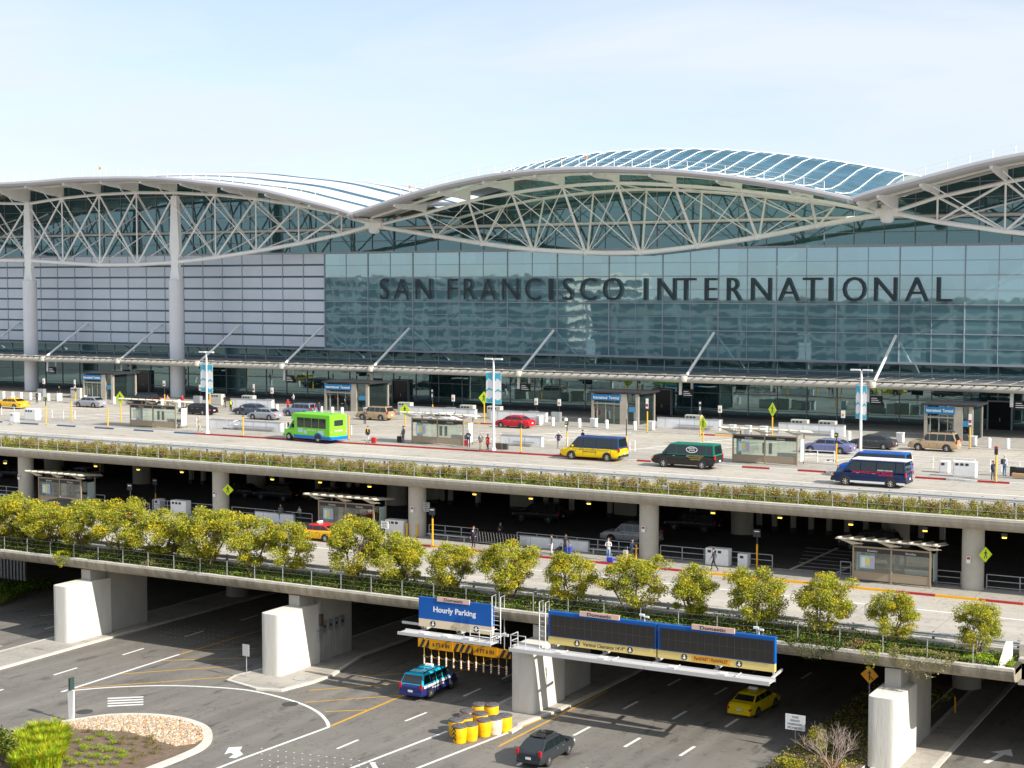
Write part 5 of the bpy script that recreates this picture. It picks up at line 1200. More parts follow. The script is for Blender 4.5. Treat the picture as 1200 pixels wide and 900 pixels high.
# crash rails
def guard(label,y,z,x0,x1,zr,step,wall=False):
    t=thing('guard_rail',label,'guard rail',((x0+x1)/2,y,z)); g=MB()
    g.add([(x,y+dy,z+zr+dz) for x in (x0,x1) for dy,dz in ((-.04,-.15),(-.09,-.08),(-.03,0),(-.09,.08),(-.04,.15),(-.02,.15),(0,0),(-.02,-.15))],[(k,(k+1)%8,8+(k+1)%8,8+k) for k in range(8)]); g.build('beam',mat('rail_pale',(.55,.56,.57),.45,metal=.3,var=.08,scale=1),t,fix=True)
    g=MB(); x=x0+.5
    while x<x1: g.box(x-.07,x+.07,y,y+.14,z,z+zr+.17); x+=step
    g.split('post',mat('rail_post',(.10,.15,.19),.6),t,limit=100)
    return t
guard('galvanised crash rail between hedge and outer departures road',114.5,Z1,-129,8,.72,2.3)
t=guard('crash rail on a concrete kerb behind the arrivals planter trees',92.75,Z2+.38,-106,8,.32,2.5)
g=MB(); g.box(-140,8,92.3,93.1,Z2-.02,Z2+.42); g.build('kerb_wall',RG,t)
def handrail(label,y,z,x0,x1,step=2.,h=1.05,m=WHITE,mid=2,gap=()):
    t=thing('handrail',label,'railing',((x0+x1)/2,y,z)); n=max(1,round((x1-x0)/step)); g=MB()
    for k in range(n+1):
        x=x0+(x1-x0)*k/n; g.tube([(x,y,z),(x,y,z+h)],.045,6)
    g.split('post',m,t); g=MB()
    for k in range(mid): g.tube([(x0,y,z+h-k*h*.42),(x1,y,z+h-k*h*.42)],.035,6)
    g.split('rail',m,t); return t
YI=136.55
for a,b,lab in ((2,47,'at the far left of the island'),(48,88,'between the white cabinet and the first shelter'),(215,246,'right of the first shelter'),(336,348,'behind the green bus'),(382,412,'short one behind the bus rear'),(540,587,'right of the middle shelter'),(636,665,'left of the yellow van'),(738,744,'between the two lettered vans'),(938,978,'right of the right shelter'),(1069,1142,'right of the navy van'),(1160,1230,'at the right edge')):
    handrail('white pipe railing on the departures island, '+lab,YI,Z1+.15,colX(a,YI,Z1),colX(b,YI,Z1))
YL=111.6; GRY=mat('rail_grey',(.42,.43,.44),.5,metal=.3)
for a,b,lab in ((-20,22,'left of the first column'),(104,123,'right of the left shelter'),(179,250,'left of the diamond-signed column'),(272,300,'right of the diamond-signed column'),(300,366,'behind the standing travellers'),(444,480,'between middle shelter and third column'),(503,560,'behind the bench'),(606,750,'behind the waiting travellers'),(774,905,'right of the fourth column'),(985,997,'left of the right shelter'),(1095,1126,'left of the rightmost column'),(1156,1235,'right of the rightmost column')):
    handrail('grey pipe railing on the arrivals island, '+lab,YL,Z2+.15,colX(a,YL,Z2),colX(b,YL,Z2),1.9,1.05,GRY,3)
# ---------------------------------------------------------------- shelters
SHB=mat('shelter_brown',(.36,.29,.21),.5,metal=.2); SHG=mat('shelter_cream',(.55,.51,.43),.5)
def cglass():
    m=bpy.data.materials.new('clear_glass'); m.use_nodes=True; nt=m.node_tree; N=nt.nodes; L=nt.links; N.clear(); o=N.new('ShaderNodeOutputMaterial'); a=N.new('ShaderNodeBsdfTransparent'); a.inputs[0].default_value=(.93,.97,.95,1); g=N.new('ShaderNodeBsdfGlossy'); g.inputs['Roughness'].default_value=.03; mx=N.new('ShaderNodeMixShader'); mx.inputs[0].default_value=.10; L.new(a.outputs[0],mx.inputs[1]); L.new(g.outputs[0],mx.inputs[2]); L.new(mx.outputs[0],o.inputs[0]); return m
CG=cglass(); FROST=mat('frosted_glass',(.48,.60,.58),.35)
POSTC=[mat('poster_blue',(.35,.55,.65),.5),mat('poster_pale',(.7,.75,.72),.5),mat('poster_yellow',(.75,.65,.15),.5),mat('poster_lilac',(.5,.4,.6),.5)]
def shelter(label,pxl,pxr,Y,z,posters=0):
    x0=colX(pxl,Y,z+1); x1=colX(pxr,Y,z+1); Lx=x1-x0; D=1.9; H=2.55; t=thing('bus_shelter',label,'bus shelter',((x0+x1)/2,Y,z))
    g=MB()
    for x in (x0,(x0+x1)/2,x1):
        g.box(x-.06,x+.06,Y-.06,Y+.06,z,z+H+.15)
    for x in (x0,x1): g.box(x-.05,x+.05,Y+D-.05,Y+D+.05,z,z+H+.25)
    g.split('post',SHB,t)
    g=MB(); g.box(x0+.06,x1-.06,Y-.05,Y+.05,z+H-.02,z+H+.1); g.box(x0+.06,x1-.06,Y-.04,Y+.04,z+.72,z+.80); g.build('cross_bars',SHB,t)
    for a,b in ((x0+.07,(x0+x1)/2-.07),((x0+x1)/2+.07,x1-.07)):
        MB().box(a,b,Y-.035,Y+.035,z+.18,z+.71).build('kick_panel',SHB,t)
        MB().box(a,b,Y-.015,Y+.015,z+.81,z+2.2).build('pane',CG,t)
        hd=MB().box(a,b,Y-.05,Y+.05,z+2.21,z+H-.03).build('header',DARK,t)
        g=MB(); put_text(g,'Shuttles',((a+b)/2,Y-.053,z+2.36),(1,0,0),(0,0,1),1,None,.002,.0,fit=(.75,.14)); g.build('lettering',WT,hd)
    for a,b in ((x0+.07,x1-.07),): MB().box(a,b,Y+D-.015,Y+D+.015,z+.5,z+2.2).build('pane',CG,t)
    for x in (x0,x1): MB().box(x-.02,x+.02,Y+.9,Y+D-.06,z+.3,z+2.3).build('side_pane',FROST,t)
    ps=MB().box(x0+.5,x0+1.6,Y-.07,Y-.037,z+1.05,z+2.0).build('poster',POSTC[0],t)
    g=MB()
    for k in range(3): g.box(x0+.62+.33*k,x0+.9+.33*k,Y-.079,Y-.071,z+1.15+.1*(k%2),z+1.85,POSTC[1+k])
    g.build('poster_print',None,ps)
    for fx in (.38,.48): 
        g=MB(); g.box(x0+Lx*fx-.14,x0+Lx*fx+.14,Y+D-.14,Y+D-.03,z+.75,z+1.75); g.build('notice_board',mat('board_teal',(.05,.12,.14),.5),t)
    g=MB(); g.box(x0+Lx*.6,x1-.5,Y+D-.75,Y+D-.3,z+.42,z+.5); g.box(x0+Lx*.6,x1-.5,Y+D-.28,Y+D-.22,z+.55,z+.95); g.box(x0+Lx*.65,x0+Lx*.65+.06,Y+D-.7,Y+D-.35,z,z+.42); g.box(x1-.8,x1-.74,Y+D-.7,Y+D-.35,z,z+.42); g.build('seat_bench',GALV,t)
    # roof: thin plate rising to the front over slanting ribs, slats on top
    zr=z+H+.32; g=MB(); g.add([(x0-1.1,Y-.95,zr+.32),(x1+.75,Y-.95,zr+.32),(x1+.75,Y+D+.35,zr),(x0-1.1,Y+D+.35,zr)]+[(x0-1.1,Y-.95,zr+.39),(x1+.75,Y-.95,zr+.39),(x1+.75,Y+D+.35,zr+.07),(x0-1.1,Y+D+.35,zr+.07)],[(0,3,2,1),(4,5,6,7),(0,1,5,4),(1,2,6,5),(2,3,7,6),(3,0,4,7)]); rf=g.build('roof',SHG,t)
    g=MB(); n=9
    for k in range(n):
        x=x0-.9+(Lx+1.4)*k/(n-1); g.bar((x,Y-1.0,zr+.45),(x,Y+D+.38,zr+.12),.14,.10)
    g.split('roof_slat',SHG,rf)
    g=MB()
    for x in (x0,(x0+x1)/2,x1): g.extr([(-.9,.3),(1.2,.0),(.3,-.12)],(x-.35,Y-.3,zr),(1,0,0),(0,0,1),(0,.1,0)); 
    g.split('roof_bracket',SHG,t)
    return t
shelter('bus shelter on the departures island left of the first banner pole',153,206,132.6,Z1+.15)
shelter('bus shelter on the departures island beside waiting travellers in the middle',483,543,132.4,Z1+.15)
shelter('bus shelter on the departures island right of the green-roofed van',859,934,132.4,Z1+.15)
shelter('shaded bus shelter on the arrivals island near the left edge',46,95,109.9,Z2+.15)
shelter('shaded bus shelter on the arrivals island behind the yellow and red taxi',374,438,109.9,Z2+.15)
shelter('large bus shelter on the arrivals island left of the rightmost column',1000,1090,109.8,Z2+.15)
# ---------------------------------------------------------------- lamp posts with banners
CY=mat('banner_cyan',(.06,.45,.62),.6); 
for px,py,pt,lab,Y in ((243,508,413,'left lamp post with cyan and white banners, by the first shelter',0),(578.5,528,421,'middle lamp post with cyan and white banners, beside the red-coated woman',0),(1008,547,434,'right lamp post with a narrow cyan banner, behind the vans',0)):
    p=at(px,py,Z1+.15); zt=atY(px,pt,p.y).z; t=thing('lamp_post',lab,'lamp post',tuple(p))
    MB().tube([(p.x,p.y,p.z),(p.x,p.y,p.z+3),(p.x,p.y,zt)],[.15,.13,.09],10).build('pole',WHITE,t); MB().lathe([(.24,0),(.24,.25),(.15,.3)],tuple(p),10).build('base',WHITE,t)
    for s in (-1,1):
        g=MB(); g.box(p.x+s*.1 if s>0 else p.x-1.0,p.x+1.0 if s>0 else p.x-.1,p.y-.12,p.y+.12,zt-.05,zt+.1); g.build('lamp_head',WHITE,t,bevel=.03)
        if px>1000 and s>0: pass
        w_=.72 if px<1000 else .35; xa,xb=(p.x+.13,p.x+.13+w_) if s>0 else (p.x-.13-w_,p.x-.13); za,zb=zt-4.4+(.0 if s>0 else .1),zt-1.35
        b=MB().box(xa,xb,p.y-.012,p.y+.012,za,zb).build('banner',WT,t)
        g=MB(); g.extr([(0,zb-za),(0,zb-za-.9),(w_*.4,zb-za-.5),(w_,zb-za-.8),(w_,zb-za)],(xa,p.y-.019,za),(1,0,0),(0,0,1),(0,.005,0)); g.extr([(0,0),(w_,0),(w_,.55),(w_*.5,.35),(0,.5)],(xa,p.y-.019,za),(1,0,0),(0,0,1),(0,.005,0)); g.extr([(0,1.1),(w_*.5,1.3),(w_,1.15),(w_,1.3),(w_*.5,1.5),(0,1.25)],(xa,p.y-.019,za),(1,0,0),(0,0,1),(0,.005,0)); g.split('banner_print',CY,b)
        g=MB(); 
        for zz in (za,zb): g.tube([(p.x,p.y,zz),(xb if s>0 else xa,p.y,zz)],.025,5)
        g.split('banner_arm',WHITE,t)
# ---------------------------------------------------------------- poles and signs
DIAM=mat('sign_fluorescent',(.62,.80,.01),.5); ORG=mat('sign_orange',(.85,.36,.01),.5)
def pole(px,py,z,pt,split,kind,label,grp=None,rot=0):
    p=at(px,py,z); zt=atY(px,pt,p.y).z; zs=p.z+(zt-p.z)*split
    t=thing('sign_pole',label,'sign pole',tuple(p),0,grp); MB().tube([(p.x,p.y,p.z),(p.x,p.y,zs)],.075,8).build('pole',YEL,t); MB().lathe([(.12,0),(.12,.04)],tuple(p),8).build('foot',DARK,t)
    if split<1: MB().tube([(p.x,p.y,zs),(p.x,p.y,zt)],.055,8).build('upper_pole',DARK,t)
    x,y=p.x,p.y-.08
    if kind=='white': MB().box(x-.22,x+.22,y-.02,y,zt-.75,zt).build('sign_plate',WT,t); g=MB().box(x-.16,x+.16,y-.026,y-.021,zt-.62,zt-.38); g.build('sign_print',RED,t)
    elif kind=='dark': MB().box(x-.3,x+.3,y-.02,y,zt-.6,zt).build('sign_plate',DARK,t); g=MB(); g.box(x-.2,x+.2,y-.028,y-.021,zt-.2,zt-.13); g.build('sign_print',WT,t)
    elif kind=='box': MB().box(x-.16,x+.16,y-.12,y+.12,zt-.35,zt+.05).build('signal_box',DARK,t,bevel=.02); g=MB().box(x-.1,x+.1,y-.13,y-.122,zt-.2,zt-.08); g.build('sign_print',DIAM,t)
    elif kind=='black': MB().box(x-.16,x+.16,y-.03,y,zt-1.35,zt).build('sign_plate',DARK,t); g=MB(); g.box(x-.1,x+.1,y-.038,y-.031,zt-.3,zt-.1); g.box(x-.07,x+.07,y-.038,y-.031,zt-1.,zt-.6); g.build('sign_print',WT,t)
    elif kind=='redtop': MB().box(x-.13,x+.13,y-.1,y+.1,zt-.6,zt-.12).build('signal_box',DARK,t); MB().box(x-.13,x+.13,y-.1,y+.1,zt-.11,zt+.08).build('signal_cap',RED,t)
    elif kind=='whitered': 
        MB().box(x-.15,x+.15,y-.03,y,zt-1.1,zt).build('sign_plate',WT,t); MB().box(x-.13,x+.13,y-.036,y-.031,zt-.9,zt-.6).build('sign_print',RED,t)
    elif kind=='diamond':
        s=.74; g=MB(); n=[(0,-s*1.05),(s,0),(0,s*1.05),(-s,0)]; c=math.cos(R(rot)); sn=math.sin(R(rot))
        g.extr(n,(x,y,zt-s),(c,sn,0),(0,0,1),(-sn*.02,c*.02,0)); pl=g.build('sign_plate',DIAM,t)
        walker(pl,Vector((x,y,zt-s))+Vector((sn*.012,-c*.012,0)),Vector((c,sn,0)),.62)
    return t
def walker(parent,o,u,s,m=None):
    "walking figure pictogram"
    g=MB(); w_=Vector((0,0,1)); n=Vector((u.y,-u.x,0))*.004
    def q(pts): g.extr([(a*s,b*s) for a,b in pts],o+n,u,w_,-n*.8)
    q([(.0+.1*math.cos(k*PI/4),.62+.1*math.sin(k*PI/4)) for k in range(8)]); q([(-.12,.48),(.12,.48),(.1,.0),(-.1,.0)]); q([(-.1,.02),(.02,.02),(-.2,-.6),(-.32,-.55)]); q([(-.02,.02),(.1,.02),(.3,-.5),(.2,-.6)]); q([(.1,.45),(.32,.15),(.26,.1),(.08,.32)]); q([(-.1,.45),(-.34,.2),(-.28,.14),(-.08,.32)])
    g.build('pictogram',m or DARK,parent)
U=Z1+.15
for a in ((54,498,466,.7,'box','yellow pole with a small box top, far left of the departures island'),(84,493.5,471,1.,'none','plain yellow pole left of the first shelter'),(126.5,501,478,1.,'none','plain yellow pole at the left end of the first shelter'),(285,511,475,.62,'dark','yellow pole with a black sign in front of the long white barrier'),
    (408.7,515,487,1.,'none','plain yellow pole behind the green bus'),(610.5,530,494,.8,'redtop','yellow pole in front of the red sedan barrier'),(664.5,522,494,.6,'box','yellow pole with lit box right of the person with hands on hips'),(734,521,491,.35,'none','short yellow and black pole behind the yellow van'),
    (980,542,508,.66,'box','yellow pole beside the lavender sedan'),(1167,565,524,.78,'redtop','yellow pole with red capped box by the backpacker'),
    (141.5,495,459,.62,'diamond','yellow-green diamond crossing sign behind the first shelter'),(475,500,473,.55,'diamond','yellow-green diamond crossing sign left of the middle shelter'),(567.5,496,459,.62,'diamond','yellow-green diamond crossing sign left of the middle banners'),(824,520,488,.45,'diamond','yellow-green diamond crossing sign above the green-roofed van'),(905,512,472,.58,'diamond','yellow-green diamond crossing sign above the right shelter'),
    (88.5,472,445,.45,'whitered','white and red sign on a yellow pole left of the first porch'),(193,473,446,.4,'white','small white sign on a pole right of the first porch'),(246,477,455,.9,'white','yellow pole behind the first banner pole'),(298,474,450,.45,'whitered','red and white sign on a yellow pole left of the second porch'),(455,478,456,.5,'whitered','red and white sign beside the second porch side door'),
    (507,486,456,.4,'black','white sign on a yellow pole behind the middle shelter'),(758.5,507,467,.62,'whitered','red and white sign pole at the middle porch'),(820.5,511,470,.58,'black','yellow pole with black sign left of the rightmost island sign'),(1136.5,526,485,.62,'whitered','red and white sign pole at the rightmost porch')):
    pole(a[0],a[1],U if a[1]>0 else U,a[2],a[3],a[4],a[5],None,-35 if (a[4]=='diamond' and a[0]>700) else 0)
Lz=Z2+.15
for a in ((153,600,567,.55,'dark','yellow pole with a dark sign right of the left lower shelter'),(182.5,592,561,.45,'dark','second dark sign pole behind the railing on the arrivals island'),(507,640,595,.72,'dark','tall yellow pole right of the third deck column'),(887,666,620,.62,'dark','yellow pole with dark sign above the long gantry sign trees'),(745.5,657,638,1.,'none','short yellow post left of the fourth deck column'),(761,655,640,1.,'none','short yellow post at the foot of the fourth deck column'),(477,631,613,1.,'none','short yellow post left of the third deck column'),(489,632,615,1.,'none','short yellow post at the foot of the third deck column')):
    pole(a[0],a[1]-(2 if a[0] in (745.5,761,477,489) else 0),Lz,a[2],a[3],a[4],a[5])
# diamond signs fixed to columns
for px,py,Y,lab,rot in ((267,574,110.4,'yellow diamond crossing sign on the second deck column',20),(1155,650,110.3,'yellow diamond crossing sign edge-on at the rightmost deck column',48)):
    p=atY(px,py,Y); t=thing('crossing_sign',lab,'sign',tuple(p)); s=.55; c=math.cos(R(rot)); sn=math.sin(R(rot)); g=MB(); g.extr([(0,-s),(s,0),(0,s),(-s,0)],tuple(p),(c,sn,0),(0,0,1),(-sn*.02,c*.02,0)); pl=g.build('sign_plate',DIAM,t); walker(pl,p+Vector((sn*.012,-c*.012,0)),Vector((c,sn,0)),.48)
    g=MB(); g.tube([tuple(p+Vector((0,.03,0))),(p.x-.1,p.y+.45,p.z)],.03,5); g.build('bracket',DARK,t)
for px,py,lab in ((22,559,'first'),(251,579,'second'),(483,597,'third'),(754,620,'fourth'),(1135,656,'rightmost')):
    p=atY(px,py,110.42); t=thing('notice_plate','small red and white notice on the %s deck column'%lab,'sign',tuple(p)); MB().box(p.x-.14,p.x+.14,p.y-.03,p.y,p.z-.25,p.z+.25).build('plate',WT,t); MB().box(p.x-.11,p.x+.11,p.y-.038,p.y-.031,p.z+.02,p.z+.2).build('print',RED,t); MB().box(p.x-.03,p.x+.03,p.y,110.6,p.z-.03,p.z+.03).build('bracket',DARK,t)
p=atY(500,594,110.6); t=thing('notice_plate','grey notice with small print on the right of the third deck column','sign',tuple(p)); MB().box(p.x-.3,p.x+.3,p.y-.03,p.y,p.z-.4,p.z+.4).build('plate',GALV,t); g=MB(); [g.box(p.x-.2,p.x+.2,p.y-.038,p.y-.031,p.z-.3+.15*k,p.z-.24+.15*k) for k in range(5)]; g.build('print',DARK,t)
p=atY(451,615,109.4); t=thing('notice_sign','white notice sign beside the middle lower shelter','sign',tuple(p)); MB().box(p.x-.38,p.x+.38,p.y-.02,p.y+.02,p.z-.32,p.z+.32).build('plate',WT,t); MB().tube([(p.x,p.y+.05,Z2+.15),(p.x,p.y+.05,p.z+.3)],.035,6).build('pole',GALV,t); g=MB(); [g.box(p.x-.27,p.x+.27-.08*(k%2),p.y-.03,p.y-.021,p.z-.2+.14*k,p.z-.15+.14*k) for k in range(4)]; g.build('print',DARK,t)
# ---------------------------------------------------------------- bollards, barriers, cabinets
def mk_boll():
    t=thing('bollard','','bollard'); MB().lathe([(.2,0),(.2,.9),(.17,.97),(.1,1.)],(0,0,0),14,WHITE).build('post',None,t); MB().lathe([(.24,0),(.24,.03)],(0,0,0),14).build('base',GALV,t); return t
bo=Once(mk_boll())
for px in (4.4,15,25,36,46,57,68,100,134,325,376.7,389.6,401,633,648,663,679,711,744,975,995,1159,1181,190,210):
    x=colX(px,157.4,Z1+.15); bo.put((x,157.4,Z1+.15),0,'white round bollard along the terminal kerb','white bollards along the terminal kerb')
def mk_binbox():
    t=thing('ribbed_bin','','bin'); g=MB(); g.box(-.35,.35,-.3,.3,.05,.98); b=g.build('body',WHITE,t,bevel=.02); g=MB(); [g.box(-.3+.15*k,-.24+.15*k,-.315,-.301,.1,.9) for k in range(4)]; g.build('ribs',GALV,t); MB().box(-.38,.38,-.33,.33,.99,1.06).build('lid',WHITE,t); return t
bb=Once(mk_binbox())
for px,lab in ((69,'left of the first porch'),(430,'beside the gold SUV'),(696,'left of the middle porch'),(763,'right of the middle porch'),(632,'behind the red sedan'),(1055,'left of the tan off-roader'),(1140,'behind the tan off-roader'),(858,'at the left end of the right planter'),(876,'second behind the right shelter'),(895,'third behind the right shelter')):
    x=colX(px,157.9,Z1+.15); bb.put((x,157.9,Z1+.15),0,'ribbed white bin at the terminal kerb, '+lab)
WM=mat('white_barrier',(.76,.76,.77),.6,var=.1,scale=1.2)
def barrier(label,a,b,Y,z,h=1.,d=.5,bench=True):
    x0=colX(a,Y,z);x1=colX(b,Y,z); t=thing('low_barrier',label,'barrier',((x0+x1)/2,Y,z)); MB().box(x0,x1,Y-d/2,Y+d/2,z,z+h).build('wall',WM,t,bevel=.03); MB().box(x0-.03,x1+.03,Y-d/2-.03,Y+d/2+.03,z+h+.002,z+h+.06).build('coping',GALV,t)
    g=MB(); x=x0+1
    while x<x1: g.box(x,x+.02,Y-d/2-.006,Y-d/2-.001,z+.1,z+h-.05); x+=1.8
    g.build('joints',DARK,t)
    if bench: MB().box(x0+(x1-x0)*.35,x1-.6,Y-d/2-.45,Y-d/2-.06,z+.42,z+.5).build('ledge',GALV,t)
barrier('long white barrier on the departures island right of the first banner pole',247,331,135.9,U)
barrier('long white barrier on the departures island behind the red-coated woman',588,636,135.9,U)
barrier('white barrier wall at the terminal behind the middle shelter',470,558,161.5,U,1.1)
barrier('white barrier wall at the terminal behind the red sedan',576,641,161.5,U,1.1)
barrier('white barrier wall at the terminal right of the middle porch',771,844,161.5,U,1.15)
barrier('white barrier wall at the terminal behind the right shelter',913,990,161.5,U,1.15)
barrier('white barrier wall at the terminal left of the first second-row porch',271,320,161.5,U,1.1)
for a,b,lab in ((300,345,'left of the middle shelter behind the travellers'),(610,690,'behind the travellers in the middle')): barrier('pale low wall in the arrivals shade '+lab,a,b,111.35,Lz,.85,.3,False)
CAB=mat('cabinet_beige',(.50,.50,.44),.6,var=.08,scale=2)
def mk_cab(w=1.9,h=1.5,c=CAB,nm='cabinet'):
    t=thing(nm,'','cabinet'); MB().box(-w/2,w/2,-.4,.4,.02,h).build('case',c,t,bevel=.05); g=MB(); [g.box(-w/2+.2+.42*k,-w/2+.48+.42*k,-.415,-.401,h-.35,h-.15) for k in range(int((w-.3)/.42))]; g.build('vents',DARK,t); MB().box(-w/2+.1,w/2-.1,-.41,-.402,.15,h-.5).build('door',c,t); return t
cb=Once(mk_cab()); wc=Once(mk_cab(1.9,1.35,WHITE,'luggage_counter')); sc=Once(mk_cab(.8,1.05,WHITE,'small_cabinet'))
for px,py,lab in ((62,466,'left of the first porch'),(484,481,'above the left end of the middle shelter'),(560,484,'right of the middle shelter diamond sign'),(588,486,'behind the middle banners'),(805,500,'above the green-roofed van'),(915,510,'left one above the right shelter'),(951,511,'right one above the right shelter'),(270,470,'by the man in the bright vest'),(304,472,'by the red and white sign')):
    p=at(px,py+3,U); cb.put((p.x,163.0 if True else p.y,U+(0)),0,'beige vented cabinet at the terminal, '+lab)
for px,py,z,lab in ((38,492,U,'at the far left of the departures island'),(1165-34,559,U,'right of the navy van'),(466 and 459,0,Lz,'')):
    if lab: p=at(px,py,z); wc.put(p,0,'white luggage counter '+lab)
for px,lab in ((212,'left of the diamond-signed column'),(465,'left of the third column'),(842,'beside the walking man in navy')): wc.put((colX(px,111.,Lz),111.,Lz),0,'white luggage counter on the arrivals island '+lab)
for px,py,z,lab in ((17,494,U,'next to the far left counter'),(1115-8,554,U,'between navy van and white counter'),(187,597,Lz,'left of the counter near the diamond-signed column'),(872,664,Lz,'right of the walking man in navy')): p=at(px,py,z); sc.put(p,0,'small white cabinet '+lab)
for px,lab in ((625,'behind the red sedan'),(652,'right of the red sedan barrier'),(840,'right of the middle porch barrier'),(984,'above the lavender sedan'),(49,'left of the first porch'),(232,'right of the second facade column'),(316,'above the slate sedan'),(528,'above the middle shelter')):
    x=colX(px,162.6,U); t=thing('service_podium','grey podium with a small white notice, '+lab,'podium',(x,162.6,U)); MB().box(x-.6,x+.6,162.3,162.9,U,U+1.15).build('desk',GALV,t,bevel=.03); MB().tube([(x+.3,162.8,U+1.15),(x+.3,162.8,U+1.9)],.03,6).build('pole',DARK,t); MB().box(x+.08,x+.52,162.72,162.78,U+1.9,U+2.7).build('notice',WT,t); MB().box(x+.17,x+.43,162.708,162.719,U+2.1,U+2.35).build('notice_print',mat('print_orange',(.7,.3,.05),.5),t)
# bench and nested trolleys on the arrivals island
def bench(label,a,b,Y,z):
    x0=colX(a,Y,z);x1=colX(b,Y,z); t=thing('bench',label,'bench',((x0+x1)/2,Y,z)); MB().box(x0,x1,Y-.25,Y+.25,z+.42,z+.5).build('seat',GALV,t,bevel=.015)
    for f in (.1,.5,.9): MB().box(x0+(x1-x0)*f-.05,x0+(x1-x0)*f+.05,Y-.18,Y+.18,z,z+.419).build('leg',GALV,t)
bench('long grey bench right of the third deck column',502,550,110.6,Lz); bench('grey bench behind the man in jeans',692,738,110.6,Lz); bench('grey bench near the left edge of the arrivals island',0,22,110.4,Lz)
def mk_cart():
    t=thing('luggage_trolley','','luggage trolley'); g=MB(); 
    for s in (-.25,.25): g.tube([(0,s,.12),(.0,s,.35),(.12,s,1.0)],.018,5); g.tube([(0,s,.14),(.75,s*.7,.12)],.018,5)
    g.tube([(.12,-.25,1.0),(.12,.25,1.0)],.025,6); g.tube([(.05,-.25,.6),(.05,.25,.6)],.015,5); g.build('frame',CHROME,t); MB().box(.0,.75,-.2,.2,.15,.18).build('platform',GALV,t)
    for (x,y) in ((.05,-.25),(.05,.25),(.7,-.15),(.7,.15)):
        g=MB(); g.lathe([(.07,-.02),(.07,.02)],(0,0,0),8); g.v=[(x+v[0],y+v[2],.075+v[1]) for v in g.v]; g.build('wheel',BLACK,t,fix=True)
    return t
ct=Once(mk_cart())
x0=colX(560,110.4,Lz)
for k in range(17): ct.put((x0+k*.28,110.6,Lz),PI if k%2 else PI,'chrome luggage trolley nested in the row behind the suited man','nested luggage trolleys on the arrivals island')
for px,py,z,lab in ((14,497,U,'loose one at the far left of the departures island'),(243+24,503,U,'first of two in front of the long white barrier'),(277,503.5,U,'second of two in front of the long white barrier'),(311,504,U,'loose one at the right end of the long white barrier'),(1008-29,541,U,'beside the lavender sedan pole'),(173,602,Lz,'loose one left of the counter near the diamond-signed column')): ct.put(at(px,py,z),rn.uniform(2.4,3.6),'chrome luggage trolley, '+lab)
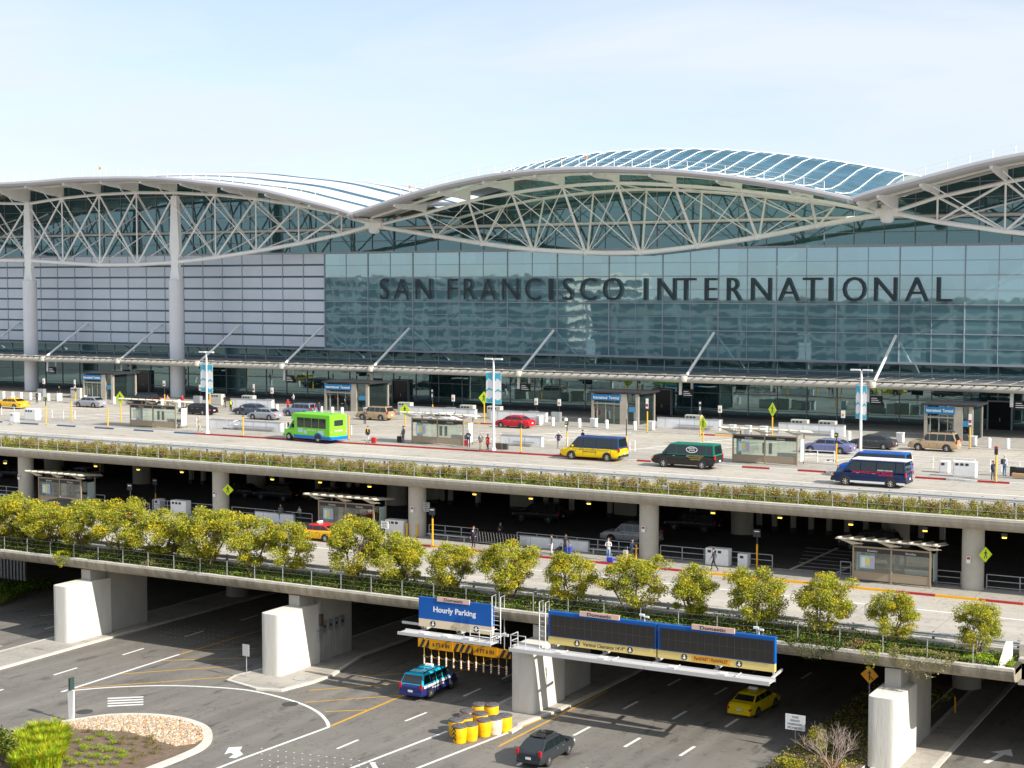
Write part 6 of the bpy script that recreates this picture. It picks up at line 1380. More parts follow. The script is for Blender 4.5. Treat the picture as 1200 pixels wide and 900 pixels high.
# ---------------------------------------------------------------- people
SKINS=[mat('skin_light',(.55,.33,.23),.6),mat('skin_tan',(.36,.2,.12),.6),mat('skin_dark',(.13,.07,.045),.6)]
SHOE=mat('shoe_black',(.02,.018,.016),.5)
def body_mesh(key,arms,legs,lean=0.,sit=False):
    """one continuous body grown round a skeleton; facing -Y. arms: two (elbow,wrist,hand) triples, legs: two (knee,ankle,toe)"""
    V=[];E=[];Rr=[];tags=[]
    def v(p,r): V.append(Vector(p)); Rr.append(r if isinstance(r,tuple) else (r,r)); return len(V)-1
    def e(a,b,t): E.append((a,b)); tags.append(t)
    pel=v((0,0,.96),(.13,.10)); sp=v((0,-lean*.3,1.14),(.125,.09)); ch=v((0,-lean*.7,1.33),(.135,.10)); nb=v((0,-lean,1.47),(.055,.055)); nk=v((0,-lean-.01,1.53),(.05,.05)); hd=v((0,-lean-.02,1.62),(.078,.088)); tp=v((0,-lean-.01,1.70),(.066,.078))
    e(pel,sp,0);e(sp,ch,0);e(ch,nb,0);e(nb,nk,2);e(nk,hd,2);e(hd,tp,2)
    ns=v((0,-lean-.12,1.605),.012); e(hd,ns,2)
    for s,(el,wr,ha) in zip((-1,1),arms):
        sh=v((s*.175,-lean*.8,1.41),.062); a=v(el,.045); b=v(wr,.030); c=v(ha,(.036,.026)); e(ch,sh,0); e(sh,a,0); e(a,b,0); e(b,c,2)
        d=(Vector(ha)-Vector(wr)).normalized(); q=d.orthogonal().normalized() if abs(d.x)>.9 else Vector((0,1,0))
        for k,ln in enumerate((.062,.075,.07,.055)):
            o=q*(k-1.5)*.021; f1=v(Vector(ha)+d*.045+o,.0095); f2=v(Vector(ha)+d*(.045+ln*.6)+o+Vector((-s*.006,0,0)),.0085); f3=v(Vector(ha)+d*(.045+ln)+o+Vector((-s*.02,0,0)),.0075); e(c,f1,2); e(f1,f2,2); e(f2,f3,2)
        th=v(Vector(ha)-q*.05+d*.01,.0105); t2=v(Vector(ha)-q*.06+d*.045,.009); e(c,th,2); e(th,t2,2)
    for s,(kn,an,to) in zip((-1,1),legs):
        hp=v((s*.095,0,.90),.092); a=v(kn,.06); b=v(an,.042); c=v(to,.036); e(pel,hp,1); e(hp,a,1); e(a,b,1); e(b,c,3)
    me=bpy.data.meshes.new('person_body'); me.from_pydata(V,E,[]); o=bpy.data.objects.new('t',me); COL.objects.link(o)
    md=o.modifiers.new('s','SKIN'); md.use_smooth_shade=True; md.branch_smoothing=.4
    if not me.skin_vertices: 
        bm=bmesh.new(); bm.from_mesh(me); bm.verts.layers.skin.verify(); bm.to_mesh(me); bm.free()
    for i,r in enumerate(Rr): me.skin_vertices[0].data[i].radius=r
    for i in range(len(V)): me.skin_vertices[0].data[i].use_root=(i==0)
    o.modifiers.new('u','SUBSURF').levels=1
    dg=bpy.context.evaluated_depsgraph_get(); m2=bpy.data.meshes.new_from_object(o.evaluated_get(dg)); bpy.data.objects.remove(o); bpy.data.meshes.remove(me)
    m2.name='person_body'
    while len(m2.materials)<4: m2.materials.append(SHOE)
    for p in m2.polygons:
        c=p.center; best=9;bt=0
        for (a,b),t in zip(E,tags):
            A=V[a];B=V[b];ab=B-A; l=max(1e-6,ab.length_squared); f=min(1,max(0,(c-A).dot(ab)/l)); rr=max(Rr[a][0],.02)*(1-f)+max(Rr[b][0],.02)*f
            d=(c-(A+ab*f)).length/rr
            if d<best: best=d;bt=t
        p.material_index=bt; p.use_smooth=True
    return m2
st=lambda s,dy=0:((s*.10,-.01+dy,.50),(s*.11,.03+dy*1.2,.09),(s*.13,-.12+dy*1.2,.04))
dn=lambda s,y=0.:((s*.235,.02,1.14),(s*.25,-.06+y,.90),(s*.25,-.08+y,.83))
POSES={'stand':(((dn(-1),dn(1)),(st(-1),st(1)),0.)),
 'walk':(((-.23,.12,1.16),(-.24,.10,.92),(-.24,.09,.85)),((.23,-.08,1.16),(.24,-.22,.95),(.24,-.27,.88))),
 'hips':(((-.36,.06,1.17),(-.2,-.05,1.03),(-.15,-.09,1.02)),((.36,.06,1.17),(.2,-.05,1.03),(.15,-.09,1.02))),
 'fold':(((-.25,-.02,1.15),(-.1,-.2,1.12),(-.03,-.22,1.13)),((.25,-.02,1.15),(.1,-.2,1.18),(.03,-.22,1.2))),
 'hold':(((-.235,.02,1.14),(-.25,-.06,.90),(-.25,-.08,.83)),((.26,-.02,1.15),(.30,-.22,1.0),(.3,-.3,.97))),
 'reach':(((-.24,-.1,1.2),(-.2,-.35,1.08),(-.19,-.42,1.06)),((.24,-.1,1.2),(.2,-.35,1.08),(.19,-.42,1.06))),
 'phone':(((-.235,.02,1.14),(-.25,-.06,.90),(-.25,-.08,.83)),((.30,-.06,1.17),(.17,-.12,1.42),(.13,-.10,1.5)))}
WALKL=(((-.09,-.16,.52),(-.10,-.2,.11),(-.1,-.34,.06)),((.09,.10,.50),(.10,.36,.14),(.10,.25,.03)))
SITL=(((-.12,-.42,.93),(-.12,-.44,.53),(-.12,-.58,.49)),((.12,-.42,.93),(.12,-.44,.53),(.12,-.58,.49)))
BM={}
def bodym(pose):
    if pose in BM: return BM[pose]
    if pose=='stand': a,l,ln=POSES['stand']
    elif pose=='walk': a,l,ln=POSES['walk'],WALKL,.04
    elif pose=='sit': a,l,ln=POSES['reach'],SITL,.03
    elif pose=='reach': a,l,ln=POSES['reach'],(st(-1),st(1)),.10
    else: a,l,ln=POSES[pose],(st(-1,.02),st(1,-.03)),0.
    BM[pose]=(body_mesh(pose,a,l,ln),ln); return BM[pose]
FAB={}
def fab(c):
    if c not in FAB: FAB[c]=mat('cloth_%02d'%len(FAB),c,.85,var=.12,scale=9)
    return FAB[c]
K=(.018,.018,.02);NV=(.02,.03,.07);WH=(.68,.68,.70);KH=(.42,.33,.22);JN=(.08,.16,.32);RD=(.55,.02,.03);GY=(.12,.12,.125);TN=(.22,.17,.10);HB=(.03,.018,.01);HG=(.45,.42,.40);HBL=(.3,.2,.08)
def hairm(c): return mat('hair_%d'%int(c[0]*1000),c,.7)
def person(label,pos,rz,pose,top,bot,skin=0,hair=HB,h=1.75,coat=None,extra=None,long=False):
    me,ln=bodym(pose); t=thing('person',label,'person',tuple(pos),rz); k=h/1.78; t.scale=(k,k,k)
    if pose=='sit': t.location=(pos[0],pos[1],pos[2]-.40*k)
    b=bpy.data.objects.new('body',me); COL.objects.link(b); b.parent=t
    for i,m in enumerate((fab(top),fab(bot),SKINS[skin],SHOE)):
        b.material_slots[i].link='OBJECT'; b.material_slots[i].material=m
    def sub(mb,nm,m=None):
        # parts are given in the person's own space
        sv=t.location.copy(); t.location=(0,0,0); o=mb.build(nm,m,t,fix=True); t.location=sv; return o
    g=MB(); n=12; c=Vector((0,-ln+.012,1.655)); vs=[];fs=[]
    for i in range(7):
        a=i/6*1.75
        for j in range(n):
            ph=2*PI*j/n; front=max(0,-math.sin(ph)); aa=a*(1-.42*front); vs.append(c+Vector((.094*math.sin(aa)*math.cos(ph),.108*math.sin(aa)*math.sin(ph),.108*math.cos(aa)-(.10 if long and i>5 and front<.3 else 0))))
    for i in range(6):
        for j in range(n): fs.append((i*n+j,i*n+(j+1)%n,(i+1)*n+(j+1)%n,(i+1)*n+j))
    g.add(vs,fs,None,True); sub(g,'hair',hairm(hair))
    for s in (-1,1):
        g=MB(); g.lathe([(.004,-.009),(.011,-.005),(.011,.005),(.004,.009)],(s*.032,-ln-.100,1.635),6); sub(g,'eye',DARK)
        g=MB(); g.lathe([(.006,-.03),(.017,-.02),(.019,.012),(.008,.028)],(s*.086,-ln-.01,1.625),6); sub(g,'ear',SKINS[skin])
    g=MB(); g.box(-.024,.024,-ln-.108,-ln-.09,1.572,1.58); sub(g,'mouth',mat('lips',(.35,.12,.1),.6))
    if coat:
        g=MB(); g.lathe([(.21,.62),(.20,.8),(.175,1.0),(.155,1.12),(.17,1.3)] if coat=='long' else [(.175,.84),(.165,.98),(.15,1.12),(.165,1.3)],(0,-ln*.4,0),16); g.v=[(v[0]*1.08,v[1]*.82,v[2]) for v in g.v]; sub(g,'coat',fab(top))
    if extra=='backpack': g=MB(); g.box(-.15,.15,.11,.30,1.0,1.42); sub(g,'backpack',fab((.05,.05,.06)))
    if extra=='tie': g=MB(); g.extr([(-.05,1.2),(.05,1.2),(.06,1.43),(-.06,1.43)],(0,-.118,0),(1,0,0),(0,0,1),(0,.02,0)); sub(g,'shirt_front',WT)
    if extra=='scarf': g=MB(); g.lathe([(.085,1.44),(.10,1.47),(.08,1.51)],(0,-.01,0),12); g.box(.02,.09,-.14,-.10,1.15,1.47); sub(g,'scarf',YEL)
    if extra=='vest': g=MB(); g.lathe([(.165,.98),(.16,1.12),(.172,1.3),(.15,1.42)],(0,0,0),14); g.v=[(v[0]*1.06,v[1]*.86,v[2]) for v in g.v]; sub(g,'vest',DIAM)
    return t
def case(label,pos,c,w=.42,h=.62,d=.26,rz=0.):
    p=Vector(pos); t=thing('suitcase',label,'suitcase',tuple(p),rz); sv=t.location.copy(); t.location=(0,0,0)
    MB().box(-w/2,w/2,-d/2,d/2,.05,h).build('shell',fab(c),t,bevel=.03); g=MB(); g.tube([(-.1,d/2-.04,h),(-.1,d/2-.04,h+.32),(.1,d/2-.04,h+.32),(.1,d/2-.04,h)],.012,5); g.build('handle',GALV,t)
    for x in (-w/2+.06,w/2-.06): g=MB(); g.lathe([(.04,0),(.04,.02)],(x,d/2-.05,.02),6); g.build('wheel',BLACK,t)
    t.location=sv; return t
PU=lambda x,y:at(x,y,U)
PL=lambda x,y:at(x,y,Lz)
RT90=PI/2
person('man in a tan jacket walking left of the first banner pole',PU(234,506),-1.2,'walk',(.32,.27,.18),(.45,.42,.36),0,HG)
person('man with yellow scarf, black jacket and white trousers on the kerb',PU(431,519),.1,'stand',K,WH,0,HB,1.8,'short','scarf'); case('red suitcase beside the man with the yellow scarf',PU(438,519.5),RD,.5,.6)
person('man in a dark suit standing left of the middle shelter',PU(472.5,519),-.3,'stand',GY,GY,0,HB,1.8,'short','tie'); case('black suitcase beside the man in the dark suit',PU(468,519),K,.45,.7)
person('man in a navy jacket at the right end of the middle shelter',PU(549,524.5),.4,'fold',NV,NV,0,HG,1.8,'short'); case('red suitcase behind the man in the navy jacket',PU(546,523),RD,.4,.6)
person('grey-haired man in an open grey jacket and khaki trousers',PU(563.5,528),.2,'hold',(.16,.16,.15),KH,0,HG,1.83,'short','tie')
person('woman in a knee-length red coat by the middle banner pole',PU(571.5,527.5),-.2,'fold',RD,K,0,HB,1.62,'long',None,True)
case('brown suitcase right of the middle banner pole',PU(585.5,526.5),(.10,.08,.06),.75,.62,.4); case('dark grey suitcase, right one by the middle banner pole',PU(592.5,526.8),(.06,.06,.06),.5,.6,.35)
person('white-haired person in navy with hands on hips',PU(654.5,526),.1,'hips',NV,(.42,.40,.42),0,(.75,.75,.74),1.78,'short')
person('person behind the yellow van with only the head visible',PU(683,524),2.8,'stand',NV,K,0,HB,1.8)
person('person in dark navy beside the yellow pole at the right',PU(1163.5,563),.9,'phone',NV,NV,1,HB,1.68,'short')
person('man in a pale shirt and jeans with a backpack at the right edge',PU(1177,558),2.6,'stand',(.60,.66,.76),JN,0,HG,1.85,None,'backpack'); case('black suitcase beside the man with the backpack',PU(1187,558.5),K,.5,.85)
t=thing('shopping_bag','white carrier bag beside the man with the backpack','bag',tuple(PU(1170.5,557))); p=PU(1170.5,557); MB().extr([(-.2,0),(.2,0),(.24,.45),(-.24,.45)],(p.x,p.y,p.z+.3),(1,0,0),(0,0,1),(0,.14,0)).build('bag',WT,t); g=MB(); g.tube([(p.x-.1,p.y+.07,p.z+.75),(p.x,p.y+.07,p.z+.95),(p.x+.1,p.y+.07,p.z+.75)],.012,5); g.build('handles',RED,t)
t=thing('luggage_pile','black and tan bags heaped at the right edge of the departures island','luggage',tuple(PU(1196,561))); p=PU(1196,561); MB().box(p.x-.7,p.x+.7,p.y-.3,p.y+.3,p.z+.1,p.z+.5).build('tan_bag',fab((.45,.3,.16)),t,bevel=.1); MB().box(p.x-.5,p.x+.6,p.y-.25,p.y+.25,p.z+.5,p.z+.95).build('black_bag',fab(K),t,bevel=.12)
# along the terminal
person('man in a red and white jacket near the second porch, left of the waiter',PU(337.5,483),.5,'hold',RD,K,0,HB,1.75)
person('waiter-like man in white shirt and black waistcoat near the second porch',PU(344,476),-.4,'fold',WH,K,0,HB,1.8)
person('woman in a red jacket beside the pale blue SUV',PU(368.5,487),-1.,'stand',RD,K,0,HB,1.65); person('man in a dark coat beside the woman in the red jacket',PU(374,488),.8,'stand',(.03,.03,.06),K,1,HB,1.85,'short')
person('man in black in the second porch doorway',PU(398.5,476),.2,'stand',(.03,.04,.08),K,1); person('person in teal right of the second porch doorway',PU(411,481),0,'hold',(.02,.28,.26),K,0,HB,1.6); person('person in black bending over bags by the second porch',PU(405,482),-.9,'reach',K,K,0,HB,1.7)
person('driver in dark clothes standing at the open door of the gold SUV',PU(427.5,497),1.4,'reach',(.07,.06,.06),K,0,HB,1.8)
person('person in a bright red coat behind the first shelter',PU(214,478),.2,'stand',RD,K,0,HB,1.75,'short'); person('worker in a bright yellow vest by the kerb cabinet',PU(270.5,483),.1,'stand',K,K,0,HB,1.75,None,'vest')
person('person in red and white stripes behind the first shelter roof',PU(196.5,477),.2,'stand',(.6,.3,.28),K,0,HB,1.7); person('person in dark clothes left of the first porch, by the sign pole',PU(43.5,473),.3,'stand',(.03,.03,.04),K); person('tall person in black seen against the glass left of the first porch',PU(69.5,466),0,'stand',K,K)
person('dark-clad person beside the terminal worker at the kerb cabinet',PU(263.5,478),1.,'reach',K,K,0,HB,1.75)
# arrivals island
person('man in a light shirt inside the left lower shelter',PL(72.5,587),.1,'reach',(.55,.58,.72),K,1,HB,1.78)
person('person in a pale top seated in the left lower shelter',PL(83.5,586),-.3,'stand',(.25,.3,.28),K,2,HB,1.5)
person('man with a dark jacket and shoulder bag left of the yellow and red taxi',PL(329,613),.3,'stand',GY,JN,0,(.2,.07,.02),1.8,'short','backpack'); person('person in a white hooded top bending beside the shoulder bag man',PL(352,612),-.2,'reach',WH,GY,0,HB,1.55)
person('man in a dark suit, white shirt and blue tie on the arrivals kerb',PL(555,642),.1,'hold',(.035,.03,.05),(.035,.03,.05),0,(.2,.07,.02),1.85,'short','tie')
person('person in black in front of the nested trolleys',PL(586.5,636),.2,'fold',K,K,0,(.25,.08,.03),1.75)
person('person in white trousers and a dark vest beside a sagging bag',PL(646.5,651),-.8,'hold',(.1,.12,.13),WH,0,HB,1.75); t=thing('duffel_bag','large dark bag hanging between two travellers in the middle','bag',tuple(PL(654,650))); p=PL(654,650); g=MB(); g.lathe([(.1,-.45),(.24,-.3),(.27,0),(.24,.3),(.1,.45)],(0,0,0),12); g.v=[(p.x+v[2]*.5+v[0],p.y+v[1],p.z+.35+v[2]*.75) for v in g.v]; g.build('bag',fab(K),t,fix=True); g=MB(); g.tube([(p.x-.1,p.y,p.z+.4),(p.x+.3,p.y,p.z+1.),(p.x+.25,p.y,p.z+.6)],.015,5); g.build('strap',fab(K),t)
person('bearded man in black pushing a luggage trolley',PL(662,651),1.2,'reach',K,K,1,HB,1.8); ct.put(PL(668,652),PI*.9,'chrome luggage trolley pushed by the man in black'); t=case('blue bag lying on the pushed trolley',Vector(PL(667.5,652))+Vector((-.1,0,.2)),(.03,.06,.35),.55,.55,.4)
person('man in a white shirt and pale jeans waiting on the arrivals kerb',PL(713,657),.1,'fold',WH,(.25,.42,.62),0,(.25,.1,.04),1.85); case('blue bag at the feet of the man in the white shirt',PL(715,659),(.04,.05,.5),.5,.4)
person('man in navy bending over a tan dog-sized bag by the fourth column',PL(740,658),1.2,'reach',NV,NV,0,HB,1.85); case('pale bag in front of the bending man in navy',PL(733,658),(.5,.48,.4),.35,.9,.3); case('white box on the kerb right of the blue bag',PL(724.5,656.5),(.6,.6,.6),.35,.35)
person('man in a navy uniform walking past the white counter',PL(836.5,669),-1.4,'walk',NV,K,0,HB,1.8)
for px,py,l,c in ((409,582,'left','white'),(419,581,'right','white'),(457,582,'third','white'),(275,585,'fourth','dark')): person('person in a white shirt in the shade above the middle lower shelter, %s'%l if px!=275 else 'dark figure in the shade behind the diamond-signed column',PL(px,py),.4,'reach' if px!=275 else 'stand',WH if c=='white' else K,K,1)
person('person in a mauve top in the shade above the right lower shelter',PL(1069,626),.1,'stand',(.25,.15,.3),GY,1)
# ---------------------------------------------------------------- gantry signs at the deck edge
NB=mat('sign_navy_blue',(.0,.10,.42),.45); CRM=mat('sign_cream',(.72,.60,.42),.6); YP=mat('sign_pale_yellow',(.72,.56,.19),.6); PK=mat('sign_pink',(.72,.50,.42),.6); LED=mat('led_panel',(.022,.021,.018),.45); GAN=mat('gantry_white',(.62,.62,.63),.45,metal=.2)
def down_arrow(parent,x,y,z,r):
    g=MB(); n=16; g.extr([(r*math.cos(2*PI*k/n),r*math.sin(2*PI*k/n)) for k in range(n)],(x,y-.012,z),(1,0,0),(0,0,1),(0,.008,0)); d=g.build('arrow_disc',DARK,parent)
    g=MB(); g.extr([(-.06*r/.25,.18*r/.25),(.06*r/.25,.18*r/.25),(.06*r/.25,-.02),(.16*r/.25,-.02),(0,-.2*r/.25),(-.16*r/.25,-.02),(-.06*r/.25,-.02)],(x,y-.02,z),(1,0,0),(0,0,1),(0,.006,0)); g.build('arrow',WT,d)
YS=87.
t=thing('gantry_sign','blue Hourly Parking sign with catwalk and ladder hanging at the deck edge','sign',(-53.5,YS,4.7))
MB().box(-56.4,-50.6,YS,YS+.25,5.53,7.0).build('sign_panel',NB,t); lw=MB().box(-56.4,-50.6,YS-.0,YS+.25,4.98,5.525).build('lower_panel',CRM,t); hdp=MB().box(-54.9,-52.35,YS-.05,YS+.05,6.84,7.15).build('header_plate',PK,t)
g=MB(); put_text(g,'Hourly Parking',(-53.55,YS-.004,6.2),(1,0,0),(0,0,1),1,None,.004,.025,fit=(3.35,.50)); g.build('lettering',WT,t)
g=MB(); put_text(g,'Domestic',(-53.6,YS-.054,7.0),(1,0,0),(0,0,1),1,None,.003,.012,fit=(1.5,.21)); g.build('lettering',DARK,hdp)
down_arrow(lw,-55.25,YS,5.25,.21); down_arrow(lw,-51.85,YS,5.25,.21)
g=MB(); x=-53.55; g.tube([(x-.05,YS-.02,5.4),(x-.02,YS-.02,5.22),(x+.13,YS-.02,5.2),(x+.2,YS-.02,5.08)],.018,5); g.tube([(x+.14*math.cos(a)-.03,YS-.02,5.16+.12*math.sin(a)) for a in [PI*.75+k*PI/7 for k in range(9)]],.016,5); g.build('wheelchair_symbol',mat('symbol_olive',(.3,.25,.05),.6),lw)
g=MB(); g.box(-57.3,-50.0,85.75,86.75,4.62,4.68); g.box(-57.3,-50.0,85.72,85.8,4.55,4.75); g.box(-57.3,-50.0,86.7,86.78,4.55,4.75); g.build('catwalk',GAN,t)
g=MB(); 
for x in (-56.3,-53.5,-50.7): g.bar((x,86.7,4.6),(x,88.9,4.72),.12,.14); g.bar((x,YS+.3,4.8),(x,YS+.3,6.9),.1,.1)
g.bar((-58.,YS+.4,5.0),(-49.6,YS+.4,5.0),.15,.15); g.split('bracket',GAN,t)
g=MB()
for x in (-50.4,-49.75): g.tube([(x,86.6,4.6),(x,86.6,7.7),(x,87.1,7.7),(x,87.1,6.9)],.035,6)
g.split('ladder_rail',GAN,t); g=MB()
for k in range(8): g.tube([(-50.4,86.6,4.9+.3*k),(-49.75,86.6,4.9+.3*k)],.022,5)
g.split('ladder_rung',GAN,t)
g=MB()
for z in (5.1,5.55): g.tube([(-51.6,85.8,z),(-50.05,85.8,z),(-50.05,86.6,z)],.03,6)
for x in (-51.6,-50.9,-50.05): g.tube([(x,85.8,4.7),(x,85.8,5.58)],.03,6)
g.split('handrail',GAN,t)
def floods(parent,xs,y,z):
    for x in xs:
        g=MB(); g.box(x-.22,x+.22,y-.25,y+.12,z,z+.12); g.bar((x,y+.1,z+.05),(x,y+.7,z-.05),.06,.06); g.build('floodlight',WHITE,parent,bevel=.02)
floods(t,(-55.4,-53.6,-52.),86.1,4.75)
t=thing('gantry_sign','long double message sign with black display panels and catwalk on the third pier','sign',(-38.7,YS,4.6))
for i,(x0,x1) in enumerate(((-46.4,-38.78),(-38.65,-31.0))):
    g=MB(); g.box(x0,x1,YS,YS+.35,5.42,7.05); fr=g.build('sign_frame',NB,t)
    ld=MB().box(x0+.25,x1-.12,YS-.05,YS-.002,5.52,6.78).build('display_panel',LED,t)
    g=MB(); g.box(x0+.14,x1-.02,YS-.06,YS-.053,6.78,6.84); g.box(x0+.14,x1-.02,YS-.06,YS-.053,5.46,5.5); g.box(x0+.14,x0+.2,YS-.06,YS-.053,5.5,6.78); g.box(x1-.09,x1-.03,YS-.06,YS-.053,5.5,6.78); g.build('display_frame',DARK,ld)
    g=MB(); n=15
    for k in range(1,n): xx=x0+.25+(x1-x0-.37)*k/n; g.box(xx-.012,xx+.012,YS-.058,YS-.051,5.56,6.74)
    g.box(x0+.3,x1-.17,YS-.0585,YS-.0515,6.14,6.17); g.build('display_grid',mat('grid_grey',(.055,.053,.05),.5),ld)
    lw=MB().box(x0,x1,YS,YS+.3,4.92,5.415).build('lower_panel',YP,t); hx=(x0+2.3,x0+5.1)
    hd_=MB().box(hx[0],hx[1],YS-.06,YS+.04,6.98,7.3).build('header_plate',PK,t); g=MB(); put_text(g,'Domestic',(sum(hx)/2,YS-.064,7.14),(1,0,0),(0,0,1),1,None,.003,.02,fit=(1.7,.22)); g.build('lettering',DARK,hd_)
    if i==0:
        down_arrow(lw,x0+2.1,YS,5.17,.2); down_arrow(lw,x0+5.85,YS,5.17,.2); g=MB(); put_text(g,'Vertical Clearance 14\'-9"',(x0+4.0,YS-.004,5.17),(1,0,0),(0,0,1),1,None,.003,.01,fit=(2.95,.24)); g.build('lettering',DARK,lw)
    else:
        down_arrow(lw,x0+1.8,YS,5.17,.2); down_arrow(lw,x0+5.4,YS,5.17,.2); op=MB().box(x0+2.3,x0+4.85,YS-.012,YS-.002,5.02,5.34).build('orange_plate',ORG,lw); g=MB(); put_text(g,'ParkFAST / ParkVALET',(x0+3.57,YS-.016,5.18),(1,0,0),(0,0,1),1,None,.003,.008,fit=(2.2,.2)); g.build('lettering',DARK,op)
g=MB(); 
for x0,x1 in ((-48.6,-39.0),(-38.95,-30.85)): g.box(x0,x1,85.7,86.75,4.5,4.56); g.box(x0,x1,85.66,85.74,4.42,4.66); g.box(x0,x1,86.7,86.78,4.42,4.66)
g.split('catwalk',GAN,t)
g=MB()
for x in (-46.3,-42.6,-38.9,-34.9,-31.2): g.bar((x,86.7,4.5),(x,88.9,4.65),.12,.14); g.bar((x,YS+.4,4.7),(x,YS+.4,6.95),.1,.1)
for x in (-44.8,-41.2,-37.,-33.): g.bar((x,85.75,4.72),(x,86.7,4.72),.05,.05)
g.split('bracket',GAN,t); floods(t,(-45.1,-42.,-37.2,-33.9),86.05,4.66)
g=MB()
for x in (-46.9,-46.45): g.tube([(x,86.7,4.6),(x,86.7,7.65),(x,87.2,7.65),(x,87.2,6.9)],.035,6)
g.split('ladder_rail',GAN,t); g=MB()
for k in range(8): g.tube([(-46.9,86.7,4.8+.32*k),(-46.45,86.7,4.8+.32*k)],.022,5)
g.split('ladder_rung',GAN,t)
g=MB()
for z in (5.1,5.5): g.tube([(-48.5,86.7,z),(-48.5,85.75,z),(-47.4,85.75,z)],.03,6)
for q in ((-48.5,86.7),(-48.5,85.75),(-47.4,85.75)): g.tube([(q[0],q[1],4.5),(q[0],q[1],5.52)],.03,6)
g.split('handrail',GAN,t)
for px,py,lab in ((626+624-624,0,''),(755.5,722,'left'),(889.5,737,'right')):
    if not lab: continue
    p=atY(px,py,YS+.5); t=thing('traffic_camera','small white camera on a stalk behind the long sign, the %s one'%lab,'camera',(p.x,p.y,Z2+.05)); MB().tube([(p.x,p.y,Z2),(p.x,p.y,p.z)],.045,6).build('stalk',WHITE,t); g=MB(); g.box(p.x-.35,p.x-.02,p.y-.08,p.y+.08,p.z-.02,p.z+.12); g.box(p.x+.05,p.x+.3,p.y-.06,p.y+.06,p.z-.1,p.z+.02); g.bar((p.x-.3,p.y,p.z),(p.x+.3,p.y,p.z-.03),.04,.04); g.build('camera_body',WHITE,t,bevel=.015)
# clearance bar with hanging tubes
t=thing('clearance_bar','striped orange clearance bar with hanging tubes below the Hourly Parking sign','clearance bar',(-54,89,3.3))
ORB=mat('bar_orange',(.80,.36,.0),.5); YB_=88.9
MB().box(-57.7,-50.3,YB_,YB_+.1,3.02,3.6).build('beam',ORB,t); g=MB(); x=-57.6
while x<-50.5:
    if not (-56.7<x+.25<-54.9 or -53.15<x+.25<-51.35): g.extr([(0,.0),(.24,0),(.54,.56),(.3,.56)],(x,YB_-.004,3.03),(1,0,0),(0,0,1),(0,.003,0))
    x+=.46
g.build('stripes',DARK,t)
for a,b in ((-56.75,-54.85),(-53.2,-51.3)):
    p_=MB().box(a,b,YB_-.03,YB_-.006,2.96,3.66).build('height_plate',ORB,t); g=MB(); put_text(g,'6 FT 6 IN',((a+b)/2,YB_-.034,3.31),(1,0,0),(0,0,1),1,None,.003,.015,fit=(1.35,.28)); g.build('lettering',DARK,p_)
OS=mat('tube_orange',(.75,.25,.02),.6); xs=[-57.2+.6*k for k in range(12)]
for x in xs:
    g=MB(); g.tube([(x,YB_,3.0),(x,YB_,2.45)],.018,5); ch=g.build('hanger',YEL,t); g=MB(); g.tube([(x,YB_,2.5),(x,YB_,1.85)],.06,8,WT); [g.tube([(x,YB_,z+.07),(x,YB_,z)],.064,8,OS) for z in (1.86,2.02,2.18)]; g.build('hanging_tube',None,t)
g=MB()
for a,b in zip(xs,xs[1:]): g.tube([(a+(b-a)*k/6,YB_,2.5-.14*math.sin(PI*k/6)) for k in range(7)],.014,4,cap=False)
g.split('chain',YEL,t); g=MB(); 
for x in (-57.2,-54,-50.8): g.tube([(x,YB_+.05,3.6),(x,YB_+.05,Z2-.6)],.04,6)
g.split('support',GALV,t)
# barrels
def mk_barrel(c,lid=None):
    t=thing('crash_barrel','','barrel'); MB().lathe([(.40,0),(.44,.25),(.44,.3),(.46,.34),(.47,.9),(.44,.97)],(0,0,0),20,c).build('drum',None,t); MB().lathe([(.485,.96),(.49,1.02),(.42,1.07),(.1,1.1)],(0,0,0),20,mat('barrel_lid',(.09,.08,.085),.6)).build('lid',None,t)
    g=MB(); [g.bar((0,0,1.095),(.43*math.cos(PI*k/3),.43*math.sin(PI*k/3),1.07),.03,.02) for k in range(6)]; g.build('lid_ribs',mat('lid_rib',(.2,.18,.18),.6),t); return t
BY=mat('barrel_yellow',(.88,.48,.0),.5,var=.08,scale=2); BW_=mat('barrel_white',(.68,.60,.45),.5,var=.15,scale=3)
b1=Once(mk_barrel(BY)); b2=Once(mk_barrel(BW_))
for px,py,k,lab in ((538.5,869.5,0,'nearest the road, with black chevrons'),(551.5,867,0,'front row, right of the chevron barrel'),(567,862,0,'middle of the right column'),(580,859.5,1,'cream coloured with a wide band, right front'),(591.5,856.5,0,'rightmost'),(534.5,862,0,'leftmost, behind the chevron barrel'),(545.5,858,0,'behind the front row, small part of its side visible'),(547.5,851,0,'left one of the back rows'),(563.5,854,0,'centre, behind two others'),(561.5,843,0,'back row left'),(576,843.5,0,'back row right')):
    ob=(b2 if k else b1).put(at(px,py,.01),rn.uniform(0,1),'yellow crash barrel, '+lab if not k else 'cream and yellow crash barrel, '+lab,'crash barrels at the road split',1.0)
    if 'chevrons' in lab:
        pass
p=at(538.5,869.5,.01)
g=MB()
for z in (.15,.42,.69):
    for s in (-1,1):
        q=[]
        for u in range(5):
            a=-PI*.5-.65+(.0+u/4*.36)*1 if s<0 else -PI*.5-.65+.36+u/4*.36
            h_=(u/4 if s<0 else 1-u/4)*.2
            q.append((a,h_))
        for (a0,h0),(a1,h1) in zip(q,q[1:]): r=.478; g.quad((r*math.cos(a0),r*math.sin(a0),z+h0),(r*math.cos(a1),r*math.sin(a1),z+h1),(r*math.cos(a1),r*math.sin(a1),z+h1+.13),(r*math.cos(a0),r*math.sin(a0),z+h0+.13))
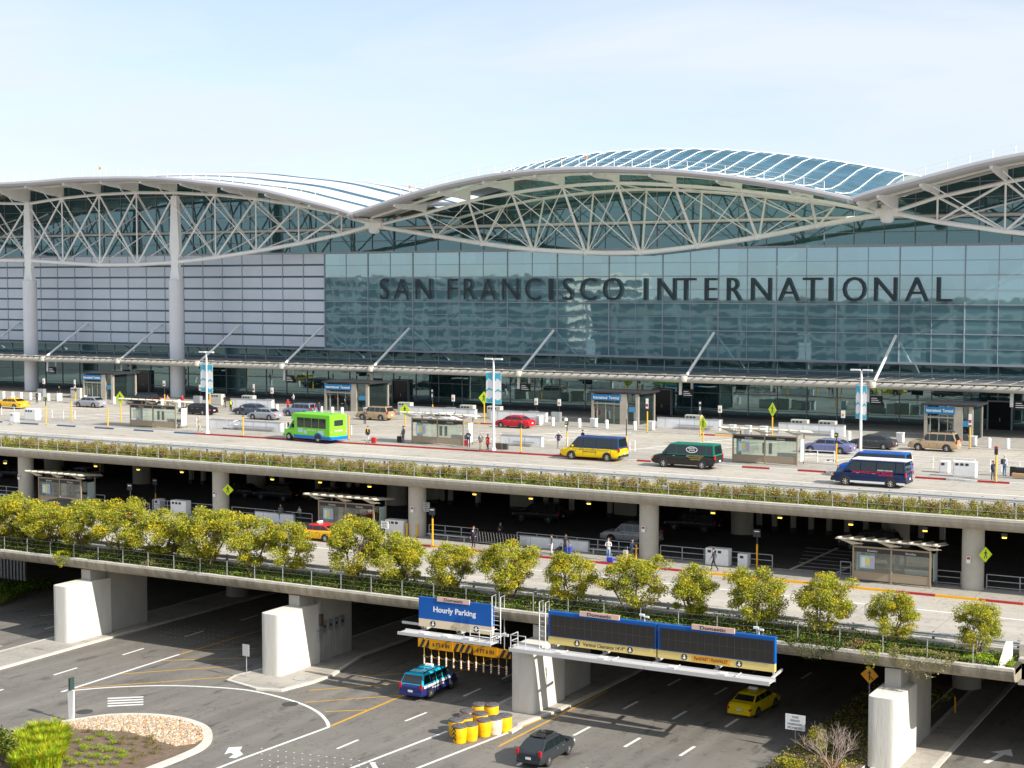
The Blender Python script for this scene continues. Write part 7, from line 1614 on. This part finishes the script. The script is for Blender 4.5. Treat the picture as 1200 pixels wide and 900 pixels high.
root=[o for o in bpy.data.objects if o.get('label','').endswith('with black chevrons')][0]; sv=root.location.copy(); root.location=(0,0,0); g.build('chevrons',DARK,root); root.location=sv; root.rotation_euler=(0,0,0)
# signs at ground level
p=at(83,845,.02); t=thing('marker_post','white post with a dark edge-on sign on top beside the traffic island','post',tuple(p)); MB().extr([(-.19,0),(.19,0),(.26,2.05),(-.26,2.05)],(p.x,p.y,.0),(1,0,0),(0,0,1),(0,.12,0)).build('post',WHITE,t); MB().box(p.x-.05,p.x+.09,p.y-.1,p.y+.28,2.055,2.85).build('sign_plate',mat('plate_dark_green',(.03,.06,.055),.5),t)
p=at(289,793,.14); t=thing('road_sign','pale blank-backed sign on a post on the second pier median','sign',tuple(p)); MB().tube([(p.x,p.y,.14),(p.x,p.y,2.45)],.035,6).build('pole',GALV,t); MB().box(p.x-.3,p.x+.3,p.y-.07,p.y-.045,1.65,2.5).build('sign_plate',mat('sign_back',(.5,.52,.52),.5),t)
p=at(932,876,.16); t=thing('road_sign','white sign about taxis without passengers, right of the tunnel road','sign',tuple(p)); MB().tube([(p.x,p.y,.16),(p.x,p.y,1.9)],.04,6).build('pole',GALV,t); pl=MB().box(p.x-.62,p.x+.62,p.y-.08,p.y-.05,1.25,2.2).build('sign_plate',WT,t)
for k,s in enumerate(('TAXIS','WITHOUT','PASSENGERS','PROHIBITED')): g=MB(); put_text(g,s,(p.x,p.y-.083,2.05-.22*k),(1,0,0),(0,0,1),1,None,.002,.01,fit=(.42+.1*(len(s)-5),.13)); g.build('lettering',mat('ink_grey',(.12,.13,.17),.6),pl)
p=atY(1019,791,90.6); t=thing('warning_sign','orange diamond merge sign under the lip left of the rightmost pier','sign',(p.x,p.y,.16)); MB().tube([(p.x,p.y+.04,.16),(p.x,p.y+.04,p.z+.3)],.035,6).build('pole',GALV,t); s=.55; pl=MB().extr([(0,-s),(s,0),(0,s),(-s,0)],tuple(p),(1,0,0),(0,0,1),(0,.02,0)).build('sign_plate',ORG,t)
g=MB(); o=p+Vector((0,-.004,0)); g.extr([(-.04,-.3),(.04,-.3),(.04,.1),(.12,.1),(0,.32),(-.12,.1),(-.04,.1)],o,(1,0,0),(0,0,1),(0,.003,0)); g.extr([(.04,-.02),(.04,-.1),(.2,-.3),(.26,-.25)],o+Vector((0,-.003,0)),(1,0,0),(0,0,1),(0,.003,0)); g.build('merge_symbol',DARK,pl)
p=at(1119,880,.15); p=at(1119,836,.15); t=thing('marker_post','short yellow post in the dark passage at the right','post',tuple(p)); MB().tube([tuple(p),(p.x,p.y,1.25)],.06,8).build('post',YEL,t); MB().lathe([(.1,0),(.1,.03)],tuple(p),8).build('foot',DARK,t)
for px,py,lab in ((161.5,903,'left turning road beside the island'),(40.5,843 and 803,'left')): pass
for px,py,sx,lab in ((99,834,.45,'dark round manhole cover left of the traffic island'),(340,825,.45,'grey round manhole cover inside the white curve'),(353,795,.5,'round manhole cover on the second pier median')):
    p=at(px,py,.012 if px<345 else .15); t=MB().lathe([(.55,0),(.55,.012)],tuple(p),20).build('manhole_cover',mat('iron_dark',(.05,.05,.05),.7) if px!=353 else GALV); tag(t,lab,'manhole cover')
# slatted vent wall at the far left under the lip
t=thing('vent_louvre','grey slatted vent at the far left under the deck lip','vent',(-104,97,3.5)); g=MB(); x0=atY(2,660,100).x; x1=atY(29,660,100).x
for k in range(8): x=x0+(x1-x0)*k/7; g.box(x-.1,x+.1,99.9,100.1,atY(10,678,100).z,5.35)
g.split('slat',GALV,t)
print('objects',len(bpy.data.objects))
